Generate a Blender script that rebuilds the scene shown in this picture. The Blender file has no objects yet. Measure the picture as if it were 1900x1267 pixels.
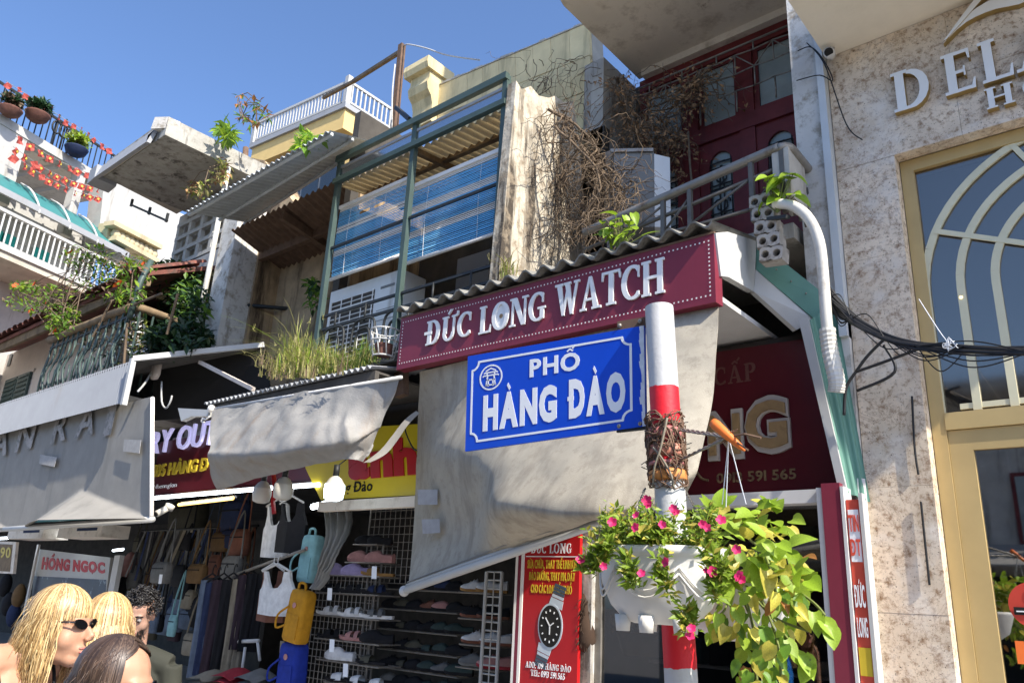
import bpy, math, random, unicodedata
from mathutils import Vector, Matrix, noise as mnoise
random.seed(11)
SC = bpy.context.scene
COL = SC.collection
V = Vector
R = math.radians

# ------------------------------------------------------------------ camera
FPX = 1450.0
AZ, PITCH, ROLL = R(41), R(18.3), R(3.0)
EYE = V((0, 0, 1.7))
_h = V((-math.sin(AZ), math.cos(AZ), 0)); _r = V((math.cos(AZ), math.sin(AZ), 0)); _z = V((0, 0, 1))
CF = _h*math.cos(PITCH) + _z*math.sin(PITCH)
_u = -_h*math.sin(PITCH) + _z*math.cos(PITCH)
CR = _r*math.cos(ROLL) + _u*math.sin(ROLL)
CU = _u*math.cos(ROLL) - _r*math.sin(ROLL)
cam = bpy.data.objects.new('camera', bpy.data.cameras.new('camera'))
COL.objects.link(cam)
cam.matrix_world = Matrix(((CR.x, CU.x, -CF.x, EYE.x), (CR.y, CU.y, -CF.y, EYE.y), (CR.z, CU.z, -CF.z, EYE.z), (0, 0, 0, 1)))
cam.data.sensor_width = 36.0
cam.data.lens = FPX*36/1900
cam.data.clip_start = 0.05
cam.data.clip_end = 2000
SC.camera = cam

# ------------------------------------------------------------------ sky, sun, exposure
SUN_EL, SUN_AZ = R(43), R(11)        # sun stands over the right end of the street, a little in front of the facades
world = bpy.data.worlds.new('World'); SC.world = world; world.use_nodes = True
wn = world.node_tree.nodes; wl = world.node_tree.links
sky = wn.new('ShaderNodeTexSky'); sky.sky_type = 'NISHITA'; sky.sun_disc = False
sky.sun_elevation = SUN_EL; sky.sun_rotation = R(90) + SUN_AZ
sky.air_density = 0.75; sky.dust_density = 1.4; sky.ozone_density = 6.0; sky.altitude = 0
wl.new(sky.outputs[0], wn['Background'].inputs[0]); wn['Background'].inputs[1].default_value = 0.142
sd = V((math.cos(SUN_EL)*math.cos(SUN_AZ), -math.cos(SUN_EL)*math.sin(SUN_AZ), math.sin(SUN_EL)))
sun = bpy.data.objects.new('sun', bpy.data.lights.new('sun', 'SUN')); COL.objects.link(sun)
sun.data.energy = 3.9; sun.data.angle = R(0.5); sun.data.color = (1.0, 0.93, 0.82)
sun.rotation_euler = sd.to_track_quat('Z', 'Y').to_euler()
sun.location = (30, -5, 30)
SC.view_settings.view_transform = 'Standard'; SC.view_settings.look = 'None'
SC.view_settings.exposure = 1.16; SC.view_settings.gamma = 1; SC.view_settings.use_curve_mapping = False

# ------------------------------------------------------------------ points: a sight line of the survey meets a plane of the street
def ray(px, py): return CF*FPX + CR*(px-950) - CU*(py-633.5)
def PY(px, py, Y):
    d = ray(px, py); return EYE + d*((Y-EYE.y)/d.y)
def PX(px, py, X):
    d = ray(px, py); return EYE + d*((X-EYE.x)/d.x)
def PZ(px, py, Z):
    d = ray(px, py); return EYE + d*((Z-EYE.z)/d.z)
def PD(px, py, D):
    return EYE + ray(px, py).normalized()*D
def PP(px, py, p0, n):
    d = ray(px, py); return EYE + d*((p0-EYE).dot(n)/d.dot(n))

# ------------------------------------------------------------------ mesh helpers
class MB:
    def __init__(s): s.v = []; s.f = []; s.m = []
    def add(s, vs, fs, mi=0):
        b = len(s.v); s.v += [V(p) for p in vs]
        for f in fs: s.f.append([b+i for i in f]); s.m.append(mi)
        return s
    def poly(s, pts, ext, mi=0):                     # a prism: outline + depth vector
        n = len(pts); ext = V(ext); pts = [V(p) for p in pts]
        nm = V((0, 0, 0))
        for i in range(n): nm += pts[i].cross(pts[(i+1) % n])
        vs = pts + [p+ext for p in pts]
        fs = [list(range(n)), list(range(2*n-1, n-1, -1))] + [[i, i+n, (i+1) % n+n, (i+1) % n] for i in range(n)]
        if nm.dot(ext) > 0: fs = [f[::-1] for f in fs]
        return s.add(vs, fs, mi)
    def box(s, a, b, mi=0):
        x0, x1 = sorted((a[0], b[0])); y0, y1 = sorted((a[1], b[1])); z0, z1 = sorted((a[2], b[2]))
        vs = [(x0,y0,z0),(x1,y0,z0),(x1,y1,z0),(x0,y1,z0),(x0,y0,z1),(x1,y0,z1),(x1,y1,z1),(x0,y1,z1)]
        return s.add(vs, [[0,3,2,1],[4,5,6,7],[0,1,5,4],[1,2,6,5],[2,3,7,6],[3,0,4,7]], mi)
    def bar(s, a, b, w, h, up=(0,0,1), mi=0):
        a = V(a); b = V(b); d = (b-a).normalized(); up = V(up)
        sd_ = d.cross(up)
        if sd_.length < 1e-4: sd_ = d.cross(V((0,1,0)))
        sd_.normalize(); u = sd_.cross(d); sx = sd_*(w/2); ux = u*(h/2)
        vs = [a-sx-ux, a+sx-ux, a+sx+ux, a-sx+ux, b-sx-ux, b+sx-ux, b+sx+ux, b-sx+ux]
        return s.add(vs, [[3,2,1,0],[4,5,6,7],[0,1,5,4],[1,2,6,5],[2,3,7,6],[3,0,4,7]], mi)
    def tube(s, pts, r, n=8, cap=True, mi=0):
        pts = [V(p) for p in pts]; k = len(pts)
        rs = r if isinstance(r, (list, tuple)) else [r]*k
        d0 = (pts[1]-pts[0]).normalized()
        x = d0.cross(V((0,0,1)))
        if x.length < 0.05: x = d0.cross(V((1,0,0)))
        x.normalize(); vs = []
        for i in range(k):
            d = (pts[min(i+1,k-1)]-pts[max(i-1,0)])
            if d.length < 1e-9: d = d0
            d.normalize(); x = (x - d*x.dot(d))
            if x.length < 1e-6: x = d.orthogonal()
            x.normalize(); y = d.cross(x)
            for j in range(n):
                a = 2*math.pi*j/n; vs.append(pts[i] + (x*math.cos(a)+y*math.sin(a))*rs[i])
        fs = [[i*n+j, i*n+(j+1) % n, (i+1)*n+(j+1) % n, (i+1)*n+j] for i in range(k-1) for j in range(n)]
        if cap: fs += [list(range(n-1,-1,-1)), [(k-1)*n+j for j in range(n)]]
        return s.add(vs, fs, mi)
    def grid(s, rows, mi=0, wrap=False):              # rows of points
        m = len(rows); n = len(rows[0])
        return s.add([p for r_ in rows for p in r_], [[i*n+j, i*n+(j+1) % n, (i+1)*n+(j+1) % n, (i+1)*n+j] for i in range(m-1) for j in range(n if wrap else n-1)], mi)
    def ball(s, c, r, nu=10, nv=7, mi=0):
        c = V(c); r = V(r) if not isinstance(r, (int, float)) else V((r, r, r)); rows = []
        for i in range(nv+1):
            t = math.pi*i/nv
            rows.append([c + V((r.x*math.sin(t)*math.cos(2*math.pi*j/nu), r.y*math.sin(t)*math.sin(2*math.pi*j/nu), r.z*math.cos(t))) for j in range(nu)])
        return s.grid(rows[::-1], mi, True)
    def disc(s, c, nrm, r, depth, n=24, mi=0, ry=None, up=(0,0,1)):
        c = V(c); nrm = V(nrm).normalized(); x = V(up).cross(nrm).normalized(); y = nrm.cross(x); ry = ry or r
        return s.poly([c + x*math.cos(2*math.pi*j/n)*r + y*math.sin(2*math.pi*j/n)*ry for j in range(n)], -nrm*depth, mi)
    def mesh(s, name, mats, smooth=False, org=V((0,0,0))):
        me = bpy.data.meshes.new(name); me.from_pydata([p-org for p in s.v], [], s.f)
        for m_ in (mats if isinstance(mats, (list, tuple)) else [mats]): me.materials.append(m_)
        if len(me.materials) > 1: me.polygons.foreach_set('material_index', s.m)
        if smooth: me.polygons.foreach_set('use_smooth', [True]*len(me.polygons))
        me.update(); return me
    def build(s, name, mats, parent=None, smooth=False, kind=None, loc=None):
        if parent is not None: org = WLOC[parent.name]
        elif loc is not None: org = V(loc)
        else:
            xs = [p.x for p in s.v]; ys = [p.y for p in s.v]; zs = [p.z for p in s.v]
            org = V(((min(xs)+max(xs))/2, (min(ys)+max(ys))/2, min(zs)))
        o = bpy.data.objects.new(name, s.mesh(name, mats, smooth, org)); COL.objects.link(o)
        if parent is not None: o.parent = parent
        else: o.location = org
        WLOC[o.name] = org
        if kind: o['kind'] = kind
        return o
WLOC = {}
def tag(o, label=None, cat=None, group=None, kind=None):
    for k, v_ in (('label', label), ('category', cat), ('group', group), ('kind', kind)):
        if v_: o[k] = v_
    return o
def thing(name, label, cat, loc, group=None):
    o = bpy.data.objects.new(name, None); COL.objects.link(o); o.location = loc; o.empty_display_size = .1
    WLOC[o.name] = V(loc)
    return tag(o, label, cat, group)
def piece(name, me, parent, wloc, rot=None, scale=1.0, mat=None):       # a part that shares mesh data
    o = bpy.data.objects.new(name, me); COL.objects.link(o)
    org = WLOC[parent.name] if parent is not None else V((0,0,0))
    M = rot.to_4x4() if rot is not None else Matrix.Identity(4)
    sc = V((scale,)*3) if isinstance(scale, (int, float)) else V(scale)
    lm = Matrix.Translation(V(wloc)-org) @ M @ Matrix.Diagonal((*sc, 1))
    if parent is not None: o.parent = parent
    o.matrix_basis = lm
    WLOC[o.name] = V(wloc)
    if mat is not None:
        o.material_slots[0].link = 'OBJECT'; o.material_slots[0].material = mat
    return o
def kids(o): return [c for c in COL.objects if c.parent is o]
def copy_thing(src, loc, rotz=None, label=None, scale=None, recolor=None):
    r_ = src.copy(); COL.objects.link(r_); r_.location = loc; WLOC[r_.name] = V(loc)
    if rotz is not None: r_.rotation_euler = rotz if isinstance(rotz, (tuple, list)) else (0, 0, rotz)
    if scale is not None: r_.scale = (scale,)*3 if isinstance(scale, (int, float)) else scale
    if label: r_['label'] = label
    for ch in CH.get(src.name, []):
        c = ch.copy(); COL.objects.link(c); c.parent = r_
        if recolor and ch.name.split('.')[0] in recolor:
            c.material_slots[0].link = 'OBJECT'; c.material_slots[0].material = recolor[ch.name.split('.')[0]]
        for g in CH.get(ch.name, []):
            d = g.copy(); COL.objects.link(d); d.parent = c
    return r_
CH = {}
def reg(o):                                                     # remembers a prototype's children
    CH[o.name] = [c for c in COL.objects if c.parent is o]
    for c in CH[o.name]: CH[c.name] = [d for d in COL.objects if d.parent is c]
    return o
def lerp(a, b, t): return a + (b-a)*t
def bil(p, q, r_, s, u, v): return lerp(lerp(p, q, u), lerp(s, r_, u), v)
def corr(mb, A, B, D, waves, amp, nrm, seg=6, along=2, C=None, thick=.004, mi=0):   # corrugated sheet, waves along A-B, length A-D
    A = V(A); B = V(B); D = V(D); C = V(C) if C is not None else B + D - A; nrm = V(nrm).normalized()
    n = waves*seg; top = []; bot = []
    for j in range(along+1):
        t = j/along
        rw = [bil(A, B, C, D, i/n, t) + nrm*amp*math.sin(2*math.pi*i/seg) for i in range(n+1)]
        top.append(rw); bot.append([p - nrm*thick for p in rw])
    mb.grid(top, mi); mb.grid([r_[::-1] for r_ in bot], mi)
    for rt, rb in ((top[0], bot[0]), (top[-1], bot[-1])): mb.grid([rt, rb], mi)
    return mb
def cr(p0, p1, p2, p3, t):
    return 0.5*((2*p1) + (p2-p0)*t + (2*p0-5*p1+4*p2-p3)*t*t + (3*p1-p0-3*p2+p3)*t*t*t)
def spline(pts, n):
    pts = [V(p) for p in pts]; k = len(pts)-1; out = []
    for i in range(n+1):
        x = min(i/n*k, k-1e-6); j = int(x); t = x-j
        out.append(cr(pts[max(j-1,0)], pts[j], pts[j+1], pts[min(j+2,k)], t))
    return out
def surf(ctrl, nu, nv):
    rows = [spline(r_, nu) for r_ in ctrl]
    cols = [spline([rows[i][j] for i in range(len(rows))], nv) for j in range(nu+1)]
    return [[cols[j][i] for j in range(nu+1)] for i in range(nv+1)]
def cloth(ctrl, nu, nv, amp=0.0, sc=6.0, thick=.003, fold=None, seed=0):
    g = surf(ctrl, nu, nv); out = [r_[:] for r_ in g]; back = []
    for i in range(nv+1):
        br = []
        for j in range(nu+1):
            a = g[i][min(j+1,nu)] - g[i][max(j-1,0)]; b = g[min(i+1,nv)][j] - g[max(i-1,0)][j]
            n_ = a.cross(b)
            n_ = n_.normalized() if n_.length > 1e-9 else V((0,-1,0))
            if n_.y > 0: n_ = -n_                                       # outwards, to the street
            p = g[i][j]; q = p*sc + V((seed*7.3, 0, 0))
            d = amp*(mnoise.noise(q) + .5*mnoise.noise(q*2.3))
            if fold: d += fold(j/nu, i/nv)
            out[i][j] = p + n_*d; br.append(out[i][j] - n_*thick)
        back.append(br)
    mb = MB(); mb.grid(out); mb.grid([r_[::-1] for r_ in back])
    mb.grid([out[0], back[0]]); mb.grid([back[-1], out[-1]])
    mb.grid([[out[i][0], back[i][0]] for i in range(nv+1)]); mb.grid([[back[i][-1], out[i][-1]] for i in range(nv+1)])
    return mb

# ------------------------------------------------------------------ materials
def sl(c):
    c /= 255.0
    return c/12.92 if c <= .04045 else ((c+.055)/1.055)**2.4
def rgb(r, g, b): return (sl(r), sl(g), sl(b))
def mat(name, col, rough=.65, metal=0, var=.12, scale=5, stain=None, st=(.55, .7), sscale=2.5, streak=False, bump=0, bscale=40, speck=None, spt=.66, spscale=60, rand=0, spec=.4, emit=None, est=1, coat=0, sheen=0, trans=0, stain2=None, st2=(.6, .75), sscale2=6):
    m = bpy.data.materials.new(name); m.use_nodes = True; nt = m.node_tree; N = nt.nodes; L = nt.links
    b = N['Principled BSDF']
    b.inputs['Roughness'].default_value = rough; b.inputs['Metallic'].default_value = metal; b.inputs['Specular IOR Level'].default_value = spec
    b.inputs['Coat Weight'].default_value = coat
    tc = N.new('ShaderNodeTexCoord'); src = tc.outputs['Object']
    def noisef(sc_, det=6, rg=.6, stretch=False):
        n_ = N.new('ShaderNodeTexNoise'); n_.inputs['Scale'].default_value = sc_; n_.inputs['Detail'].default_value = det; n_.inputs['Roughness'].default_value = rg
        if stretch:
            mp = N.new('ShaderNodeMapping'); mp.inputs['Scale'].default_value = (1, 1, .12); L.new(src, mp.inputs['Vector']); L.new(mp.outputs[0], n_.inputs['Vector'])
        else: L.new(src, n_.inputs['Vector'])
        return n_.outputs['Fac']
    def mixc(f, a, c):
        mx = N.new('ShaderNodeMix'); mx.data_type = 'RGBA'
        L.new(f, mx.inputs['Factor'])
        for s_, x in ((6, a), (7, c)):
            if isinstance(x, tuple): mx.inputs[s_].default_value = (*x, 1)
            else: L.new(x, mx.inputs[s_])
        return mx.outputs[2]
    def rng(f, a, c):
        mr = N.new('ShaderNodeMapRange'); mr.inputs[1].default_value = a; mr.inputs[2].default_value = c; L.new(f, mr.inputs[0]); return mr.outputs[0]
    lo = tuple(max(0, x*(1-var)) for x in col); hi = tuple(min(1, x*(1+var)) for x in col)
    c = mixc(rng(noisef(scale), .3, .7), lo, hi)
    if stain: c = mixc(rng(noisef(sscale, 9, .68, streak), *st), c, stain)
    if stain2: c = mixc(rng(noisef(sscale2, 9, .7), *st2), c, stain2)
    if speck: c = mixc(rng(noisef(spscale, 3, .7), spt, spt+.08), c, speck)
    if rand:
        oi = N.new('ShaderNodeObjectInfo'); hs = N.new('ShaderNodeHueSaturation'); L.new(rng(oi.outputs['Random'], 0, 1), hs.inputs['Value'])
        mr = hs.inputs['Value'].links[0].from_node; mr.inputs[3].default_value = 1-rand; mr.inputs[4].default_value = 1+rand
        L.new(c, hs.inputs['Color']); c = hs.outputs[0]
    L.new(c, b.inputs['Base Color'])
    if bump:
        bp = N.new('ShaderNodeBump'); bp.inputs['Strength'].default_value = min(1, bump); bp.inputs['Distance'].default_value = .01
        L.new(noisef(bscale, 5, .65), bp.inputs['Height']); L.new(bp.outputs[0], b.inputs['Normal'])
    if emit:
        b.inputs['Emission Color'].default_value = (*emit, 1); b.inputs['Emission Strength'].default_value = est
    if trans:
        tr = N.new('ShaderNodeBsdfTranslucent'); L.new(c, tr.inputs['Color']); ms = N.new('ShaderNodeMixShader'); ms.inputs[0].default_value = trans
        L.new(b.outputs[0], ms.inputs[1]); L.new(tr.outputs[0], ms.inputs[2]); L.new(ms.outputs[0], N['Material Output'].inputs[0])
    return m
def glass(name, tint, refl=.25, rough=.02, dens=.5, gcol=(.9,.9,.9)):
    m = bpy.data.materials.new(name); m.use_nodes = True; nt = m.node_tree; N = nt.nodes; L = nt.links
    N.remove(N['Principled BSDF'])
    gl = N.new('ShaderNodeBsdfGlossy'); gl.inputs['Roughness'].default_value = rough; gl.inputs['Color'].default_value = (*gcol, 1)
    tr = N.new('ShaderNodeBsdfTransparent'); tr.inputs[0].default_value = (*tint, 1)
    lw = N.new('ShaderNodeLayerWeight'); lw.inputs[0].default_value = .3
    mr = N.new('ShaderNodeMapRange'); mr.inputs[3].default_value = refl; mr.inputs[4].default_value = min(1, refl+.6); L.new(lw.outputs['Fresnel'], mr.inputs[0])
    ms = N.new('ShaderNodeMixShader'); L.new(mr.outputs[0], ms.inputs[0]); L.new(tr.outputs[0], ms.inputs[1]); L.new(gl.outputs[0], ms.inputs[2])
    L.new(ms.outputs[0], N['Material Output'].inputs[0])
    return m

# ------------------------------------------------------------------ lettering
_G = {}
def glyph(ch, bold):
    k = (ch, bold)
    if k not in _G:
        cu = bpy.data.curves.new('t', 'FONT'); cu.body = ch; cu.size = 1; cu.offset = bold; cu.resolution_u = 3
        ob = bpy.data.objects.new('t', cu); me = bpy.data.meshes.new_from_object(ob)
        vs = [(v_.co.x, v_.co.y) for v_ in me.vertices]; fs = [list(p.vertices) for p in me.polygons]
        bpy.data.objects.remove(ob); bpy.data.curves.remove(cu); bpy.data.meshes.remove(me)
        _G[k] = (vs, fs)
    return _G[k]
CAP = .7
def seg2(p, q, w):
    p = V((p[0], p[1])); q = V((q[0], q[1])); d = (q-p).normalized(); n = V((-d.y, d.x))*(w/2)
    return [tuple(p-n), tuple(q-n), tuple(q+n), tuple(p+n)]
def marks(dec, x0, x1, top, w):                                 # Vietnamese marks as strokes
    c = (x0+x1)/2; out = []; y = top+.08; wd = max(.09, .06+w)
    if '\u0302' in dec:
        out += [seg2((c-.17, y), (c+.01, y+.15), wd), seg2((c-.01, y+.15), (c+.17, y), wd)]; y += .14; c2 = c+.2
    elif '\u0306' in dec:
        out += [seg2((c-.15, y+.12), (c, y), wd), seg2((c, y), (c+.15, y+.12), wd)]; c2 = c
    else: c2 = c
    if '\u031b' in dec: out += [seg2((x1-.04, top-.05), (x1+.1, top), wd), seg2((x1+.08, top), (x1+.08, top+.13), wd)]
    if '\u0301' in dec: out.append(seg2((c2-.06, y), (c2+.1, y+.17), wd))
    if '\u0300' in dec: out.append(seg2((c2+.06, y), (c2-.1, y+.17), wd))
    if '\u0303' in dec: out += [seg2((c-.16, y+.02), (c-.04, y+.1), wd*.8), seg2((c-.05, y+.1), (c+.05, y+.03), wd*.8), seg2((c+.04, y+.02), (c+.17, y+.11), wd*.8)]
    if '\u0309' in dec: out += [seg2((c-.02, y), (c+.06, y+.08), wd*.8), seg2((c+.06, y+.07), (c-.05, y+.16), wd*.8)]
    if '\u0323' in dec: out.append(seg2((c-.05, -.17), (c+.05, -.17), .1))
    return out
def letters(s, bold=0, gap=.1, serif=False):                    # [(polys with 2D verts)], total width; cap height scaled to 1
    x = 0; out = []
    for ch in s:
        if ch == ' ': x += .42; continue
        bar = ch in 'Đđ'
        base = {'Đ': 'D', 'đ': 'd'}.get(ch, ch); dec = unicodedata.normalize('NFD', base); b0 = dec[0]; dec = dec[1:]
        if serif: polys, wdt = serif_glyph(b0); polys = [[(px_+x, py_) for px_, py_ in p] for p in polys]
        else:
            vs, fs = glyph(b0, bold); vs = [(a/CAP, c/CAP) for a, c in vs]
            mn = min(a for a, c in vs); mxx = max(a for a, c in vs); wdt = mxx-mn
            polys = [[(vs[i][0]-mn+x, vs[i][1]) for i in f] for f in fs]
        top = max(p_[1] for p in polys for p_ in p)
        if bar:
            yy = .5 if ch == 'Đ' else .85
            xx = x if ch == 'Đ' else x+wdt*.4
            polys.append([(xx-.1, yy-.06), (xx+.33, yy-.06), (xx+.33, yy+.06), (xx-.1, yy+.06)])
        nb_ = len(polys) - (1 if bar else 0)
        if dec: polys += marks(dec, x, x+wdt, top, bold)
        out.append((ch, polys, 0 if serif else nb_)); x += wdt + gap
    return out, x-gap
def arc2(c, rx, ry, a0, a1, w0, w1, n=10):                       # swept stroke: thick at the sides, thin at top and foot
    out = []
    for i in range(n):
        q = []
        for a in (a0+(a1-a0)*i/n, a0+(a1-a0)*(i+1)/n):
            w = (w0+(w1-w0)*abs(math.cos(a)))/2
            q.append(((c[0]+(rx+w)*math.cos(a), c[1]+(ry+w)*math.sin(a)), (c[0]+(rx-w)*math.cos(a), c[1]+(ry-w)*math.sin(a))))
        out.append([q[0][1], q[0][0], q[1][0], q[1][1]])
    return out
def bx2(x0, y0, x1, y1): return [(x0, y0), (x1, y0), (x1, y1), (x0, y1)]
def serif_glyph(c):
    T, t, sf = .2, .075, .07; P = []; pi = math.pi
    def stem(x, w=T, y0=0, y1=1, both=True):
        P.append(bx2(x, y0, x+w, y1))
        if y1 == 1: P.append(bx2(x-.08, 1-sf, x+w+.08, 1))
        if y0 == 0 and both: P.append(bx2(x-.08, 0, x+w+.08, sf))
    if c == 'D': stem(.08); P.append(bx2(.2, 1-t, .36, 1)); P.append(bx2(.2, 0, .36, t)); P += arc2((.34, .5), .36, .5-t/2, -pi/2, pi/2, t, T); return P, .82
    if c == 'U': P.append(bx2(.08, .3, .28, 1)); P.append(bx2(0, 1-sf, .36, 1)); P.append(bx2(.62, .3, .72, 1)); P.append(bx2(.54, 1-sf, .8, 1)); P += arc2((.4, .33), .255, .3, pi, 2*pi, .1, .15); return P, .8
    if c in 'CG':
        P += arc2((.45, .5), .36, .46, pi*.27, pi*1.74, t, T, 16); P.append(bx2(.66, .62, .72, .95)); P.append(bx2(.66, .1, .72, .22))
        if c == 'G': P.append(bx2(.58, .06, .76, .46)); P.append(bx2(.46, .4, .84, .47)); return P, .84
        return P, .76
    if c == 'L': stem(.08); P.append(bx2(.2, 0, .62, t)); P.append([(.54, 0), (.64, 0), (.66, .28), (.62, .28)]); return P, .66
    if c == 'O': P += arc2((.45, .5), .35, .46, 0, 2*pi, t, T, 22); return P, .9
    if c == 'N': P.append(bx2(.1, 0, .19, 1)); P.append(bx2(0, 0, .3, sf)); P.append(bx2(0, 1-sf, .2, 1)); P.append([(.1, 1), (.34, 1), (.82, 0), (.62, 0)]); P.append(bx2(.73, .06, .82, 1)); P.append(bx2(.62, 1-sf, .93, 1)); return P, .93
    if c == 'W':
        P += [[(.06, 1), (.27, 1), (.45, 0), (.33, 0)], [(.33, 0), (.42, 0), (.62, .8), (.52, .8)], [(.44, 1), (.65, 1), (.83, 0), (.71, 0)], [(.72, 0), (.81, 0), (1.04, 1), (.95, 1)], bx2(-.02, 1-sf, .36, 1), bx2(.4, 1-sf, .72, 1), bx2(.86, 1-sf, 1.12, 1)]; return P, 1.1
    if c == 'A': P += [[(.08, 0), (.17, 0), (.48, 1), (.38, 1)], [(.6, 0), (.82, 0), (.5, 1), (.38, 1)], bx2(.22, .28, .64, .35), bx2(0, 0, .28, sf), bx2(.52, 0, .92, sf)]; return P, .9
    if c == 'T': P += [bx2(.3, 0, .5, 1), bx2(.2, 0, .6, sf), bx2(0, 1-t, .8, 1), [(0, .74), (.05, .74), (.1, 1), (0, 1)], [(.75, .74), (.8, .74), (.8, 1), (.7, 1)]]; return P, .8
    if c == 'H': stem(.08); stem(.62); P.append(bx2(.2, .47, .7, .55)); return P, .92
    if c == 'E': stem(.08); P += [bx2(.2, 0, .64, t), bx2(.2, 1-t, .6, 1), bx2(.2, .46, .48, .53), [(.56, 0), (.66, 0), (.68, .25), (.64, .25)], [(.54, 1), (.62, 1), (.62, .76), (.58, .76)], bx2(.45, .38, .49, .62)]; return P, .68
    if c == 'P': stem(.08); P += arc2((.34, .73), .25, .24, -pi/2, pi/2, t, T, 9) + [bx2(.2, 1-t, .36, 1), bx2(.2, .46, .36, .53)]; return P, .68
    if c == 'S' : P += arc2((.34, .73), .22, .23, pi*.2, pi*1.5, t, .16, 9) + arc2((.34, .27), .24, .23, -pi*.8, pi*.5, t, .17, 9); return P, .66
    vs, fs = glyph(c, .01); mn = min(a for a, b in vs)
    return [[((vs[i][0]-mn)/CAP, vs[i][1]/CAP) for i in f] for f in fs], (max(a for a, b in vs)-mn)/CAP
def put_text(s, bl, br, tl, depth, m, parent, bold=0, gap=.1, serif=False, split=False, name='letter', slant=0, tr=None, bend=None):
    # bl, br: foot of the lettering, tl: its cap height; depth: how far it stands proud towards the viewer
    bl, br, tl = V(bl), V(br), V(tl); trr = V(tr) if tr is not None else br + tl - bl
    L_, W = letters(s, bold, gap, serif); nrm = (br-bl).cross(tl-bl).normalized()
    if nrm.dot(EYE-bl) < 0: nrm = -nrm
    res = []; mb = MB()
    for ch, polys, n0 in L_:
        if split: mb = MB()
        for k, p in enumerate(polys):
            pts = [bil(bl, br, trr, tl, (x+slant*y)/W, y) + nrm*(depth + max(0,k-n0+1)*.00015) for x, y in p]
            mb.poly(pts, -nrm*max(depth-.0004, .0008))
        if split: res.append(mb.build(name, m, parent))
    if not split: res.append(mb.build(name, m, parent))
    return res
# ------------------------------------------------------------------ the materials of the street
M_ = {}
def granite():
    m = mat('granite', (.66,.55,.42), .5, var=.28, scale=2.6, stain=(.26,.165,.095), st=(.50,.64), sscale=22, stain2=(.70,.64,.56), st2=(.50,.66), sscale2=3.4, speck=(.05,.033,.024), spt=.60, spscale=75, bump=.12); nt = m.node_tree; N = nt.nodes; L = nt.links
    b = N['Principled BSDF']; base = b.inputs['Base Color'].links[0].from_socket; tc = N.new('ShaderNodeTexCoord')
    nz = N.new('ShaderNodeTexNoise'); nz.inputs['Scale'].default_value = 3.2; nz.inputs['Detail'].default_value = 9; nz.inputs['Roughness'].default_value = .72; nz.inputs['Distortion'].default_value = .6; L.new(tc.outputs['Object'], nz.inputs['Vector'])
    s_ = N.new('ShaderNodeMath'); s_.operation = 'SUBTRACT'; s_.inputs[1].default_value = .5; L.new(nz.outputs['Fac'], s_.inputs[0]); a = N.new('ShaderNodeMath'); a.operation = 'ABSOLUTE'; L.new(s_.outputs[0], a.inputs[0])
    r_ = N.new('ShaderNodeMapRange'); r_.inputs[1].default_value = .0; r_.inputs[2].default_value = .014; r_.inputs[3].default_value = .5; r_.inputs[4].default_value = 0; L.new(a.outputs[0], r_.inputs[0])
    mx = N.new('ShaderNodeMix'); mx.data_type = 'RGBA'; L.new(r_.outputs[0], mx.inputs['Factor']); L.new(base, mx.inputs[6]); mx.inputs[7].default_value = (.24,.13,.07,1); L.new(mx.outputs[2], b.inputs['Base Color'])
    return m
M_['granite'] = granite()
M_['cream_plaster'] = mat('cream_plaster', (.80,.73,.60), .8, var=.05, stain=(.55,.48,.37), st=(.62,.8), bump=.1)
M_['gold'] = mat('gold', (.50,.37,.165), .5, metal=.15, var=.08, scale=3)
M_['pale_gold'] = mat('pale_gold', (.66,.62,.43), .5, metal=.1, var=.05)
M_['letter_white'] = mat('letter_white', (.72,.72,.70), .4, var=.03)
M_['letter_side'] = mat('letter_side', (.36,.25,.09), .4, metal=.5, var=.1)
M_['hotel_glass'] = glass('hotel_glass', (.74,.75,.76), .34, .06, gcol=(.52,.46,.39))
M_['door_glass'] = glass('door_glass', (.35,.36,.38), .30)
M_['shop_glass'] = glass('shop_glass', (.55,.55,.55), .10)
M_['window_glass'] = mat('window_glass', (.27,.31,.30), .22, var=.2, scale=2.5, spec=.4)  # opaque pale colour painted in for the reflections on the panes
M_['dark'] = mat('dark', (.012,.011,.010), .9)
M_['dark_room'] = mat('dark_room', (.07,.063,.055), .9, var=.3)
M_['old_white'] = mat('old_white', (.56,.54,.50), .85, var=.14, scale=3, stain=(.10,.09,.075), st=(.56,.66), sscale=3.4, streak=True, stain2=(.30,.265,.215), st2=(.50,.64), sscale2=9, bump=.3)
M_['old_grey'] = mat('old_grey', (.44,.415,.365), .9, var=.2, scale=3, stain=(.12,.10,.08), st=(.52,.66), sscale=3, streak=True, bump=.4)
M_['soffit'] = mat('soffit', (.76,.69,.59), .9, var=.1, scale=2, stain=(.20,.13,.08), st=(.63,.68), sscale=1.6, stain2=(.46,.39,.31), st2=(.5,.7), sscale2=4, bump=.25)
M_['slab_grey'] = mat('slab_grey', (.52,.47,.385), .9, var=.2, scale=2.5, stain=(.14,.11,.08), st=(.57,.75), sscale=1.8, bump=.3)
M_['slab_white'] = mat('slab_white', (.38,.365,.325), .9, var=.15, scale=4, stain=(.09,.08,.07), st=(.56,.64), sscale=4, streak=True, stain2=(.24,.22,.185), st2=(.5,.64), sscale2=7, bump=.3)
M_['yellow_wall'] = mat('yellow_wall', (.66,.55,.31), .85, var=.14, scale=3, stain=(.30,.25,.14), st=(.50,.70), sscale=3.5, streak=True, rand=.05, bump=.25)
M_['white_wall'] = mat('white_wall', (.43,.425,.405), .85, var=.1, stain=(.25,.235,.20), st=(.55,.72), streak=True, sscale=4, bump=.1)
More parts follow.
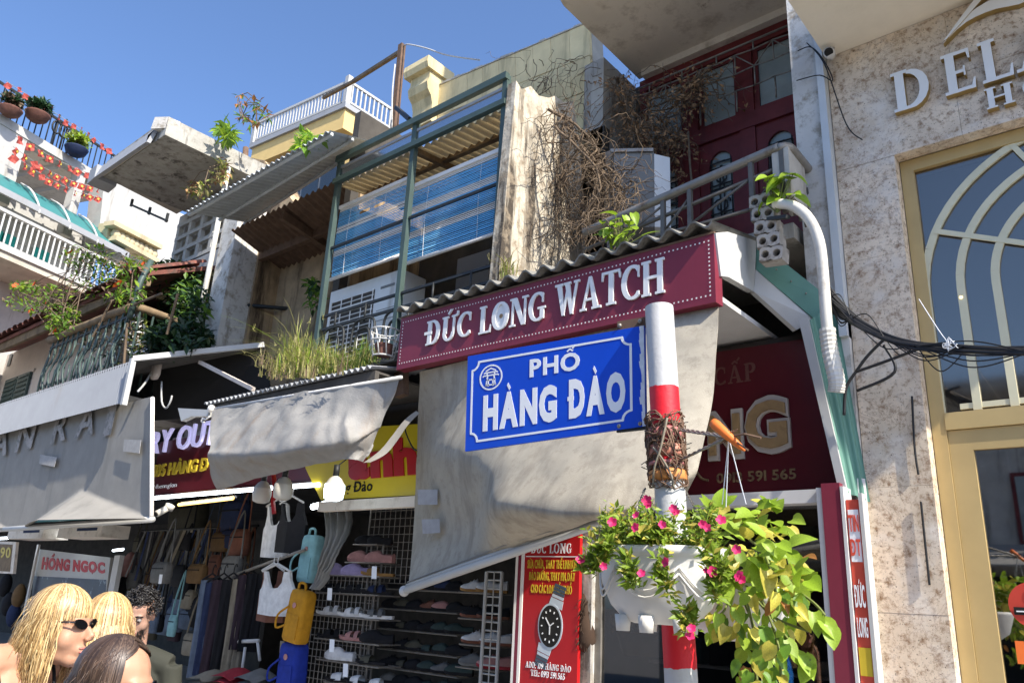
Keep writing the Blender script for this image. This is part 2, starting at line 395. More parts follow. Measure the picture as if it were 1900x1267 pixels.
M_['party_wall'] = mat('party_wall', (.50,.445,.35), .9, var=.25, scale=6, stain=(.06,.048,.036), st=(.51,.59), sscale=3.8, streak=True, stain2=(.25,.20,.14), st2=(.48,.62), sscale2=11, bump=.8, bscale=18)
M_['brown_wall'] = mat('brown_wall', (.43,.31,.185), .92, var=.35, scale=3, stain=(.075,.05,.03), st=(.47,.60), sscale=3.2, streak=True, bump=.4)
M_['pink_wall'] = mat('pink_wall', (.60,.52,.45), .85, var=.08, stain=(.42,.33,.26), st=(.6,.8), bump=.1)
M_['bright_yellow'] = mat('bright_yellow', (.70,.50,.20), .8, var=.06, bump=.05)
M_['burgundy'] = mat('burgundy', (.135,.022,.022), .45, var=.25, scale=6, stain=(.06,.015,.015), st=(.55,.7), streak=True, spec=.25)
M_['sign_red'] = mat('sign_red', (.19,.026,.044), .42, var=.08, stain=(.17,.035,.05), st=(.56,.8), sscale=1.6, streak=True, spec=.3)
M_['board_red'] = mat('board_red', (.085,.008,.013), .35, var=.08, spec=.3)
M_['banner_red'] = mat('banner_red', (.42,.010,.012), .4, var=.06)
M_['white_paint'] = mat('white_paint', (.45,.45,.435), .5, var=.06, stain=(.42,.40,.35), st=(.58,.75), sscale=5)
M_['grey_paint'] = mat('grey_paint', (.56,.55,.53), .65, var=.06)
M_['green_sheet'] = mat('green_sheet', (.10,.225,.175), .5, var=.15, scale=3, stain=(.17,.26,.22), st=(.55,.75), streak=True)
M_['fibro'] = mat('fibro', (.21,.205,.185), .95, var=.25, scale=6, stain=(.07,.065,.05), st=(.5,.65), sscale=5, bump=.4)
M_['zinc'] = mat('zinc', (.52,.545,.55), .55, metal=.15, var=.12, scale=2, stain=(.26,.25,.22), st=(.55,.75), sscale=3, streak=True)
M_['cream_sheet'] = mat('cream_sheet', (.66,.58,.42), .6, var=.15, scale=3, stain=(.35,.25,.13), st=(.55,.7), trans=.5)
M_['steel_green'] = mat('steel_green', (.055,.085,.075), .5, var=.15, stain=(.10,.06,.03), st=(.66,.75), sscale=9)
M_['iron_black'] = mat('iron_black', (.02,.022,.022), .55, var=.2)
M_['galv'] = mat('galv', (.26,.24,.21), .45, metal=.4, var=.25, scale=8, stain=(.14,.10,.07), st=(.52,.68), sscale=8)
M_['rust'] = mat('rust', (.14,.085,.055), .85, var=.3, scale=12)
M_['acrylic'] = glass('acrylic', (.40,.46,.60), .55, .22)
M_['blind_blue'] = mat('blind_blue', (.16,.46,.72), .85, var=.12, scale=3, stain=(.24,.54,.76), st=(.5,.62), sscale=2.2, spec=.1)
M_['blind_cream'] = mat('blind_cream', (.80,.76,.70), .6, var=.06)
M_['ac_white'] = mat('ac_white', (.70,.70,.67), .5, var=.05, stain=(.42,.38,.32), st=(.58,.75), streak=True, sscale=4)
M_['ac_grey'] = mat('ac_grey', (.18,.18,.17), .6, var=.1)
M_['pvc'] = mat('pvc', (.60,.58,.52), .5, var=.1, stain=(.40,.36,.30), st=(.5,.7), sscale=8)
M_['cable'] = mat('cable', (.012,.012,.013), .5, var=.2)
M_['street_blue'] = mat('street_blue', (.004,.060,.52), .35, var=.06, spec=.3, stain=(.01,.085,.50), st=(.55,.75), sscale=2)
M_['print_white'] = mat('print_white', (.76,.77,.78), .4, var=.03)
M_['cloth_beige'] = mat('cloth_beige', (.39,.35,.275), .88, var=.09, scale=8, stain=(.24,.21,.165), st=(.50,.70), sscale=6, streak=True, bump=.35, bscale=190, trans=.05, stain2=(.31,.275,.215), st2=(.52,.64), sscale2=15)
M_['cloth_grey'] = mat('cloth_grey', (.30,.285,.255), .85, var=.08, scale=6, stain=(.21,.20,.18), st=(.55,.75), sscale=3, streak=True, bump=.2, bscale=160, trans=.10)
M_['cloth_silver'] = mat('cloth_silver', (.28,.27,.25), .65, var=.10, scale=9, stain=(.25,.21,.17), st=(.53,.72), sscale=5, streak=True, bump=.4, bscale=60, trans=.06)
M_['tin_white'] = mat('tin_white', (.31,.32,.335), .6, var=.06, stain=(.27,.25,.22), st=(.58,.78), sscale=3, streak=True)
M_['tile_roof'] = mat('tile_roof', (.15,.055,.04), .9, var=.35, scale=8, stain=(.05,.04,.033), st=(.5,.65), sscale=6, rand=.3)
M_['teal'] = mat('teal', (.035,.17,.17), .55, var=.12)
M_['teal_bright'] = mat('teal_bright', (.02,.33,.30), .6, var=.12)
M_['siding'] = mat('siding', (.45,.44,.42), .7, var=.1, stain=(.3,.28,.26), st=(.55,.7))
M_['flag_red'] = mat('flag_red', (.52,.095,.075), .75, var=.15, trans=.3)
M_['star_yellow'] = mat('star_yellow', (.75,.55,.06), .6, var=.05)
M_['terracotta'] = mat('terracotta', (.13,.055,.04), .85, var=.35, scale=14)
M_['asphalt'] = mat('asphalt', (.15,.145,.14), .9, var=.2, scale=20, bump=.3)
M_['paving'] = mat('paving', (.42,.40,.37), .85, var=.15, scale=6, bump=.1)
M_['kerb'] = mat('kerb', (.30,.29,.27), .85, var=.1)
M_['wood'] = mat('wood', (.20,.14,.08), .8, var=.3, scale=10, streak=True, stain=(.08,.05,.03), st=(.5,.7))
M_['brick'] = mat('brick', (.40,.37,.33), .9, var=.2, scale=12, stain=(.14,.12,.10), st=(.5,.65), sscale=9, bump=.4)
M_['stem'] = mat('stem', (.16,.19,.05), .7, var=.2)
M_['dry'] = mat('dry', (.135,.095,.06), .9, var=.35, scale=9)
M_['dry_leaf'] = mat('dry_leaf', (.30,.17,.08), .9, var=.4, scale=9)
def leafmat(n, c, tr=.4, rnd=.3): return mat(n, c, .45, var=.2, scale=14, rand=rnd, trans=tr)
M_['leaf_lime'] = leafmat('leaf_lime', (.24,.36,.025))
M_['leaf_green'] = leafmat('leaf_green', (.12,.23,.025))
M_['leaf_dark'] = leafmat('leaf_dark', (.020,.055,.016), .2)
M_['leaf_pothos'] = leafmat('leaf_pothos', (.25,.36,.035), .35, .25)
M_['leaf_yellow'] = leafmat('leaf_yellow', (.50,.44,.07), .35)
M_['leaf_brown'] = leafmat('leaf_brown', (.30,.13,.035), .3)
M_['grass_dry'] = leafmat('grass_dry', (.36,.33,.12), .35)
M_['grass_green'] = leafmat('grass_green', (.22,.26,.05), .35)
M_['petunia'] = mat('petunia', (.70,.03,.16), .6, var=.15, rand=.2, trans=.3)
M_['orange_flower'] = mat('orange_flower', (.62,.10,.02), .6, var=.2, trans=.3)
M_['planter'] = mat('planter', (.66,.645,.60), .5, var=.04, stain=(.48,.45,.39), st=(.6,.8), streak=True)
M_['lamp_on'] = mat('lamp_on', (.8,.9,.95), .5, emit=(.72,.90,1.0), est=2.6)
M_['tube_on'] = mat('tube_on', (.8,.9,.95), .5, emit=(.85,.92,1.0), est=5)
M_['tube_warm'] = mat('tube_warm', (.8,.6,.3), .5, emit=(1.0,.62,.18), est=1.4)
M_['lamp_off'] = mat('lamp_off', (.55,.53,.48), .4, var=.05)
M_['sign_yellow'] = mat('sign_yellow', (.66,.50,.012), .45, var=.05)
M_['letter_lilac'] = mat('letter_lilac', (.52,.50,.72), .4, emit=(.55,.52,.85), est=.25)
M_['letter_gold'] = mat('letter_gold', (.55,.40,.03), .45, var=.1)
M_['faded_gold'] = mat('faded_gold', (.20,.125,.055), .7, var=.3, scale=18, stain=(.09,.045,.03), st=(.5,.62), sscale=16)
M_['ng_gold'] = mat('ng_gold', (.30,.19,.085), .5, var=.25, scale=9, stain=(.17,.10,.045), st=(.55,.68), sscale=9)
M_['ng_edge'] = mat('ng_edge', (.45,.39,.33), .5, var=.1)
M_['ghost'] = mat('ghost', (.125,.045,.035), .6, var=.2, scale=12)
def plain(n, c, **k):
    if n not in M_: M_[n] = mat(n, c, **k)
    return M_[n]
M_['backing_grey'] = mat('backing_grey', (.30,.305,.315), .7, var=.04)
M_['balus'] = mat('balus', (.52,.44,.28), .85, var=.12, stain=(.30,.24,.15), st=(.55,.72), streak=True)
M_['galv_dark'] = mat('galv_dark', (.13,.12,.105), .55, metal=.3, var=.25, scale=9, stain=(.09,.06,.04), st=(.52,.7), sscale=9)
M_['duster'] = mat('duster', (.055,.032,.02), .9, var=.3)
# ------------------------------------------------------------------ ground
mb = MB(); mb.grid([[V((-400+100*i, -400+100*j, 0)) for i in range(9)] for j in range(9)]); mb.build('ground', M_['asphalt'], kind='structure', loc=(0,0,0))
mb = MB(); mb.box((-60,-4.6,.004), (40,1.75,.008)); mb.build('road', M_['asphalt'], kind='structure', loc=(0,0,0))
mb = MB(); mb.box((-60,1.9,.005), (40,4.3,.14)); mb.build('pavement', M_['paving'], kind='structure', loc=(0,0,0))
mb = MB(); mb.box((-60,1.75,.005), (40,1.898,.15)); mb.build('kerb', M_['kerb'], kind='structure', loc=(0,0,0))

# ------------------------------------------------------------------ hotel
HX0, HX1, HY, HZ0, HZ1 = -1.28, 1.62, 4.4, 4.27, 5.1
hot = thing('hotel_building', 'granite clad hotel front with tall gold framed arched glass at the right', 'hotel', (0,HY,0))
mb = MB(); mb.box((HX0,HY+.10,0), (-.975,9,HZ1+.001)); mb.box((HX0,HY+.10,HZ0+.02), (HX1,9,HZ1)); mb.box((HX0,HY+.02,HZ1+.2), (HX1,9,13)); mb.box((1.30,HY+.10,0), (HX1,9,HZ0))
mb.build('wall', M_['cream_plaster'], hot)
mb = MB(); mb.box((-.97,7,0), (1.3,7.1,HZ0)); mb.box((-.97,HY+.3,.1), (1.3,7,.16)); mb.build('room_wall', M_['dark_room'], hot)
mb = MB(); mb.box((HX0,3.74,HZ1), (HX1,HY+.4,HZ1+.19)); mb.build('canopy', M_['cream_plaster'], hot)
zs = [.14,.62,1.16,1.735,2.36,3.02,3.66,HZ0-.004]
for i in range(len(zs)-1):
    mb = MB(); j = random.uniform(-.0012,.0012)
    mb.box((HX0,HY+j,zs[i]+.0012), (-.955,HY+.098,zs[i+1]-.0)); mb.build('stone_panel', M_['granite'], hot)
xs = [HX0,-.60,.08,.86,HX1]; zz = [HZ0,4.66,HZ1-.002]
for i in range(4):
    for j in range(2):
        q = random.uniform(-.0012,.0012); mb = MB(); mb.box((xs[i]+.0005,HY+q,zz[j]), (xs[i+1]-.001,HY+.098,zz[j+1]-.0012)); mb.build('stone_panel', M_['granite'], hot)
for i in range(6):
    mb = MB(); mb.box((1.305,HY,.14+i*.69), (HX1,HY+.098,.14+(i+1)*.69-.003)); mb.build('stone_panel', M_['granite'], hot)
mb = MB()                                                           # frame of the big window and of the door under it
FY = HY+.085
mb.box((-.953,FY+.02,.14), (-.885,FY+.09,HZ0)); mb.box((1.23,FY+.02,.14), (1.30,FY+.09,HZ0)); mb.box((-.885,FY+.02,HZ0-.075), (1.23,FY+.09,HZ0-.001))
mb.build('window_frame', M_['gold'], hot)
mb = MB(); mb.box((-.885,FY+.015,2.655), (1.23,FY+.085,2.745)); mb.build('transom', M_['gold'], hot)
mb = MB(); mb.box((-.883,FY+.03,.14), (-.775,FY+.08,2.652)); mb.box((-.775,FY+.03,2.545), (.35,FY+.08,2.652)); mb.box((.25,FY+.03,.14), (.35,FY+.08,2.545)); mb.build('door_frame', M_['gold'], hot)
mb = MB(); mb.box((-.885,FY+.05,2.746), (1.23,FY+.056,HZ0-.077)); mb.build('window_pane', M_['hotel_glass'], hot)
mb = MB(); mb.box((-.885,FY+.12,2.746), (1.23,FY+.125,HZ0-.077)); mb.build('window_backing', M_['backing_grey'], hot)  # grey panel added behind the glass to brighten it
mb = MB(); mb.box((-.774,FY+.05,.14), (.249,FY+.056,2.544)); mb.build('door_pane', M_['door_glass'], hot)
mb = MB(); mb.box((.352,FY+.05,.14), (1.229,FY+.056,2.652)); mb.build('door_pane', M_['door_glass'], hot)
cxa, cza = -.03, 3.43
for rr in (.87,.70,.535):
    mb = MB(); pts = [(cxa-rr, 2.75)] + [(cxa-rr*math.cos(a), cza+rr*math.sin(a)*.96) for a in [math.pi*k/30 for k in range(31)]] + [(cxa+rr, 2.75)]
    for i in range(len(pts)-1):
        a, b = pts[i], pts[i+1]; d = V((b[0]-a[0], 0, b[1]-a[1])).normalized(); n = V((-d.z,0,d.x))*.0195
        p0 = V((a[0],FY+.03,a[1])); p1 = V((b[0],FY+.03,b[1])); mb.poly([p0-n,p1-n,p1+n,p0+n], (0,.018,0))
    mb.build('arch_bar', M_['pale_gold'], hot)
for a in (25,65,115,155):
    mb = MB(); c_, s_ = math.cos(R(a)), math.sin(R(a)); mb.bar((cxa+.16*c_,FY+.033,cza+.16*s_), (cxa+.87*c_,FY+.033,cza+.85*s_), .012,.028, up=(-s_,0,c_)); mb.build('ray_bar', M_['pale_gold'], hot)
mb = MB(); mb.box((-.81,FY+.034,2.76), (.75,FY+.046,2.79)); mb.build('sill_bar', M_['pale_gold'], hot)
mb = MB(); mb.ball((-.735,FY+.03,3.37), .008); mb.build('light_spot', mat('warm_dot', (.9,.7,.3), emit=(1,.75,.3), est=2), hot)

hs = thing('hotel_lettering', 'white and gold raised letters DELA HO with leaf swoosh on granite', 'hotel sign', (-.4,HY-.02,4.6))
def raised(parent, polys2d, to3, d0, d1, n):                        # letter with a pale face and a gold flank
    mb = MB()
    for k, p in enumerate(polys2d):
        q = [to3(x, y) + V((0,0,-.0006*k)) for x, y in p]; mb.poly([a - V((0,d1-k*.0002,0)) for a in q], (0,d1-d0-.001,0), 1)
        qi = [a - V((0,d1+.003-k*.0002,0)) for a in q]; c = sum(qi, V((0,0,0)))/len(qi)
        mb.poly(qi, (0,.003,0), 0)
    return mb.build('letter', [M_['letter_white'], M_['letter_side']], parent)
def hl(ch, x0, z0, w, h):
    P_, W = serif_glyph(ch); raised(hs, P_, lambda x, y: V((x0+x/W*w, HY-.002, z0+y*h)), .0, .042, 0)
for ch, x0, w in (('D',-.915,.20),('E',-.645,.155),('L',-.46,.15),('A',-.30,.23)): hl(ch, x0, 4.515, w, .265)
for ch, x0, w in (('H',-.462,.135),('O',-.29,.14)): hl(ch, x0, 4.352, w, .125)
sw = []
lo = spline([V((-.62,0,4.86)), V((-.50,0,4.945)), V((-.36,0,4.965)), V((-.22,0,4.94)), V((-.08,0,4.985)), V((.06,0,5.07))], 14)
hi = spline([V((-.62,0,4.86)), V((-.49,0,4.985)), V((-.35,0,5.035)), V((-.21,0,5.02)), V((-.08,0,5.045)), V((.06,0,5.07))], 14)
raised(hs, [[(lo[i].x,lo[i].z),(lo[i+1].x,lo[i+1].z),(hi[i+1].x,hi[i+1].z),(hi[i].x,hi[i].z)] for i in range(14)], lambda x, y: V((x,HY-.002,y)), 0, .042, 0).name = 'swoosh'
raised(hs, [[(-.615,4.872),(-.60,4.875),(-.36,5.085),(-.42,5.085)]], lambda x, y: V((x,HY-.002,y)), 0, .05, 0).name = 'swoosh'

cc = thing('security_camera', 'small grey dome nosed security camera under the hotel soffit', 'camera', (-1.225,4.30,5.09))
mb = MB(); mb.tube([(-1.215,4.33,5.098),(-1.215,4.33,5.05)], .012, 8); mb.build('bracket', M_['grey_paint'], cc, True)
mb = MB(); mb.tube([(-1.24,4.36,5.07),(-1.225,4.27,5.035)], [.03,.034], 14); mb.build('housing', M_['grey_paint'], cc, True)
mb = MB(); mb.tube([(-1.2249,4.2695,5.0348),(-1.2246,4.268,5.034)], .027, 14); mb.build('lens', M_['dark'], cc)
mb = MB()                                                           # sticker on the hotel door
st = thing('door_sticker', 'red round sticker over orange number 11 on the hotel door glass', 'sticker', (-.62,FY+.04,1.75))
mb.disc((-.615,FY+.046,1.80), (0,-1,0), .105, .003, 28); mb.build('disc', mat('sticker_red', (.50,.05,.03), .5), st)
mb = MB(); mb.disc((-.60,FY+.0425,1.845), (0,-1,0), .045, .002, 18); mb.box((-.70,FY+.0405,1.755), (-.53,FY+.0425,1.79)); mb.build('print', M_['dark'], st)
mb = MB(); mb.box((-.69,FY+.0385,1.768), (-.53,FY+.0402,1.774)); mb.build('print', M_['print_white'], st)
put_text('11', (-.715,FY+.047,1.545), (-.615,FY+.047,1.545), (-.715,FY+.047,1.635), .003, mat('number_orange', (.75,.16,.03), .5), st, bold=.05, gap=.22, split=True, name='digit')

# ------------------------------------------------------------------ watch shop house (upper floor)
wh = thing('watch_shop_house', 'old shophouse with burgundy balcony doors above the maroon watch sign', 'house', (-2.5,5.8,0))
Yb = 5.8; k_ = Yb/5.3
def B(px, py): return PY(px, py, Yb)
# plaster party pier next to the hotel
mb = MB(); mb.box((-1.495,4.36,3.3), (-1.33,6.0,6.9)); mb.build('pier', M_['old_white'], wh)
mb = MB(); mb.box((-1.328,4.33,3.2), (-1.284,4.42,5.6)); mb.build('flashing', M_['zinc'], wh)
# canopy slab
zc = 6.78
p_ = [PZ(1058,-6,zc), PZ(1053,14,zc), PZ(1064,30,zc), PZ(1104,68,zc)]
mb = MB(); x0 = p_[3].x; yf = PZ(1055,10,zc).y
out = [V((-1.4,yf-.25,zc)), V((x0+.16,yf-.25,zc)), V((x0+.04,yf-.18,zc)), V((x0,yf-.02,zc)), V((x0,Yb,zc)), V((-1.4,Yb,zc))]
mb.poly(out, (0,0,.22)); mb.build('canopy', M_['soffit'], wh)
cz = B(1169,108).z
mb = MB(); mb.box((-3.42,Yb-.12,B(1185,160).z), (-1.48,Yb+.2,zc-.001)); mb.build('lintel', M_['soffit'], wh)
# left pier in grey cement beside the gap of sky
xa, xb = PY(1106,150,Yb-.3).x, PY(1133,150,Yb-.3).x
mb = MB(); mb.box((xa,Yb-.5,4.0), (xb+.05,Yb+.2,zc-.001)); mb.build('pier', M_['old_grey'], wh)
mb = MB(); mb.poly([V((xa-.02,Yb-.3,3.9)), V((xa-.30,Yb-.3,3.9)), V((xa-.34,Yb-.3,6.2)), V((xa-.24,Yb-.3,6.55)), V((xa-.10,Yb-.3,6.3)), V((xa-.02,Yb-.3,6.0))], (0,.25,0)); mb.build('broken_wall', M_['old_grey'], wh)
mb = MB(); mb.box((xb,Yb+.1,4.4), (-1.49,Yb+.2,zc)); mb.build('wall', M_['dark_room'], wh)
# joinery
dl, dr = -3.48, -1.90; zt = B(1185,160).z - .002; zb = 4.85; zr0, zr1 = B(1330,268).z, B(1330,232).z
dz0, dz1 = B(1200,318).z, B(1200,292).z; zr0, zr1 = (dz0+B(1475,205).z)/2, (dz1+B(1475,176).z)/2
mb = MB(); mb.box((dl,Yb-.06,zr0), (dr,Yb+.06,zr1)); mb.box((dl,Yb-.05,zt-.13), (dr,Yb+.06,zt)); mb.build('door_rail', M_['burgundy'], wh)
W3 = (dr-dl)
post = [dl, -2.93, -2.39, dr]
for i, x in enumerate(post):
    mb = MB(); a_ = x-.07 if i else x; b_ = x+.07 if i < 3 else x
    mb.box((a_,Yb-.05,zb-.3), (b_,Yb+.05,zr0)); mb.box((a_,Yb-.045,zr1), (b_,Yb+.05,zt-.13)); mb.build('door_post', M_['burgundy'], wh)
grille = MB()
for i in range(3):
    a_, b_ = post[i]+(.07 if i else .01), post[i+1]-(.07 if i < 2 else .01)
    fr = MB(); w_ = .045                                            # transom light
    for q in (((a_,zr1),(a_+w_,zt-.13)), ((b_-w_,zr1),(b_,zt-.13)), ((a_+w_,zr1),(b_-w_,zr1+w_)), ((a_+w_,zt-.13-w_),(b_-w_,zt-.13))): fr.box((q[0][0],Yb-.02,q[0][1]), (q[1][0],Yb+.03,q[1][1]))
    f_ = fr.build('transom_window', M_['burgundy'], wh)
    pn = MB(); pn.box((a_+w_,Yb,zr1+w_), (b_-w_,Yb+.006,zt-.13-w_)); pn.build('pane', M_['window_glass'], f_)
    lf = MB(); zl0, zl1 = zb-.3, zr0; gx0, gx1 = a_+.09, b_-.09; gz0, gz1 = zb+.1, zr0-.16; ac = (gx0+gx1)/2; rx = (gx1-gx0)/2
    lf.box((a_,Yb-.03,zl0), (gx0,Yb+.03,zl1)); lf.box((gx1,Yb-.03,zl0), (b_,Yb+.03,zl1)); lf.box((gx0,Yb-.03,zl0), (gx1,Yb+.03,gz0))
    arc = [(ac-rx*math.cos(math.pi*t/10), gz1-.10+.14*math.sin(math.pi*t/10)) for t in range(11)]
    for t in range(10): lf.poly([V((arc[t][0],Yb-.03,arc[t][1])), V((arc[t+1][0],Yb-.03,arc[t+1][1])), V((arc[t+1][0],Yb-.03,zl1)), V((arc[t][0],Yb-.03,zl1))], (0,.06,0))
    leaf = lf.build('door_leaf', M_['burgundy'], wh)
    pn = MB(); pn.box((gx0,Yb,gz0), (gx1,Yb+.006,gz1+.04)); pn.build('pane', M_['window_glass'], leaf)
    sc = MB()                                                       # wrought scrolls
    for sg in (-1,1):
        for zc_ in (gz1-.20, gz1-.48):
            sp = [V((ac+sg*(rx*.42+ (.02+.016*t)*math.cos(t*.75)*1.1), Yb-.02, zc_+(.02+.012*t)*math.sin(t*.75))) for t in range(12)]
            sc.tube(sp, .008, 5)
        sc.tube([(ac+sg*rx*.12,Yb-.02,gz0), (ac+sg*rx*.2,Yb-.02,gz1-.35), (ac+sg*rx*.05,Yb-.02,gz1-.1)], .008, 5)
        sc.tube([(ac+sg*rx*.85,Yb-.02,gz0), (ac+sg*rx*.85,Yb-.02,gz1-.02)], .007, 5)
    sc.tube([(gx0,Yb-.02,gz1-.12), (gx1,Yb-.02,gz1-.12)], .007, 5); sc.tube([(gx0,Yb-.02,gz0+.3), (gx1,Yb-.02,gz0+.3)], .007, 5)
    sc.build('scroll_grille', M_['iron_black'], leaf, True)
Yg = Yb-.16                                                         # hexagon window bars before the transom lights
zg0, zg1 = zr1-.03, zt-.17
grille.tube([(dl,Yg,zg1), (dr,Yg,zg1)], .010, 6)
nx = 9; st_ = (dr-dl)/nx; zmid = (zg0+zg1)/2; hh = (zg1-zg0)
for i in range(nx+1):
    x = dl+i*st_; o_ = .5 if i % 2 else 0
    for z0_, z1_ in (((.86,1.0),(.30,.60)) if i % 2 else ((.58,.88),(0,.32))): grille.tube([(x,Yg,zg0+hh*z0_), (x,Yg,zg0+hh*z1_)], .008, 5)
    if i < nx:
        for zq in ((.88,.86),(.58,.60),(.32,.30)): grille.tube([(x,Yg,zg0+hh*(zq[0] if i % 2 == 0 else zq[1])), (x+st_/2,Yg,zg0+hh*(sum(zq)/2+ (.0))), (x+st_,Yg,zg0+hh*(zq[1] if i % 2 == 0 else zq[0]))], .007, 5)
        grille.tube([(x,Yg,zg0+hh*(.88 if i % 2 == 0 else .60)), (x+st_,Yg,zg0+hh*(.60 if i % 2 == 0 else .88))], .006, 5)
grille.build('window_bars', M_['galv'], wh, True)
# balcony floor and railing
Yr = 4.05
mb = MB(); mb.box((-3.4,4.30,3.86), (-1.53,Yb+.1,3.96)); mb.build('balcony_floor', M_['old_grey'], wh)
rl = [PY(1095,428,Yr), PY(1270,353,Yr), PY(1415,285,Yr), PY(1455,272,Yr)]
zr_ = sum(p.z for p in rl[:2])/2; xr = PY(1462,272,Yr).x
ra = PY(1095,428,Yr); zA = ra.z; zB = PY(1440,277,Yr).z
pts = [V((ra.x-.05,Yr,zA)), V((PY(1400,293,Yr).x,Yr,PY(1400,293,Yr).z)), V((xr-.06,Yr,zB)), V((xr-.015,Yr+.03,zB+.005)), V((xr,Yr+.10,zB)), V((xr+.0,Yr+.5,zB-.02))]
mb = MB(); mb.tube(spline(pts, 30), .030, 10); mb.build('handrail', M_['galv'], wh, True)
mb = MB(); mb.tube([(ra.x-.05,Yr+.01,zA-.13), (xr-.05,Yr+.01,zB-.12), (xr-.01,Yr+.5,zB-.13)], .014, 7); mb.tube([(ra.x,Yr+.01,3.99), (xr-.03,Yr+.01,3.99)], .012, 6); mb.build('lower_rail', M_['galv_dark'], wh, True)
for t in (0.12,.42,.56,.86,1.0):
    x = lerp(ra.x, xr-.04, t); mb = MB(); mb.bar((x,Yr,3.9), (x,Yr,lerp(zA,zB,t)-.01), .028,.028, up=(0,1,0)); mb.build('rail_post', M_['galv_dark'], wh)
mb = MB()
for t0, t1 in ((.12,.42),(.42,.56),(.56,.86),(.86,1)):
    xa_, xb_ = lerp(ra.x,xr-.04,t0), lerp(ra.x,xr-.04,t1)
    mb.tube([(xa_,Yr,4.0), (xb_,Yr,zB-.14)], .009, 5)
for q in range(5): mb.tube([(xr-.01,Yr+.06+q*.09,3.9), (xr-.01,Yr+.06+q*.06,zB-.14)], .009, 5)
mb.build('rail_brace', M_['galv_dark'], wh, True)
# lower wall of the shop and party faces
mb = MB(); mb.box((-1.345,4.36,0), (-1.284,4.6,3.3)); mb.build('wall', M_['old_white'], wh)
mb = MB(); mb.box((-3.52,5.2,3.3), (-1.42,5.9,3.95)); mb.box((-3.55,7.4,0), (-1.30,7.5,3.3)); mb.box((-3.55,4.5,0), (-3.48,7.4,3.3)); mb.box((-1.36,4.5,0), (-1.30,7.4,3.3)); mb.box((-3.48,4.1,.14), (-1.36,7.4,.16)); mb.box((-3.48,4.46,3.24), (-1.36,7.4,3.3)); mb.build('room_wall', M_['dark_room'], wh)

# air conditioner on the balcony
ac = thing('air_conditioner', 'dusty grey air conditioner box at the vine covered end of the burgundy balcony', 'air conditioner', (-3,4.9,4.5))
a0, a1 = PY(1143,262,4.75), PY(1196,390,4.75)
xL = a0.x; xM = PY(1196,350,4.75).x; zt_, zb_ = 5.23, 4.55
mb = MB(); mb.poly([V((xL,4.72,zb_)), V((xM,4.9,zb_)), V((xM,4.9,zt_)), V((xL,4.72,zt_))], (-.16,.3,0)); mb.build('casing', M_['ac_grey'], ac)
mb = MB(); mb.poly([V((xM+.002,4.9,zb_)), V((xM+.10,4.98,zb_)), V((xM+.10,4.98,zt_-.05)), V((xM+.002,4.9,zt_-.02))], (-.16,.26,0)); mb.build('side_panel', M_['ac_white'], ac)
mb = MB(); mb.bar((xL-.02,4.70,zt_+.01), (xM,4.89,zt_+.01), .02,.03); mb.bar((xL-.03,4.70,zb_-.1), (xL-.03,4.70,zt_), .05,.05, up=(0,1,0)); mb.build('bracket', M_['galv'], ac)

# ------------------------------------------------------------------ watch shop sign, roof, fascia
SY = 3.68
zT, zB_ = 3.70, 3.285; xl, xr2 = PY(740,640,SY).x, PY(1326,490,SY).x
ws = thing('shop_sign', 'long maroon light box reading ĐỨC LONG WATCH over the awning', 'shop sign', ((xl+xr2)/2,SY,zB_))
mb = MB(); mb.box((xl,SY,zB_), (xr2,SY+.085,zT)); mb.build('box', M_['sign_red'], ws)
mb = MB(); mb.box((xl-.006,SY-.004,zT-.006), (xr2+.004,SY+.09,zT+.006)); mb.build('edge_trim', M_['rust'], ws)
def ST(px, py): return PY(px, py, SY)
z0_, z1_ = ST(1010,612).z, ST(1010,551).z
def sx(px, py): return ST(px, py).x
put_text('ĐỨC', V((sx(790,655),SY-.001,zB_+.135)), V((sx(874,630),SY-.001,zB_+.135)), V((sx(790,655),SY-.001,zB_+.135+.185)), .012, M_['letter_white'], ws, serif=True, split=True, gap=.1)
put_text('LONG', V((sx(889,630),SY-.001,zB_+.125)), V((sx(1013,605),SY-.001,zB_+.125)), V((sx(889,630),SY-.001,zB_+.325)), .012, M_['letter_white'], ws, serif=True, split=True, gap=.04)
put_text('WATCH', V((sx(1031,592),SY-.001,zB_+.12)), V((sx(1236,552),SY-.001,zB_+.12)), V((sx(1031,592),SY-.001,zB_+.34)), .012, M_['letter_white'], ws, serif=True, split=True, gap=.05)
oc = V((sx(930,598),SY-.004,zB_+.225)); mb = MB(); mb.disc(oc, (0,-1,0), .057, .008, 26, ry=.093); mb.build('watch_face', M_['letter_white'], ws)
mb = MB(); mb.disc(oc+V((0,-.002,0)), (0,-1,0), .016, .003, 14); mb.build('crest', M_['ng_gold'], ws)
mb = MB()
for i in range(92):
    for z in (zB_+.045, zT-.045):
        x = lerp(xl+.03, xr2-.03, i/91); mb.add([V((x-.0045,SY-.003,z-.0045)), V((x+.0045,SY-.003,z-.0045)), V((x+.0045,SY-.003,z+.0045)), V((x-.0045,SY-.003,z+.0045))], [[0,1,2,3]])
for i in range(1,13):
    for x in (xl+.03, xr2-.03):
        z = lerp(zB_+.045, zT-.045, i/13); mb.add([V((x-.0045,SY-.003,z-.0045)), V((x+.0045,SY-.003,z-.0045)), V((x+.0045,SY-.003,z+.0045)), V((x-.0045,SY-.003,z+.0045))], [[0,1,2,3]])
mb.build('led_dot', M_['blind_cream'], ws, kind='stuff')
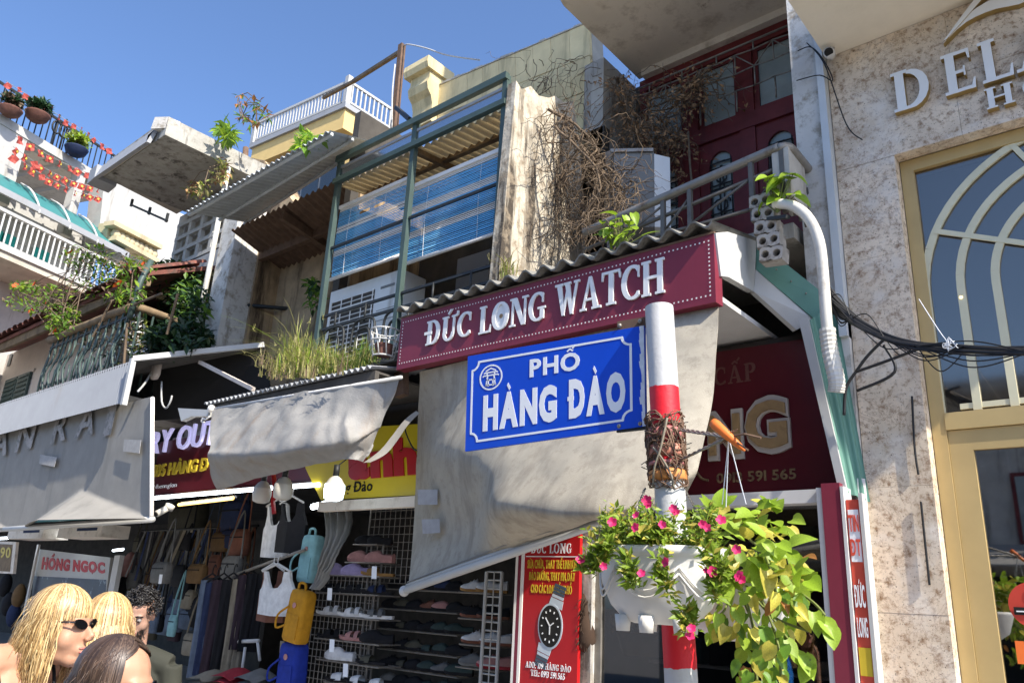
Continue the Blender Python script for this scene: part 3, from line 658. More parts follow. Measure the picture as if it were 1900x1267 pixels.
# fibre cement roof behind and above the sign
ro = thing('sheet_roof', 'grey wavy fibre cement roof sheet just above the watch sign', 'roof', (-3,4,3.75))
mb = MB(); corr(mb, V((xl+.0,SY-.06,zT+.045)), V((xr2+.02,SY-.06,zT+.045)), V((xl,4.3,zT+.20)), 17, .026, (0,-.25,1), along=3, thick=.012); mb.build('sheet', M_['fibro'], ro, True)
mb = MB(); mb.box((xl,SY+.1,zT-.05), (xr2,SY+.16,zT-.005)); mb.box((xl,4.2,zT-.0), (xr2,4.28,zT+.11)); mb.build('batten', M_['wood'], ro)
# white and green fascia of the side, soffit
fa = thing('awning_fascia', 'white and sea green sheet fascia on the sunny end of the watch sign', 'fascia', (-1.72,4.2,3.3))
FX = xr2+.012
pts = [PX(p[0],p[1],FX) for p in ((1328,432),(1350,430),(1404,447),(1399,541),(1352,514),(1338,512))]
mb = MB(); mb.poly([V((FX,p.y,p.z)) for p in pts], (-.04,0,0)); mb.build('white_panel', M_['white_paint'], fa)
g = [PX(1404,447,FX+.004), PY(1548,560,4.34), PY(1514,594,4.30), PX(1403,500,FX+.004)]
mb = MB(); mb.poly(g, (-.012,.012,0)); mb.build('green_panel', M_['green_sheet'], fa)
w2 = [PX(1402,500,FX), PY(1512,592,4.31), PY(1478,612,4.29), PX(1399,541,FX)]
mb = MB(); mb.poly(w2, (-.03,.02,0)); mb.build('white_panel', M_['white_paint'], fa)
mb = MB()
for p in ((1408,500),(1440,530),(1470,480),(1500,520)):
    q = lerp(lerp(g[0],g[3],.5),lerp(g[1],g[2],.5),(p[0]-1400)/140)+V((.012,-.01,0)); mb.ball((q.x,q.y,q.z), .006, 6, 4)
mb.build('screw', M_['galv'], fa)
zs_ = 3.33
mb = MB(); mb.poly([V((-2.6,SY+.1,zs_)), V((FX-.03,SY+.1,zs_)), V((FX-.03,5.0,zs_-.02)), V((-2.6,5.0,zs_-.02))], (0,0,.03)); mb.build('soffit', M_['grey_paint'], fa)
# maroon board NG
NY = 4.42
nb = thing('shop_board', 'dark maroon board with big gold NG and a phone number behind the pole', 'shop sign', (-2.2,NY,2.3))
pt, pb = PY(1503,627,NY), PY(1558,913,NY)
ztop = PY(1335,674,NY).z; zbt = pb.z
mb = MB(); mb.poly([V((-3.3,NY,zbt)), V((pb.x,NY,zbt)), V((pt.x,NY,pt.z)), V((-3.3,NY,ztop+.10))], (0,.06,0)); mb.build('panel', M_['board_red'], nb)
def N_(px, py): return PY(px, py, NY-.002)
for bold, m_, d in ((.075, M_['ng_edge'], .020), (.03, M_['ng_gold'], .034)):
    for ch, q in (('N',((1316,848),(1382,838),(1310,772))), ('G',((1385,836),(1470,826),(1382,748)))):
        a_, b_, c_ = N_(*q[0]), N_(*q[1]), N_(*q[2]); ins = .0 if bold > .05 else .014
        zf = a_.z; put_text(ch, V((a_.x+ins,NY,zf+ins)), V((b_.x-ins,NY,zf+ins)), V((a_.x+ins,NY,c_.z-ins)), d, m_, nb, bold=bold)
a_, b_ = N_(1325,716), N_(1403,705); put_text('CẤP', V((a_.x,NY,a_.z)), V((b_.x,NY,a_.z)), V((a_.x,NY,a_.z+.115)), .004, M_['ghost'], nb, serif=True)
a_, b_ = N_(1330,896), N_(1478,890); put_text('0913 591 565', V((a_.x,NY,a_.z)), V((b_.x,NY,a_.z)), V((a_.x,NY,a_.z+.058)), .006, M_['faded_gold'], nb, bold=.02)
a_ = N_(1305,884); mb = MB(); mb.tube(spline([V((a_.x-.04,NY-.006,a_.z+.03)), V((a_.x-.01,NY-.006,a_.z-.01)), V((a_.x+.035,NY-.006,a_.z-.025))], 6), .008, 6); mb.build('phone_sign', M_['faded_gold'], nb)
# white jamb strip and green side sheet
ge = thing('side_sheeting', 'sea green ribbed sheet with white edge strip between maroon board and granite', 'cladding', (-1.4,4.3,2.3))
q = [PY(1481,590,4.2), PY(1499,588,4.2), PY(1570,905,4.2), PY(1556,910,4.2)]
mb = MB(); mb.poly(q, (0,.03,0)); mb.build('edge_strip', M_['white_paint'], ge)
A_, B_2 = PY(1500,596,4.215), PY(1548,560,4.36); C_, D_ = PY(1615,931,4.36), PY(1568,912,4.215)
mb = MB(); corr(mb, A_, B_2, D_, 3, .012, (.7,-.7,0), C=C_, along=4); mb.build('sheet', M_['green_sheet'], ge, True)
# ------------------------------------------------------------------ the house with the blue blinds
bh = thing('blind_house', 'yellow block parapet house with green steel balcony frame and bare party wall', 'house', (-4.8,5,0))
XP = -3.55
pf = [PX(p[0],p[1],XP) for p in ((958,150),(968,166),(985,160),(1000,178),(1018,182),(1030,178),(1046,190),(1064,188),(1072,240),(1080,330),(1088,475),(922,540))]
mb = MB(); mb.poly([V((XP,p.y,p.z)) for p in pf], (-.09,0,0)); mb.build('party_wall', M_['party_wall'], bh)
Yp = 5.32
tl_, tr_, br_, bl_ = PY(812,160,Yp), PY(1092,42,Yp), PY(1104,300,Yp), PY(812,400,Yp)
mb = MB(); mb.poly([p+V((0,.05,0)) for p in (tl_,tr_,br_,bl_)], (0,.2,0)); mb.build('wall', M_['old_grey'], bh)
for i in range(9):
    for j in range(4):
        u0, u1, v0, v1 = i/9+.001, (i+1)/9-.001, j/4+.003, (j+1)/4-.003
        off = V((0,-random.uniform(.0,.004),0)); mb = MB(); mb.poly([bil(tl_,tr_,br_,bl_,a,b)+off for a, b in ((u0,v0),(u1,v0),(u1,v1),(u0,v1))], (0,.048,0)); mb.build('block', M_['yellow_wall'], bh)
mb = MB()
for i in range(24):                                                 # weathered top edge
    a, b = lerp(tl_,tr_,i/24), lerp(tl_,tr_,(i+1)/24); h_ = random.uniform(.008,.03); mb.poly([a+V((0,-.01,0)), b+V((0,-.01,0)), b+V((0,-.01,h_)), a+V((0,-.01,h_))], (0,.25,0))
mb.build('coping', M_['old_grey'], bh)
b0 = PY(757,140,5.12); xw = PY(812,140,5.12).x - b0.x
prof = [(0,.0),(-.16,.0),(-.17,-.06),(-.13,-.10),(-.13,-.20),(-.16,-.27),(-.14,-.36),(-.08,-.42),(-.05,-.52),(-.05,-.75),(0.2,-.75),(.2,0)]
mb = MB(); mb.poly([V((b0.x+.03,5.28+y,b0.z+.03+z)) for y, z in prof], (xw*.62,0,0)); mb.poly([V((b0.x-.02,5.28+y*1.15,b0.z+.03+z)) for y, z in ((.2,.05),(-.18,.05),(-.19,-.03),(-.17,-.10),(.2,-.10))], (xw*.78,0,0)); mb.build('console', M_['yellow_wall'], bh)
YF = 4.0; fl, fm, fr_ = -5.85, -4.76, -3.68; zt1, zt2 = 5.77, 5.52
for x in (fl,fm,fr_):
    mb = MB(); mb.bar((x,YF,3.6), (x,YF,zt1+.02), .05,.05, up=(0,1,0)); mb.build('post', M_['steel_green'], bh)
for z, w in ((zt1,.06),(zt2,.05)):
    mb = MB(); mb.bar((fl-.03,YF-.028,z), (fr_+.03,YF-.028,z), .05,w); mb.build('beam', M_['steel_green'], bh)
mb = MB(); mb.bar((fl,YF,zt1-.09), (fr_,YF,zt1-.09), .03,.025); mb.build('beam', M_['tin_white'], bh)
for a, b in ((fl+.03,fm-.03),(fm+.03,fr_-.03)):
    mb = MB(); mb.box((a,YF-.006,zt2+.03), (b,YF+.002,zt1-.11)); mb.build('panel', M_['acrylic'], bh)
    for z in (4.10,3.97,4.80): mb = MB(); mb.bar((a,YF,z), (b,YF,z), .022,.022); mb.build('rail', M_['iron_black'], bh)
mb = MB(); corr(mb, V((fl-.05,4.03,zt2+.0)), V((fr_+.1,4.03,zt2+.0)), V((fl-.05,5.25,zt2+.18)), 26, .018, (0,0,1), along=2); mb.build('roof_sheet', M_['cream_sheet'], bh, True)
mb = MB()
for y in (4.35,4.8): mb.bar((fl,y,zt2-.01+.15*(y-4)/1.25), (fr_,y,zt2-.01+.15*(y-4)/1.25), .05,.06)
mb.bar((fm,4.03,zt2-.03), (fm,5.2,zt2+.1), .05,.05); mb.build('rafter', M_['wood'], bh)
mb = MB(); mb.box((-6.2,5.3,3.3), (-3.6,5.4,6.0)); mb.box((-6.2,4.1,3.55), (-3.62,5.35,3.62)); mb.box((-6.15,4.3,3.6), (-6.05,5.3,6.6)); mb.build('room_wall', M_['dark_room'], bh)
mb = MB(); wx0, wx1 = PY(845,500,5.0).x, PY(905,490,5.0).x; mb.box((wx0,5.02,3.7), (wx1,5.04,4.9)); mb.build('curtain', M_['tin_white'], bh)
mb = MB()                                                           # scroll work of the balcony rail
for cx_ in [fl+.25+.42*i for i in range(5)]:
    for s_ in (.15,.09):
        mb.tube(spline([V((cx_-s_,YF-.01,3.66)), V((cx_-s_,YF-.01,3.66+s_*1.4)), V((cx_-s_*.7,YF-.01,3.72+s_*1.5)), V((cx_,YF-.01,3.73+s_*1.5)), V((cx_+s_*.7,YF-.01,3.72+s_*1.5)), V((cx_+s_,YF-.01,3.66+s_*1.4)), V((cx_+s_,YF-.01,3.66))], 16), .012, 6)
    mb.tube([(cx_,YF-.01,3.93), (cx_,YF-.01,4.1)], .01, 5)
mb.build('scroll_rail', M_['iron_black'], bh, True)

for nm, corners, lab in (('l', ((628,383),(752,347),(748,474),(620,512)), 'left blue slatted blind with cream bands above the air conditioner'), ('r', ((760,345),(952,283),(948,428),(757,481)), 'right blue slatted blind with cream bands beside the bare party wall')):
    c = [PY(p[0],p[1],4.13) for p in corners]; xa_, xb_ = (c[0].x+c[3].x)/2, (c[1].x+c[2].x)/2; zt_ = (c[0].z+c[1].z)/2; zb_ = (c[2].z+c[3].z)/2
    bl = thing('window_blind', lab, 'blind', ((xa_+xb_)/2,4.13,zt_), 'blue window blinds of the steel balcony')
    n = 44; blue, cream = MB(), MB()
    for i in range(n):
        t = (i+.5)/n; tgt = cream if (.27 < t < .37 or .61 < t < .71 or t < .04) else blue
        z = lerp(zt_,zb_,t); h = (zt_-zb_)/n; j = random.uniform(-.002,.002); sag = .012*math.sin(math.pi*t)
        if .16 < t < .20 and nm == 'l': segs = ((0,.33),(.48,.55),(.70,1))
        else: segs = ((0,1),)
        for s0, s1 in segs:
            p0, p1 = V((lerp(xa_,xb_,s0),4.13+j-sag,z)), V((lerp(xa_,xb_,s1),4.13+j-sag,z))
            tgt.poly([p0+V((0,-.004,-h*.50)), p1+V((0,-.004,-h*.50)), p1+V((0,.004,h*.50)), p0+V((0,.004,h*.50))], (0,.002,0))
    blue.build('slat', M_['blind_blue'], bl, kind='stuff'); cream.build('slat_band', M_['blind_cream'], bl, kind='stuff')
    mb = MB(); mb.tube([(xa_-.01,4.12,zb_-.015), (xb_+.01,4.12,zb_-.015)], .017, 8); mb.build('bottom_rail', M_['blind_cream'], bl, True)
    mb = MB(); mb.box((xa_,4.11,zt_), (xb_,4.16,zt_+.035)); mb.build('head_rail', M_['blind_cream'], bl)
    for t in (.2,.72): mb = MB(); mb.tube([(lerp(xa_,xb_,t),4.115,zt_), (lerp(xa_,xb_,t),4.10,(zt_+zb_)/2), (lerp(xa_,xb_,t),4.115,zb_)], .0018, 4); mb.build('cord', M_['blind_cream'], bl)
def air_con(px0, px1, Y, z0, z1, lab):
    x0, x1 = PY(*px0,Y).x, PY(*px1,Y).x; a = thing('air_conditioner', lab, 'air conditioner', ((x0+x1)/2,Y,z0))
    mb = MB(); mb.box((x0,Y,z0), (x1,Y+.3,z1)); mb.build('casing', M_['ac_white'], a)
    xs_ = lerp(x0,x1,.66); mb = MB(); mb.box((x0+.05,Y-.004,z0+.05), (xs_,Y-.001,z1-.12)); mb.build('fan_dark_plate', M_['dark_room'], a)  # flat dark plate stands in for the shaded hollow behind the grille
    mb = MB()
    for i in range(15):
        z = lerp(z0+.06,z1-.13,i/14); mb.bar((x0+.05,Y-.012,z), (xs_,Y-.012,z), .006,.007 if i % 4 else .014)
    for i in range(5): mb.bar((lerp(x0+.06,xs_-.01,i/4),Y-.016,z0+.05), (lerp(x0+.06,xs_-.01,i/4),Y-.016,z1-.12), .006,.008, up=(0,1,0))
    mb.build('fan_grille', M_['ac_white'], a)
    mb = MB()
    for i in range(6): mb.box((xs_+.05,Y-.003,lerp(z0+.08,z1-.25,i/5)), (x1-.03,Y-.001,lerp(z0+.08,z1-.25,i/5)+.006))
    mb.box((xs_+.08,Y-.003,z1-.14), (x1-.08,Y-.001,z1-.115)); mb.build('label_plate', M_['ac_grey'], a)
    return a
air_con((612,560),(742,540),4.26,3.66,4.50, 'white air conditioner with fan grille under the left blue blind')

wb = thing('wire_basket', 'white round wire plant basket hanging left of the maroon watch sign', 'basket', (-4.6,3.8,3.4))
c = PY(713,640,3.72)
mb = MB()
for z, r in ((.11,.115),(.02,.11),(-.10,.085)): mb.tube([V((c.x+r*math.cos(t*math.pi/10),c.y+r*math.sin(t*math.pi/10),c.z+z)) for t in range(21)], .007, 5)
for k in range(9):
    a = k*2*math.pi/9; mb.tube([V((c.x+.115*math.cos(a),c.y+.115*math.sin(a),c.z+.11)), V((c.x+.085*math.cos(a+.3),c.y+.085*math.sin(a+.3),c.z-.10))], .006, 5)
mb.build('wire', M_['white_paint'], wb, True)
mb = MB(); mb.tube([c+V((0,0,-.09)), c+V((0,0,.0))], [.06,.075], 12); mb.build('pot', M_['terracotta'], wb)

# low ledge roof over the middle shop
Z2 = 3.29; x0, x1 = PY(385,745,3.55).x, -4.42
r2 = thing('sheet_roof', 'thin dark sheet roof edge under the weeds, above the silver cloth', 'roof', (-5.6,3.8,Z2))
mb = MB(); corr(mb, V((x0,3.52,Z2)), V((x1,3.52,Z2)), V((x0,4.1,Z2+.12)), 34, .016, (0,-.2,1), along=2, thick=.006); mb.build('sheet', M_['tin_white'], r2, True)
mb = MB(); mb.box((x0,3.56,Z2-.10), (x1,3.60,Z2-.022)); mb.box((x0,3.60,Z2-.04), (x1,4.35,Z2-.024)); mb.build('batten', M_['dark_room'], r2)

# ------------------------------------------------------------------ the gap house with the zinc sheet
gh = thing('gap_house', 'dark recessed balcony with stained brown wall under a grey zinc sheet', 'house', (-7,5,0))
A_, D_, B_3, C_ = PY(345,393,3.3), PY(612,242,3.3), PY(461,413,4.4), PY(690,262,4.4)
mb = MB(); corr(mb, A_, D_, B_3, 30, .014, (0,-.3,1), C=C_, along=5, thick=.004); mb.build('roof_sheet', M_['zinc'], gh, True)
mb = MB()
for t in (.05,.5,.93): mb.bar(lerp(A_,B_3,t)+V((0,0,-.03)), lerp(D_,C_,t)+V((0,0,-.03)), .03,.03)
mb.build('purlin', M_['zinc'], gh)
Yw = 5.05
w = [PY(455,395,Yw), PY(650,300,Yw), PY(620,700,Yw), PY(440,700,Yw)]
mb = MB(); mb.poly([V((w[3].x-.3,Yw,3.3)), V((-6.1,Yw,3.3)), V((-6.1,Yw,6.5)), V((w[3].x-.3,Yw,6.5))], (0,.1,0)); mb.build('wall', M_['brown_wall'], gh)
mb = MB(); zc_ = 5.72; corr(mb, V((-8.4,4.3,zc_+.12)), V((-6.02,4.3,zc_+.12)), V((-8.4,Yw,zc_-.12)), 22, .02, (0,0,1), along=2); mb.build('ceiling', M_['rust'], gh, True)
mb = MB(); mb.bar((-8.4,4.75,zc_-.06), (-6.05,4.75,zc_-.06), .07,.12); mb.bar((-7.3,4.3,zc_), (-7.3,5.4,zc_-.2), .06,.1); mb.build('beam', M_['rust'], gh)
mb = MB(); mb.box((-6.12,4.4,3.3), (-6.02,5.5,5.9)); mb.build('wall', M_['brown_wall'], gh)
cx0 = PY(422,500,4.4).x
mb = MB(); mb.box((-8.80,4.38,3.3), (-8.44,4.75,6.35)); mb.build('pilaster', M_['old_white'], gh)
mb = MB(); mb.box((-8.44,4.72,3.3), (-8.40,5.5,6.2)); mb.build('wall', M_['brown_wall'], gh)
mb = MB(); p0, p1 = PY(459,415,4.62), PY(450,640,4.62); mb.tube([V((p0.x+.1,4.62,6.1)), V((p0.x+.1,4.62,3.4))], .045, 10); mb.tube([V((p0.x+.1,4.62,5.0)), V((p0.x+.75,5.3,5.0))], .025, 6); mb.build('downpipe', M_['iron_black'], gh, True)
mb = MB(); mb.tube([V((-8.86,4.34,6.9)), V((-8.86,4.34,5.6)), V((-8.88,4.32,3.8))], .035, 8); mb.build('downpipe', M_['pvc'], gh, True)
mb = MB(); mb.box((-8.9,4.3,3.0), (-6.0,5.6,3.3)); mb.build('floor', M_['old_grey'], gh)
# small brick pier behind the zinc sheet
bp_ = thing('brick_pier', 'stub of bare brown brick wall with dark pipes behind the zinc sheet', 'wall', (-9.6,5.9,6))
mb = MB(); a, b = PY(462,290,5.9), PY(505,290,5.9); mb.poly([PY(460,400,5.9), PY(560,400,5.9), PY(512,325,5.9), PY(490,298,5.9), PY(462,292,5.9)], (0,.3,0)); mb.build('wall', M_['brown_wall'], bp_)
mb = MB(); mb.tube([PY(456,275,5.85), PY(452,350,5.85)], .05, 8); mb.build('pipe', M_['rust'], bp_, True)
mb = MB(); mb.tube(spline([PY(452,290,5.8), PY(436,305,5.8), PY(430,340,5.8), PY(425,365,5.8)], 10), .04, 8); mb.tube(spline([PY(438,298,5.75), PY(425,318,5.75), PY(420,350,5.75)], 8), .035, 8); mb.build('pipe', M_['pvc'], bp_, True)
mb = MB(); mb.bar(PY(462,296,5.8), PY(498,312,5.8), .05,.05); mb.build('bar', M_['grey_paint'], bp_)

# ------------------------------------------------------------------ house with the concrete canopy
sh = thing('canopy_house', 'house with big stained concrete canopy, white lattice and leafy iron balcony', 'house', (-10,5,0))
mb = MB(); mb.poly([V((-10.72,3.49,7.0)), V((-9.30,3.49,7.0)), V((-9.46,4.7,7.0)), V((-10.95,4.7,7.0))], (0,0,.12)); mb.build('canopy', M_['slab_grey'], sh)
xr_ = -8.95; t0, t1 = PX(300,210,xr_), PX(452,298,xr_); q0, q1 = PX(306,250,xr_), PX(404,301,xr_)
zq = q0.z
mb = MB(); mb.poly([V((-10.75,3.52,zq)), V((xr_,q0.y,zq)), V((xr_,5.2,zq)), V((-10.75,5.2,zq))], (0,0,t0.z-zq)); mb.build('parapet', M_['slab_white'], sh)
mb = MB(); mb.poly([V((-10.9,3.40,6.93)), V((-9.2,3.40,6.93)), V((-9.2,3.40,7.02)), V((-9.2,3.46,7.14)), V((-10.9,3.46,7.14))], (0,.05,0)); mb.build('gutter', M_['tin_white'], sh)
mb = MB(); a, b = PY(291,215,3.4), PY(284,245,3.4); mb.poly([V((a.x-.05,3.4,a.z)), V((a.x+.1,3.5,a.z)), V((a.x+.07,3.5,7.1)), V((a.x-.1,3.4,7.1))], (.02,.15,0)); mb.build('end_plate', M_['old_white'], sh)
mb = MB(); mb.poly([V((-10.95,3.40,6.90)), V((-10.72,3.40,6.93)), V((-10.72,3.40,7.14)), V((-10.95,3.40,7.12))], (0,.3,0)); mb.build('end_plate', M_['tin_white'], sh)
Yl = 4.7
mb = MB(); mb.box((-11.0,Yl+.08,5.6), (-8.85,Yl+.2,7.0)); mb.build('wall', M_['old_grey'], sh)
lx0, lx1, lz0, lz1 = -10.72, -8.98, 6.05, 6.72
for i in range(6):
    x = lerp(lx0,lx1,i/5); mb = MB(); mb.bar((x,Yl,lz0), (x,Yl,lz1), .075,.06, up=(0,1,0)); mb.build('lattice_bar', M_['white_wall'], sh)
for j in range(4):
    z = lerp(lz0,lz1,j/3); mb = MB(); mb.bar((lx0-.04,Yl-.01,z), (lx1+.04,Yl-.01,z), .05,.06); mb.build('lattice_bar', M_['white_wall'], sh)
mb = MB(); mb.box((-11.0,Yl-.03,5.72), (-8.86,Yl+.07,6.0)); mb.build('beam', M_['tin_white'], sh)
mb = MB(); mb.box((-11.0,Yl-.02,5.62), (-8.86,5.6,5.715)); mb.build('ceiling', M_['yellow_wall'], sh)
mb = MB(); mb.box((-15,5.5,3.3), (-8.85,5.6,6.9)); mb.build('wall', M_['dark_room'], sh)
mb = MB()
for x in (-9.55,-9.3,-9.05): mb.bar((x,5.0,3.9), (x,5.0,5.6), .05,.05, up=(0,1,0))
mb.build('window_bars', M_['steel_green'], sh)
zr, xc, yc = 4.75, -9.06, 3.6
for a, b in (((-11.5,yc,zr),(xc,yc,zr)), ((xc,yc,zr),(xc-.12,5.0,zr+.02))):
    mb = MB(); n = 10; pts = [lerp(V(a),V(b),i/n)+V((0,0,random.uniform(-.012,.012))) for i in range(n+1)]; mb.tube(pts, [.05+random.uniform(-.008,.008) for _ in pts], 8); mb.build('wood_rail', M_['wood'], sh, True)
n = 14
for i in range(n):
    x = random.uniform(-.06,.06)+lerp(-11.35,xc-.05,i/(n-1)); mb = MB(); s_ = random.choice((-1,1))
    mb.tube(spline([V((x,yc,zr-.04)), V((x+s_*.02,yc-.02,zr-.3)), V((x-s_*.05,yc-.07,zr-.55)), V((x+s_*.03,yc-.04,zr-.8)), V((x,yc,zr-1.0))], 10), .014, 5)
    for zq in (-.3,-.62): mb.tube(spline([V((x+.02,yc-.03,zr+zq+.12)), V((x+.10,yc-.05,zr+zq+.03)), V((x+.08,yc-.05,zr+zq-.10)), V((x+.0,yc-.04,zr+zq-.06))], 8), .011, 5)
    mb.build('baluster', M_['steel_green'], sh, True)
for q in (.12,.98): mb = MB(); mb.bar((-11.4,yc,zr-q), (xc,yc,zr-q), .02,.03); mb.build('rail', M_['iron_black'], sh)
for i in range(8):
    t = i/7; mb = MB(); mb.tube([V((xc-.12*t,lerp(3.7,4.9,t),zr-.03)), V((xc-.12*t,lerp(3.7,4.9,t),zr-1)), ], .012, 5); mb.build('baluster', M_['steel_green'], sh)
mb = MB(); mb.box((-11.5,3.62,3.5), (-9.0,5.5,3.7)); mb.build('balcony_floor', M_['old_grey'], sh)
mb = MB(); mb.tube([PY(240,590,3.58), PY(262,520,3.62), PY(281,484,3.7)], .035, 8); mb.build('pole', M_['steel_green'], sh, True)
for pa, pb in (((172,625),(212,548)),((300,545),(250,565)),((236,600),(228,700)),((330,545),(310,620))):
    mb = MB(); mb.tube([PY(*pa,3.5), PY(*pb,3.55)], .015, 6); mb.build('stick', M_['dry'], sh)

# ------------------------------------------------------------------ pink house at the left edge
ph = thing('pink_house', 'pale pink house with grey green shutters under a dark tile eave', 'house', (-13,5,0))
Yk = 4.5
mb = MB(); mb.box((-18,Yk,2.9), (-11.6,Yk+.3,5.6)); mb.build('wall', M_['pink_wall'], ph)
s0, s1 = PY(12,720,Yk), PY(60,700,Yk); zt_, zb_ = PY(62,690,Yk).z, 4.0
shx0, shx1 = s0.x, s1.x
for i in range(2):
    xa_, xb_ = lerp(shx0,shx1,i*.5)+.02, lerp(shx0,shx1,i*.5+.5)-.02
    mb = MB(); mb.box((xa_,Yk-.05,zb_), (xb_,Yk-.01,zt_)); o = mb.build('shutter', M_['steel_green'], ph)
    mb = MB()
    for k in range(12):
        z = lerp(zb_+.05,zt_-.05,k/11); mb.poly([V((xa_+.05,Yk-.075,z-.02)), V((xb_-.05,Yk-.075,z-.02)), V((xb_-.05,Yk-.052,z+.015)), V((xa_+.05,Yk-.052,z+.015))], (0,.004,0))
    mb.build('louvre', M_['steel_green'], o)
mb = MB(); mb.box((shx0-.06,Yk-.03,zt_), (shx1+.06,Yk-.0,zt_+.05)); mb.build('window_frame', M_['pink_wall'], ph)
v_ = PY(20,668,Yk); mb = MB(); mb.box((v_.x-.07,Yk-.02,v_.z-.12), (v_.x+.07,Yk-.003,v_.z+.12)); mb.build('vent', M_['ac_grey'], ph)
e0, e1 = PY(-60,660,3.85), PY(262,497,3.85)
ez = (PY(60,612,3.85).z); r0, r1 = V((-16,3.8,5.35)), V((e1.x+.3,3.8,5.35))
mb = MB(); mb.poly([r0, r1, V((r1.x,6.3,6.5)), V((r0.x,6.3,6.5))], (0,0,-.06)); mb.build('roof', M_['tile_roof'], ph)
mb = MB(); mb.bar((r0.x,3.86,5.24), (r1.x,3.86,5.24), .05,.14); mb.build('eave_board', M_['wood'], ph)
tm = MB(); tm.grid([[V((.11*math.cos(a)*1.0, y, .06*math.sin(a))) for a in [math.pi*k/5 for k in range(6)]] for y in (-.16,.16)]); tm.grid([[V((.09*math.cos(a), y, .045*math.sin(a))) for a in [math.pi*k/5 for k in range(5,-1,-1)]] for y in (-.16,.16)])
tme = tm.mesh('tile', M_['tile_roof'], True)
sl_ = math.atan2(1.15,2.5)
for j in range(3):
    for i in range(26):
        x = r1.x-.1-i*.225; d_ = .08+j*.30
        piece('tile', tme, ph, (x+random.uniform(-.01,.01), 3.78+d_*math.cos(sl_), 5.37+d_*math.sin(sl_)+j*.012), Matrix.Rotation(sl_+random.uniform(-.04,.04), 3, 'X'))

# ------------------------------------------------------------------ yellow rooftop house at the back
yh = thing('yellow_house', 'bright yellow rooftop room with white balcony railing against the sky', 'house', (-11,8,0))
Z0 = 10.0
c0, c1, c2 = PZ(470,268,Z0), PZ(642,193,Z0), PZ(728,247,Z0)
c3 = c0 + (c2-c1); zt_ = PY(642,147,c1.y).z; ex = (c1-c0).normalized(); ey = (c2-c1).normalized()
mb = MB(); mb.poly([c0-ex*.05-ey*.05, c1+ex*.05-ey*.05, c2+ex*.05, c3-ex*.05], (0,0,-.10)); mb.build('balcony_slab', M_['tin_white'], yh)
mb = MB(); f_ = -.42; mb.poly([c0, c1, c2, c3], (0,0,-.40)); 
for p in (): pass
o = mb.build('fascia', M_['bright_yellow'], yh); o.location.z -= .101
in_ = .35
w0, w1 = c0+ey*in_, c1+ey*in_-ex*.02; w2, w3 = c2-ex*.02, c3
mb = MB(); mb.poly([V((p.x,p.y,5)) for p in (w0,w1,w2,w3)], (0,0,Z0-.505-5)); mb.build('wall', M_['bright_yellow'], yh)
mb = MB(); mb.poly([w0+ex*.15-ey*.02+V((0,0,-.62)), w1-ex*.25-ey*.02+V((0,0,-.62)), w1-ex*.25-ey*.02+V((0,0,-1.6)), w0+ex*.15-ey*.02+V((0,0,-1.6))], ey*.015); mb.build('window_frame', M_['white_wall'], yh)
for i in range(4):
    a, b = lerp(w0+ex*.25,w1-ex*.35,i/4+.01), lerp(w0+ex*.25,w1-ex*.35,(i+1)/4-.01); mb = MB(); mb.poly([a-ey*.03+V((0,0,-.76)), b-ey*.03+V((0,0,-.76)), b-ey*.03+V((0,0,-1.55)), a-ey*.03+V((0,0,-1.55))], ey*.008); mb.build('pane', M_['hotel_glass'], yh)
H = zt_-Z0
for p in (c0, c1, c2, lerp(c1,c2,.999)):
    mb = MB(); mb.bar(p+V((0,0,0)), p+V((0,0,H*(1.0 if p is c1 else .86))), .10,.10, up=(0,1,0)); mb.build('rail_post', M_['white_paint'], yh)
for a, b, n in ((c0,c1,30),(c1,c2,11)):
    mb = MB()
    for i in range(1,n): p = lerp(a,b,i/n); mb.bar(p+V((0,0,.08)), p+V((0,0,H*.8)), .028,.028, up=(0,1,0))
    mb.build('baluster', M_['white_paint'], yh, kind='stuff')
    mb = MB(); mb.bar(a+V((0,0,H*.82)), b+V((0,0,H*.82)), .05,.05); mb.bar(a+V((0,0,.07)), b+V((0,0,.07)), .04,.04); mb.build('handrail', M_['white_paint'], yh)
rp = thing('roof_post', 'leaning brown steel post with slanting bar and white cable above the blinds', 'post', (-7,5.6,6.5))
mb = MB(); mb.bar(PY(746,84,5.6), PY(731,245,5.6), .075,.075, up=(0,1,0)); mb.build('upright', M_['rust'], rp)
mb = MB(); mb.bar(PY(742,97,5.62), PY(655,152,5.9), .05,.05); mb.bar(PY(655,152,5.9), PY(600,182,6.1), .045,.045); mb.build('slant_bar', M_['wood'], rp)
mb = MB(); mb.tube(spline([PY(748,86,5.6), PY(758,83,5.58), PY(790,90,5.5), PY(830,103,5.45), PY(890,112,5.4)], 18), .010, 5); mb.tube(spline([PY(733,120,5.55), PY(728,170,5.55), PY(727,240,5.55)], 10), .012, 5); mb.build('cable', M_['white_paint'], rp, True)
mb = MB(); mb.bar(PY(735,200,5.5), PY(760,222,5.3), .05,.05); mb.build('brace', M_['iron_black'], rp)

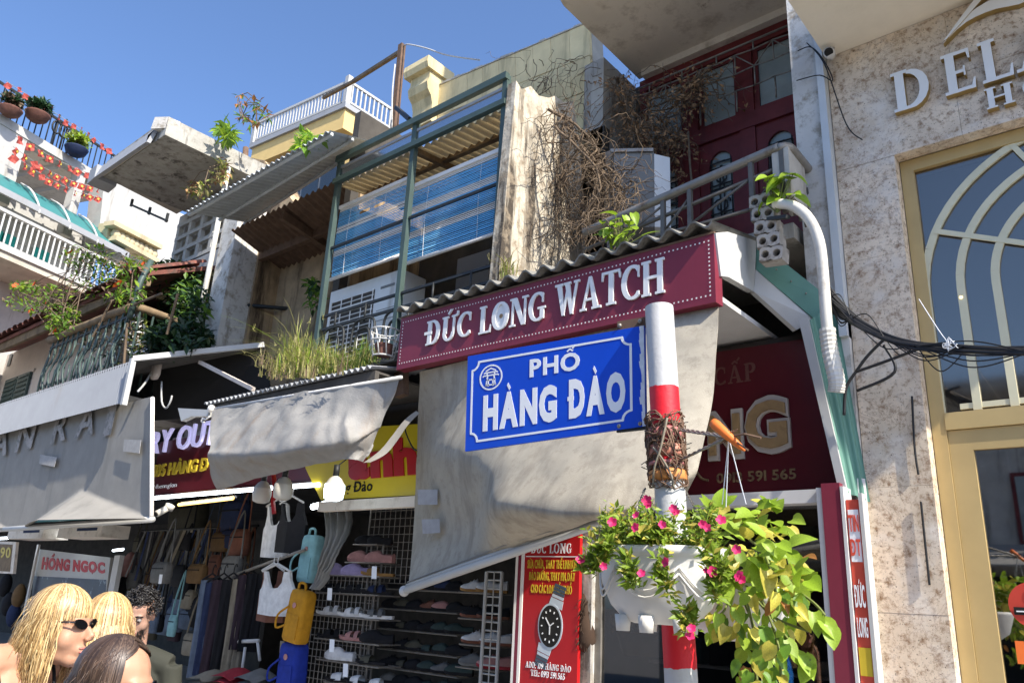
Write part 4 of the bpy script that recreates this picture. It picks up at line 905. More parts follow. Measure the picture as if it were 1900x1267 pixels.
# ------------------------------------------------------------------ far corner house with flags
fn = V((.945,.326,0)); fu = V((-.326,.945,0)); F0 = PD(100,400,18.5)
def FP(px, py, d=0): return PP(px, py, F0 - fn*d, fn)
fh = thing('corner_house', 'far white corner house with open terraces, teal awning and red bunting', 'house', F0 - V((0,0,F0.z)))
def fs(name, m, pts, ext, par=None): mb = MB(); mb.poly(pts, -fn*ext); return mb.build(name, M_[m], par or fh)
def zz_(px, py): return FP(px,py).z
def fbox(name, m, u0, u1, z0, z1, d0, d1, kind=None):             # along the front, height, depth back
    a = F0 + fu*u0 - fn*d0; b = F0 + fu*u1 - fn*d0
    mb = MB(); mb.poly([V((a.x,a.y,z0)), V((b.x,b.y,z0)), V((b.x,b.y,z1)), V((a.x,a.y,z1))], -fn*(d1-d0)); return mb.build(name, M_[m], fh, kind=kind)
def fuz(px, py): p = FP(px,py); return (p-F0).dot(fu), p.z
zb0 = fuz(95,268)[1]; zb1 = fuz(95,285)[1]; zrail = fuz(110,218)[1]
ua, ub = -4.2, fuz(196,330)[0]
zsl = FP(100,497,-1.1).z; zaw1 = fuz(100,376)[1]; zaw0 = FP(100,398,-.7).z
fbox('terrace_beam', 'white_wall', ua, ub+.5, zb1, zb0, 0, .3)
fbox('roof_slab', 'soffit', ua, ub+.5, zb1+.02, zb1+.2, .3, 3.6)
for i in range(8):
    u = lerp(ua,ub,(i+.5)/8); fbox('joist', 'grey_paint', u, u+.09, zb1-.05, zb1+.018, .32, 3.5)
fbox('back_wall', 'soffit', ua, ub+.5, zaw0-1, zb1+.02, 3.2, 3.5)
u = fuz(12,300)[0]; fbox('column', 'white_wall', u-.3, u+.28, zaw1-.5, zb1-.002, .02, .45)
u = fuz(150,345)[0]; fbox('column', 'white_wall', u-.09, u+.10, zaw1-.5, zb1-.002, .05, .25)
# iron terrace rail
mb = MB()
for i in range(46):
    p = F0 + fu*lerp(ua,ub+.6,i/45) - fn*.1; mb.tube([V((p.x,p.y,zb0)), V((p.x,p.y,zrail))], .013, 4)
mb.build('baluster', M_['iron_black'], fh, kind='stuff')
a, b = F0+fu*ua-fn*.1, F0+fu*(ub+.6)-fn*.1
mb = MB(); mb.bar(V((a.x,a.y,zrail)), V((b.x,b.y,zrail)), .05,.04); mb.build('handrail', M_['iron_black'], fh)
mb = MB()
for k in range(3):
    p = F0+fu*lerp(fuz(92,300)[0],fuz(122,300)[0],k/2)-fn*.06
    mb.tube([V((p.x,p.y,zb0))+fu*(.10*math.cos(t))+V((0,0,.45+.1*k*0+.14*math.sin(t)+.0)) for t in [x*.63 for x in range(11)]], .02, 5); mb.tube([V((p.x,p.y,zb0)), V((p.x,p.y,zrail+.1))], .02, 5)
mb.build('scroll_panel', M_['iron_black'], fh, True)
# teal awning
a0, a1 = F0+fu*ua, F0+fu*fuz(205,420)[0]
mb = MB(); mb.poly([V((a0.x,a0.y,zaw1)), V((a1.x,a1.y,zaw1)), V((a1.x,a1.y,zaw0))+fn*.7, V((a0.x,a0.y,zaw0))+fn*.7], (0,0,-.04)); mb.build('awning_sheet', M_['teal'], fh)
mb = MB(); mb.bar(V((a0.x,a0.y,zaw0-.06))+fn*.72, V((a1.x,a1.y,zaw0-.06))+fn*.72, .05,.12); mb.build('awning_gutter', M_['tin_white'], fh)
for px in (25,90,148):
    p = F0+fu*fuz(px,390)[0]; q = V((p.x,p.y,0)); mb = MB()
    mb.tube(spline([q+V((0,0,zaw1+.03)), q+V((0,0,lerp(zaw1,zaw0,.4)+.06))+fn*.35, q+V((0,0,zaw0+.03))+fn*.68, q+V((0,0,zaw0-.15))+fn*.74], 10), .022, 6); mb.build('awning_strap', M_['white_paint'], fh, True)
# storey below: grey boards, teal shutters
ulo = fuz(205,460)[0]
n = 9
for i in range(n): fbox('board', 'siding', ua, ulo, lerp(zsl,zaw1,i/n)+.008, lerp(zsl,zaw1,(i+1)/n), .35+.01*(i % 2), .45)
for pxa, pxb in ((0,22),(28,50),(92,106),(108,119)):
    u0, u1 = fuz(pxa,425)[0], fuz(pxb,430)[0]; fbox('shutter', 'teal_bright', u0, u1, zsl, zaw0-.35, .25, .34)
fbox('balcony_slab', 'slab_grey', ua, fuz(250,545)[0], zsl-.22, zsl, -1.1, .5)
fbox('slab_edge', 'white_paint', ua, fuz(250,545)[0], zsl-.10, zsl+.02, -1.14, -1.1)
mb = MB(); ue = fuz(250,520)[0]; zr_ = FP(100,434,-1.1).z
for i in range(58):
    p = F0+fu*lerp(ua,ue,i/57)+fn*1.05; mb.bar(V((p.x,p.y,zsl)), V((p.x,p.y,zr_)), .028,.028, up=(0,1,0))
mb.build('baluster', M_['white_paint'], fh, kind='stuff')
a, b = F0+fu*ua+fn*1.05, F0+fu*ue+fn*1.05
mb = MB(); mb.bar(V((a.x,a.y,zr_)), V((b.x,b.y,zr_)), .06,.06); mb.build('handrail', M_['white_paint'], fh)
fbox('wall', 'white_wall', ua, ulo+2, zsl-3.2, zsl-.222, .0, .3)
# white gable wall and cream balustrade to the right
w0, w1 = fuz(198,360)[0], fuz(330,470)[0]
mb = MB(); mb.poly([FP(194,330,-.2), FP(345,400,-.2), FP(345,520,-.2), FP(180,470,-.2)], -fn*.4); mb.build('gable_wall', M_['white_wall'], fh)
mb = MB()
for pa, pb in (((251,392),(233,424)),((278,405),(258,438))): mb.bar(FP(*pa,-.215), FP(*pb,-.215), .015,.03)
mb.build('wall_joint', M_['grey_paint'], fh)
mb = MB(); mb.poly([FP(203,412,-.5), FP(213,417,-.5), FP(208,446,-.5), FP(198,441,-.5)], -fn*.3); mb.bar(FP(202,414,-.62), FP(292,460,-.62), .3,.10); mb.bar(FP(206,442,-.6), FP(286,486,-.6), .3,.10); mb.build('balustrade', M_['balus'], fh)
for i in range(9):
    p, q = lerp(FP(217,421,-.6),FP(287,459,-.6),i/8), lerp(FP(213,445,-.6),FP(281,481,-.6),i/8)
    mb = MB(); mb.tube([p, lerp(p,q,.3), lerp(p,q,.6), q], [.05,.075,.11,.06], 8); mb.build('baluster', M_['balus'], fh, True)
# black frame on the canopy edge
fr = thing('lamp_bracket', 'black iron rail bracket under the concrete canopy edge', 'bracket', PY(260,385,4.0))
mb = MB(); mb.bar(PY(243,380,4.0), PY(310,410,4.0), .025,.03); mb.bar(PY(246,370,4.0), PY(243,383,4.0), .03,.03); mb.bar(PY(279,385,4.0), PY(276,398,4.0), .03,.03); mb.bar(PY(312,396,4.0), PY(308,412,4.0), .03,.03); mb.build('bar', M_['iron_black'], fr)

# bunting
bt = thing('bunting', 'strings of small red flags with yellow stars across the far terrace', 'bunting', F0 + V((0,0,1)))
fm_ = MB(); fm_.grid([[V((0,-.075+.15*i/3, 0)) + V((.025*math.sin(j*2.1+i),0,-.075*j)) for i in range(4)] for j in range(3)]); fme = fm_.mesh('flag', M_['flag_red'])
smb = MB()
sp_ = []
for k in range(10):
    r_ = .036 if k % 2 == 0 else .015; a = math.pi/2+k*math.pi/5; sp_.append(V((0,r_*math.cos(a),-.075+r_*math.sin(a))))
smb.poly(sp_, (.012,0,0)); star = smb.mesh('star', M_['star_yellow'])
for (p0, p1, n, sag) in (((28,248),(190,330),9,.10),((24,272),(190,350),11,.15),((22,285),(192,368),11,.15)):
    pts = [lerp(FP(*p0,-.4), FP(*p1,-.4), i/n) + V((0,0,-sag*math.sin(math.pi*i/n))) for i in range(n+1)]
    mb = MB(); mb.tube(pts, .006, 4); mb.build('string', M_['white_paint'], bt)
    for i in range(n):
        p = lerp(pts[i],pts[i+1],.5); rot = Matrix.Rotation(math.atan2(fn.y,fn.x)+random.uniform(-.7,.7), 3, 'Z') @ Matrix.Rotation(random.uniform(-.5,.5), 3, 'X')
        f_ = piece('flag', fme, bt, p, rot, random.uniform(.7,1.0))
        if random.random() < .7:
            s_ = bpy.data.objects.new('star', star); COL.objects.link(s_); s_.parent = f_; s_.location = (.03,0,0)
bt2 = thing('bunting', 'string of small red flags tied along the iron terrace rail of the far house', 'bunting', F0 + V((0,0,3)))
n = 14
for i in range(n):
    u = lerp(fuz(5,160)[0],fuz(205,280)[0],(i+.5)/n); p = F0+fu*u+fn*.05; rot = Matrix.Rotation(math.atan2(fn.y,fn.x)+random.uniform(-.8,.8), 3, 'Z') @ Matrix.Rotation(random.uniform(-.7,.7), 3, 'X')
    f_ = piece('flag', fme, bt2, V((p.x,p.y,zrail+random.uniform(-.05,.1))), rot, random.uniform(.6,.9))
mb = MB(); a, b = F0+fu*fuz(5,160)[0]+fn*.05, F0+fu*fuz(205,280)[0]+fn*.05; mb.tube([V((a.x,a.y,zrail)), V((b.x,b.y,zrail))], .006, 4); mb.build('string', M_['white_paint'], bt2)
# ------------------------------------------------------------------ rooms behind the shop fronts
rm = thing('shop_row', 'dark open ground floor shop rooms under the old houses', 'shop', (-8,6,0))
mb = MB(); mb.box((-40,4.3,.14), (-3.56,9,.17)); mb.build('floor', M_['paving'], rm)
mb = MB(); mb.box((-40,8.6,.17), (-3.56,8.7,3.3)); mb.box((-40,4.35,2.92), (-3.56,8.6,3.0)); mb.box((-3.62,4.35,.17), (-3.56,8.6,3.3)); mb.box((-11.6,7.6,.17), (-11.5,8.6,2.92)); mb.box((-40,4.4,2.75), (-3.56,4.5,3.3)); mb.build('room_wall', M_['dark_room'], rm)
mb = MB(); mb.box((-18.9,4.30,2.62), (-9.0,4.38,2.76)); mb.bar((-13,4.35,2.45), (-9.2,4.35,2.45), .06,.05); mb.build('beam', M_['teal'], rm)

# sign of the middle shop
so = thing('shop_sign', 'maroon sign with lilac RY OUT and gold 105 HÀNG Đ beside the silver cloth', 'shop sign', (-7.5,4.2,2.6))
Y2 = 4.2
sa, sb = PY(283,917,Y2), PY(592,893,Y2); zb_ = 2.63; zt_ = 3.24
mb = MB(); mb.box((-8.98,Y2,zb_), (sb.x-.05,Y2+.06,zt_)); mb.build('panel', M_['board_red'], so); 
def on(px, py): return PY(px, py, Y2-.001)
a, b = on(287,842), on(401,820); put_text('RY OUT', V((a.x-.1,Y2-.001,a.z)), V((b.x,Y2-.001,a.z)), V((a.x-.1,Y2-.001,a.z+.27)), .035, M_['letter_lilac'], so, bold=.0, split=True)
a, b = on(286,884), on(386,872); put_text('105 HÀNG Đ', V((a.x,Y2-.001,a.z)), V((b.x,Y2-.001,a.z)), V((a.x,Y2-.001,a.z+.13)), .02, M_['letter_gold'], so, bold=.03, split=True)
a, b = on(284,907), on(328,900); put_text('Nhennglon', V((a.x,Y2-.001,a.z)), V((b.x,Y2-.001,a.z)), V((a.x,Y2-.001,a.z+.05)), .003, M_['print_white'], so)
yo = thing('shop_sign', 'yellow sign with big red letters right of the silver cloth', 'shop sign', (-5.2,4.16,2.6))
Y3 = 4.15
q = [PY(595,927,Y3), PY(774,918,Y3), PY(782,786,Y3), PY(555,800,Y3), PY(567,869,Y3)]
mb = MB(); mb.poly(q, (0,.04,0)); mb.build('panel', M_['sign_yellow'], yo)
def oy(px, py): return PY(px, py, Y3-.001)
a, b = oy(648,886), oy(776,876); put_text('anh', V((a.x,Y3-.001,a.z-.0)), V((b.x,Y3-.001,a.z)), V((a.x,Y3-.001,a.z+.27)), .012, M_['banner_red'], yo, bold=.06, gap=.04, slant=-.15, split=True)
a, b = oy(610,922), oy(690,916); put_text('Hàng Đào', V((a.x,Y3-.001,a.z+.03)), V((b.x,Y3-.001,a.z+.03)), V((a.x,Y3-.001,a.z+.115)), .004, M_['dark'], yo, bold=.02)
mb = MB(); mb.box((PY(595,927,Y3).x,Y3-.02,q[0].z-.10), (q[1].x,Y3+.05,q[0].z-.02)); mb.build('ledge', M_['soffit'], yo)
mb = MB(); mb.tube(spline([oy(758,790)+V((0,-.02,0)), oy(757,800)+V((0,-.03,0)), oy(770,830)+V((0,-.03,0)), oy(778,836)+V((0,-.02,0))], 8), .006, 5); mb.build('wire', M_['cable'], yo)

def tube_lamp(pa, pb, Y, m, lab, r=.018):
    a, b = PY(*pa,Y), PY(*pb,Y); t = thing('tube_lamp', lab, 'lamp', lerp(a,b,.5), 'tube lamps in the shops')
    mb = MB(); mb.tube([a,b], r, 8); mb.build('tube', M_[m], t, True)
    mb = MB(); mb.bar(a+V((0,.03,.02)), b+V((0,.03,.02)), .03,.02); mb.build('batten', M_['white_paint'], t); return t
tube_lamp((285,924),(470,908),4.14,'tube_on','lit white tube lamp under the maroon RY OUT sign, left of two')
tube_lamp((478,907),(592,899),4.14,'tube_on','lit white tube lamp under the maroon RY OUT sign, behind the bulbs')
tube_lamp((332,936),(432,924),4.3,'tube_warm','warm yellow tube lamp just below the maroon RY OUT sign')
tube_lamp((-40,1000),(150,993),4.6,'tube_on','long cold white tube lamp under the lettered grey awning')
tube_lamp((210,1021),(228,1019),6.0,'tube_on','short white tube lamp deep in the left shop')
tube_lamp((580,940),(612,932),4.7,'tube_on','short bright tube lamp beside the lit bulb', .03)
def bulb(px, py, Y, on_, lab):
    c = PY(px,py,Y); t = thing('light_bulb', lab, 'bulb', c, 'big hanging bulbs of the middle shop')
    pr = [(.0,-.12),(.045,-.125),(.085,-.105),(.095,-.03),(.09,.02),(.055,.075),(.028,.095)]
    k = .85
    mb = MB(); mb.grid([[V((c.x+r*k*math.cos(j*math.pi/8),c.y+r*k*math.sin(j*math.pi/8),c.z+z*k)) for j in range(16)] for r, z in pr[:5]], wrap=True); mb.build('globe', M_['lamp_on' if on_ else 'lamp_off'], t, True)
    mb = MB(); mb.grid([[V((c.x+r*k*math.cos(j*math.pi/8),c.y+r*k*math.sin(j*math.pi/8),c.z+z*k)) for j in range(16)] for r, z in pr[4:]], wrap=True); mb.build('collar', M_['lamp_off'], t, True)
    mb = MB(); mb.tube([c+V((0,0,.08)), c+V((0,0,.17))], .024, 10); mb.tube([c+V((0,0,.16)), c+V((.02,.3,.42))], .005, 5); mb.build('socket', M_['iron_black'], t, True)
bulb(621,903,3.75,True,'lit white bulb hanging before the yellow sign')
bulb(487,910,3.8,False,'unlit bulb at the left under the silver cloth')
bulb(526,903,3.75,False,'unlit bulb with red ribbon under the silver cloth')
mb = MB(); mb.tube([PY(507,880,3.8), PY(510,905,3.8), PY(506,930,3.8), PY(508,952,3.8)], .02, 5); tag(mb.build('ribbon', M_['banner_red']), 'red ribbon hanging between the two unlit bulbs', 'ribbon')
cm = thing('security_camera', 'white bullet security camera below the RY OUT sign at the shop edge', 'camera', PY(315,940,4.1))
c = PY(316,940,4.1); mb = MB(); mb.tube([c+V((0,0,.02)), c+V((.0,-.02,-.03))], .05, 12); mb.build('base', M_['lamp_off'], cm, True)
mb = MB(); mb.tube([c+V((.0,-.03,-.02)), c+V((.01,-.14,-.09))], .035, 12); mb.build('housing', M_['lamp_off'], cm, True)
mb = MB(); mb.tube([c+V((.01,-.141,-.09)), c+V((.011,-.15,-.095))], .026, 12); mb.build('lens', M_['dark'], cm)

# ------------------------------------------------------------------ awnings
aw = thing('awning', 'grey drop awning with worn letters AN RAT under a white tin valance at the left', 'awning', (-9,3.4,2.2))
YV = 3.3
va, vb = PY(-60,766,YV), PY(247,667,YV); zv1 = 3.86; zv1 = (va.z+vb.z)/2; zv0 = PY(130,772,YV).z; xR = vb.x
mb = MB(); corr(mb, V((-14.5,YV,zv0)), V((xR,YV,zv0)), V((-14.5,YV+.03,zv1)), 110, .006, (0,-1,0), seg=4); mb.build('valance', M_['tin_white'], aw)
mb = MB(); mb.bar((xR,YV,zv0-.03), (xR,YV,zv1), .05,.05, up=(0,1,0)); bk = PY(490,640,4.4); mb.bar((xR,YV,zv1), bk, .05,.055); mb.build('edge_bar', M_['white_paint'], aw)
mb = MB(); mb.poly([V((-14.5,YV+.03,zv1-.01)), V((xR-.02,YV+.03,zv1-.01)), bk+V((-.02,0,-.03)), V((-14.5,4.4,bk.z-.03))], (0,0,-.02)); mb.build('roof_sheet', M_['dark_room'], aw)
mb = MB(); mb.poly([PY(284,676,3.9), PY(490,645,4.38), PY(502,735,4.38), PY(395,772,4.3), PY(284,780,4.0)], (0,.02,0)); mb.build('black_sheet', M_['dark'], aw)  # near-black sheet closing the area below the edge bar
mb = MB(); mb.bar(PY(371,672,3.9), PY(470,722,3.62), .035,.035); mb.build('strut', M_['pink_wall'], aw)
ct = []
for yy, dY in ((0,0),(.33,0),(.66,0),(.85,0),(1,0)):
    l, r_ = lerp(PY(-60,818,3.42), PY(-60,984,3.45), yy), lerp(PY(284,735,3.42), PY(281,962,3.45), yy)
    ct.append([lerp(l,r_,t/6) for t in range(7)])
def tent(u, v):                                                     # two pointed folds added to the hem, standing in for sunlit patches
    d = 0
    for c_, w in ((.70,.30),(.03,.25)):
        k = 1 - abs(u-c_)/(w*max(.01,(v-.55)/.45)) if v > .55 else 0
        d += max(0, k)**.8*.42*max(0,(v-.55)/.45)**1.1
    return d
cl = cloth(ct, 80, 50, .006, 1.5, fold=lambda u, v: tent(u,v)); cl.build('cloth', M_['cloth_grey'], aw, True)
mb = MB(); l, r_ = PY(-60,986,3.45), PY(283,963,3.45); mb.tube([l,r_], .03, 8); mb.build('bottom_bar', M_['white_paint'], aw, True)
mb = MB(); mb.tube([PY(283,738,3.42), PY(281,958,3.44)], .022, 6); mb.build('edge_bar', M_['blind_cream'], aw, True)
fad = mat('faded_print', (.36,.33,.30), .85, var=.2, scale=10, stain=(.22,.21,.19), st=(.50,.56), sscale=9)
def of(px, py): return PY(px,py,3.395)
for s, bl, br, tl in (('N',(27,838),(58,830),(36,786)),('R',(94,822),(121,814),(102,770)),('A',(138,812),(172,803),(143,758)),('I',(191,808),(206,804),(190,752)),('A',(-20,850),(12,842),(-14,800))):
    a, b, c_ = of(*bl), of(*br), of(*tl); put_text(s, a, b, V((a.x,a.y,c_.z)), .003, fad, aw, bold=.02)
pm = mat('patch', (.34,.33,.315), .85, var=.12, scale=20)
for q in (((75,843),(106,848),(101,866),(73,860)),((231,815),(262,816),(259,841),(229,837))):
    mb = MB(); mb.poly([of(*p) for p in q], (0,-.003,0)); mb.build('patch', pm, aw)
lp = thing('spot_lamp', 'pinkish capsule lamp with wire hanging under the tin awning end', 'lamp', PY(292,685,3.7))
c = PY(291,680,3.7); mb = MB(); mb.grid([[V((c.x+r*math.cos(j*math.pi/6),c.y+.5*r*math.sin(j*math.pi/6),c.z+z)) for j in range(12)] for r, z in ((.0,-.15),(.06,-.14),(.085,-.09),(.085,.10),(0,.105))], wrap=True); mb.build('shade', M_['pink_wall'], lp, True)
mb = MB(); mb.tube(spline([PY(280,692,3.65), PY(268,712,3.5), PY(256,726,3.35)], 8), .012, 5); mb.tube(spline([PY(300,708,3.68), PY(300,745,3.66), PY(308,757,3.66), PY(316,745,3.66), PY(319,734,3.66)], 12), .010, 5); mb.build('wire', M_['white_paint'], lp, True)

# silver cloth of the middle shop
sc_ = thing('awning', 'crumpled silver grey awning cloth half rolled under the weedy roof edge', 'awning', (-6,3.4,2.6))
rows = [[(395,757,3.5),(450,749,3.5),(520,736,3.5),(590,723,3.5),(660,712,3.5),(742,698,3.5)],
        [(392,790,3.40),(452,783,3.40),(522,772,3.38),(592,762,3.40),(655,757,3.46),(727,738,3.52)],
        [(390,830,3.27),(455,822,3.27),(525,812,3.27),(595,800,3.30),(650,793,3.40),(712,775,3.55)],
        [(386,845,3.23),(458,845,3.23),(530,838,3.23),(600,825,3.26),(655,815,3.36),(700,805,3.56)],
        [(390,875,3.34),(455,868,3.34),(535,855,3.34),(602,845,3.34),(650,838,3.40),(688,835,3.55)],
        [(403,911,3.46),(480,887,3.44),(560,868,3.42),(620,857,3.40),(655,852,3.42),(674,857,3.52)]]
ct = [[PY(*p) for p in r_] for r_ in rows]
cl = cloth(ct, 90, 64, .020, 4.2, seed=3, fold=lambda u, v: .006*math.sin(u*46+v*5+2*math.sin(u*9))*v*(1-v)*3 + (.05*max(0,1-abs(u-.78)/.10)*max(0,1-abs(v-.5)/.4) if u > .6 else 0)); cl.build('cloth', M_['cloth_silver'], sc_, True)
mb = MB(); mb.tube([PY(390,760,3.5), PY(745,700,3.5)], .014, 6); mb.build('top_bar', M_['grey_paint'], sc_, True)
mb = MB(); mb.poly([PY(330,757,3.5), PY(388,760,3.5), PY(385,772,3.5), PY(355,772,3.5), PY(336,781,3.5)], (0,.05,0)); mb.build('end_flap', M_['white_paint'], sc_)
mb = MB(); mb.ball(PY(392,758,3.48), .035, 8, 6); mb.tube(spline([PY(390,772,3.48), PY(382,778,3.48), PY(376,776,3.48), PY(374,782,3.48), PY(380,783,3.48)], 8), .008, 5); mb.build('end_cap', M_['blind_cream'], sc_, True)
cl = cloth([[PY(772,762,3.80), PY(778,766,3.80)], [PY(748,782,3.75), PY(756,789,3.75)], [PY(708,832,3.66), PY(720,838,3.68)], [PY(674,858,3.58), PY(686,857,3.58)]], 6, 16, .006, 4); cl.build('cloth_end', M_['cloth_grey'], sc_, True)

# the watch shop awning
wa = thing('awning', 'beige drop awning cloth hanging on the slant below the maroon watch sign', 'awning', (-3,3.6,2))
rows = [[(778,690,3.78),(890,663,3.755),(1000,640,3.75),(1110,615,3.75),(1225,590,3.75),(1333,566,3.75)],  # left edge swept back, middle pushed out: shade and sun shaped into the cloth
        [(776,765,3.92),(880,742,3.71),(985,717,3.66),(1095,697,3.60),(1215,672,3.58),(1329,650,3.60)],
        [(773,850,3.97),(836,832,3.60),(955,810,3.42),(1085,785,3.33),(1205,760,3.33),(1321,745,3.42)],
        [(769,940,3.97),(872,905,3.55),(930,893,3.24),(1070,870,3.11),(1195,845,3.12),(1306,820,3.25)],
        [(765,1020,3.92),(875,975,3.62),(925,950,3.16),(1060,957,2.95),(1180,940,2.97),(1294,872,3.15)],
        [(757,1090,3.74),(865,1050,3.60),(965,1013,3.46),(1075,975,3.28),(1190,942,3.19),(1275,912,3.22)]]
ct = [[PY(*p) for p in r_] for r_ in rows]
def pleat(u, v): return .007*math.sin(u*70 + v*6)*max(0,1-((u-.30)/.16)**2)*max(0,(v-.72)/.28) + .006*math.sin(u*22)*v
cl = cloth(ct, 120, 90, .010, 3.6, seed=1, fold=pleat); cl.build('cloth', M_['cloth_beige'], wa, True)
e0, e1 = PY(750,1096,3.74), PY(1236,926,3.20)
mb = MB(); mb.tube([e0,e1], .024, 10); mb.tube([e0+V((.02,.0,.035)), e1+V((0,0,.03))], .012, 6); mb.build('bottom_bar', M_['white_paint'], wa, True)
mb = MB(); mb.ball(e0, .036, 12, 8); mb.build('end_cap', M_['white_paint'], wa, True)
for q in (((775,908),(812,908),(812,936),(776,936)),((783,963),(816,963),(817,988),(785,990))):
    mb = MB(); mb.poly([PY(p[0],p[1],3.74) for p in q], (0,-.003,0)); mb.build('patch', pm, wa)
mb = MB()
for a_, b_ in zip(ct[4][1:],ct[4][2:]): pass
hem = spline([lerp(p,q,.86)+V((0,-.012,0)) for p, q in zip(ct[4],ct[5])], 40); mb.tube(hem, .004, 4); mb.build('hem_seam', M_['cloth_grey'], wa, True)
mb = MB(); mb.bar(PY(745,690,3.85), PY(745,735,3.85), .10,.06, up=(0,1,0)); mb.build('bracket', M_['rust'], wa)

# ------------------------------------------------------------------ red banner and watch shop door
YBn = 4.2
def pb_(px, py, d=0): return PY(px, py, YBn-d)
bx0, bx1 = PY(967,1200,YBn).x, PY(1074,1100,YBn).x; bz1 = PY(1010,1000,YBn).z+.03
rb = thing('banner', 'tall red banner with yellow lines and a big wristwatch beside the shoe shop', 'banner', ((bx0+bx1)/2,YBn,.16))
mb = MB(); mb.box((bx0,YBn,.3), (bx1,YBn+.03,bz1)); mb.build('panel', M_['banner_red'], rb)
for d0, d1, m in ((-.075,-.055,'blind_cream'),(-.053,-.028,'sign_red'),(-.026,-.004,'blind_cream')):
    mb = MB(); mb.box((bx0+d0,YBn-.005,.16), (bx0+d1,YBn+.03,bz1)); mb.build('frame_bar', M_[m], rb)
wB = bx1-bx0; top = PY(1030,1003,YBn).z
def bline(s, z, h, x0, x1, m, **k): put_text(s, V((bx0+wB*x0,YBn-.001,z)), V((bx0+wB*x1,YBn-.001,z)), V((bx0+wB*x0,YBn-.001,z+h)), .0025, m, rb, **k)
def zz2(px, py): return PY(px,py,YBn).z
bline('ĐỨC LONG', zz2(1030,1026), .062, .12, .86, M_['print_white'], serif=True, gap=.12)
bline('SỬA CHỮA, THAY THẾ LINH KIỆN', zz2(1018,1054), .052, .06, .99, M_['letter_gold'], bold=.02, gap=.12)
bline('BẢO DƯỠNG, THAY PIN, DÂY', zz2(1020,1076), .05, .10, .93, M_['letter_gold'], bold=.02, gap=.12)
bline('CHO CÁC LOẠI ĐỒNG HỒ', zz2(1020,1100), .05, .14, .88, M_['letter_gold'], bold=.02, gap=.12)
bline('ADD: 109 HÀNG ĐÀO', zz2(1018,1242), .036, .10, .90, M_['print_white'], serif=True)
bline('TEL: 0913 591 565', zz2(1020,1257), .036, .20, .80, M_['print_white'], serif=True)
mb = MB(); mb.box((bx0+.01,YBn-.003,zz2(1020,1033)), (bx1-.01,YBn-.001,zz2(1020,1033)+.006)); mb.build('rule', M_['print_white'], rb)
wc = PY(1021,1161,YBn-.003); wt = V((.30,0,1)).normalized(); ws_ = V((wt.z,0,-wt.x)); steel = mat('print_steel', (.50,.56,.62), .4); strap = mat('print_strap', (.06,.085,.11), .5)
def wq(pts, m, d, nm): mb = MB(); mb.poly([wc + ws_*x + wt*y + V((0,-d,0)) for x, y in pts], (0,.0025,0)); return mb.build(nm, m, rb)
for s in (1,-1):
    wq([(-.055,s*.12),(.055,s*.12),(.05,s*.17),(-.05,s*.17)] if s > 0 else [(-.05,-.17),(.05,-.17),(.055,-.12),(-.055,-.12)], steel, .001, 'watch_lug')
    for k in range(4): wq([(-.047,s*(.175+k*.022)),(.047,s*(.175+k*.022)),(.045,s*(.193+k*.022)),(-.045,s*(.193+k*.022))][::1 if s > 0 else -1], strap if k else steel, .001, 'watch_strap')
mb = MB(); mb.disc(wc+V((0,-.003,0)), (0,-1,0), .098, .004, 40, ry=.138); mb.build('watch_case', steel, rb)
mb = MB(); mb.disc(wc+V((0,-.005,0)), (0,-1,0), .088, .002, 40, ry=.125); mb.build('watch_dial', M_['dark'], rb)
for k in range(12):
    a = k*math.pi/6; e = V((math.sin(a)*.07,0,math.cos(a)*.10)); mb = MB(); mb.bar(wc+e+V((0,-.0065,0)), wc+e*.86+V((0,-.0065,0)), .008,.002, up=(0,1,0)); mb.build('hour_mark', M_['print_white'], rb)
for (x, z) in ((-.035,.05),(.03,.02),(.0,-.05)):
    mb = MB(); mb.bar(wc+V((0,-.0068,0)), wc+V((x,-.0068,z)), .007,.002, up=(0,1,0)); mb.build('watch_hand', M_['print_white'], rb)

dh = thing('watch_shop_entrance', 'glass door front of the watch shop with maroon corner column', 'shop entrance', (-2.2,4.3,.14))
dx0, dx1 = PY(1108,1150,4.3).x, PY(1533,1100,4.2).x; dzt = zbt-.01
mb = MB()
for x in (dx0,lerp(dx0,dx1,.33)): mb.box((x,4.28,.16), (x+.04,4.33,dzt))
mb.build('door_frame', M_['galv'], dh)
for a, b in ((dx0+.04,lerp(dx0,dx1,.33)),(lerp(dx0,dx1,.33)+.04,dx1)):
    mb = MB(); mb.box((a,4.30,.16), (b,4.306,dzt-.05)); mb.build('pane', M_['shop_glass'], dh)
mb = MB(); mb.box((dx0,4.2,dzt-.07), (dx1,4.46,dzt-.0)); mb.build('lintel', M_['grey_paint'], dh)
mb = MB(); mb.box((dx1,4.16,.14), (dx1+.028,4.26,dzt)); mb.build('edge_strip', M_['grey_paint'], dh)
xc0, xc1 = dx1+.030, PY(1572,1063,4.16).x
mb = MB(); mb.box((xc0,4.15,.14), (xc1,4.27,dzt+.02)); mb.build('column', M_['sign_red'], dh)
mb = MB(); mb.box((xc1+.002,4.145,.14), (xc1+.018,4.27,dzt)); mb.build('edge_strip', M_['grey_paint'], dh)
mb = MB(); mb.box((PY(1085,1150,4.3).x,4.24,.14), (dx0-.004,4.34,2.4)); mb.build('jamb', M_['old_white'], dh)
vb_ = thing('banner', 'narrow vertical red banner with white ĐỨC LONG and a yellow block at the granite edge', 'banner', (-1.35,4.2,.3))
v0, v1 = xc1+.022, xc1+.085
def vq(z0, z1, m, d=0, i0=0, i1=1): mb = MB(); mb.box((lerp(v0,v1,i0),4.16-d,z0), (lerp(v0,v1,i1),4.17-d if d else 4.19,z1)); return mb.build('panel' if not d else 'block', m, vb_)
orange_red = mat('banner_orange_red', (.55,.07,.04), .5)
zA_ = 2.27
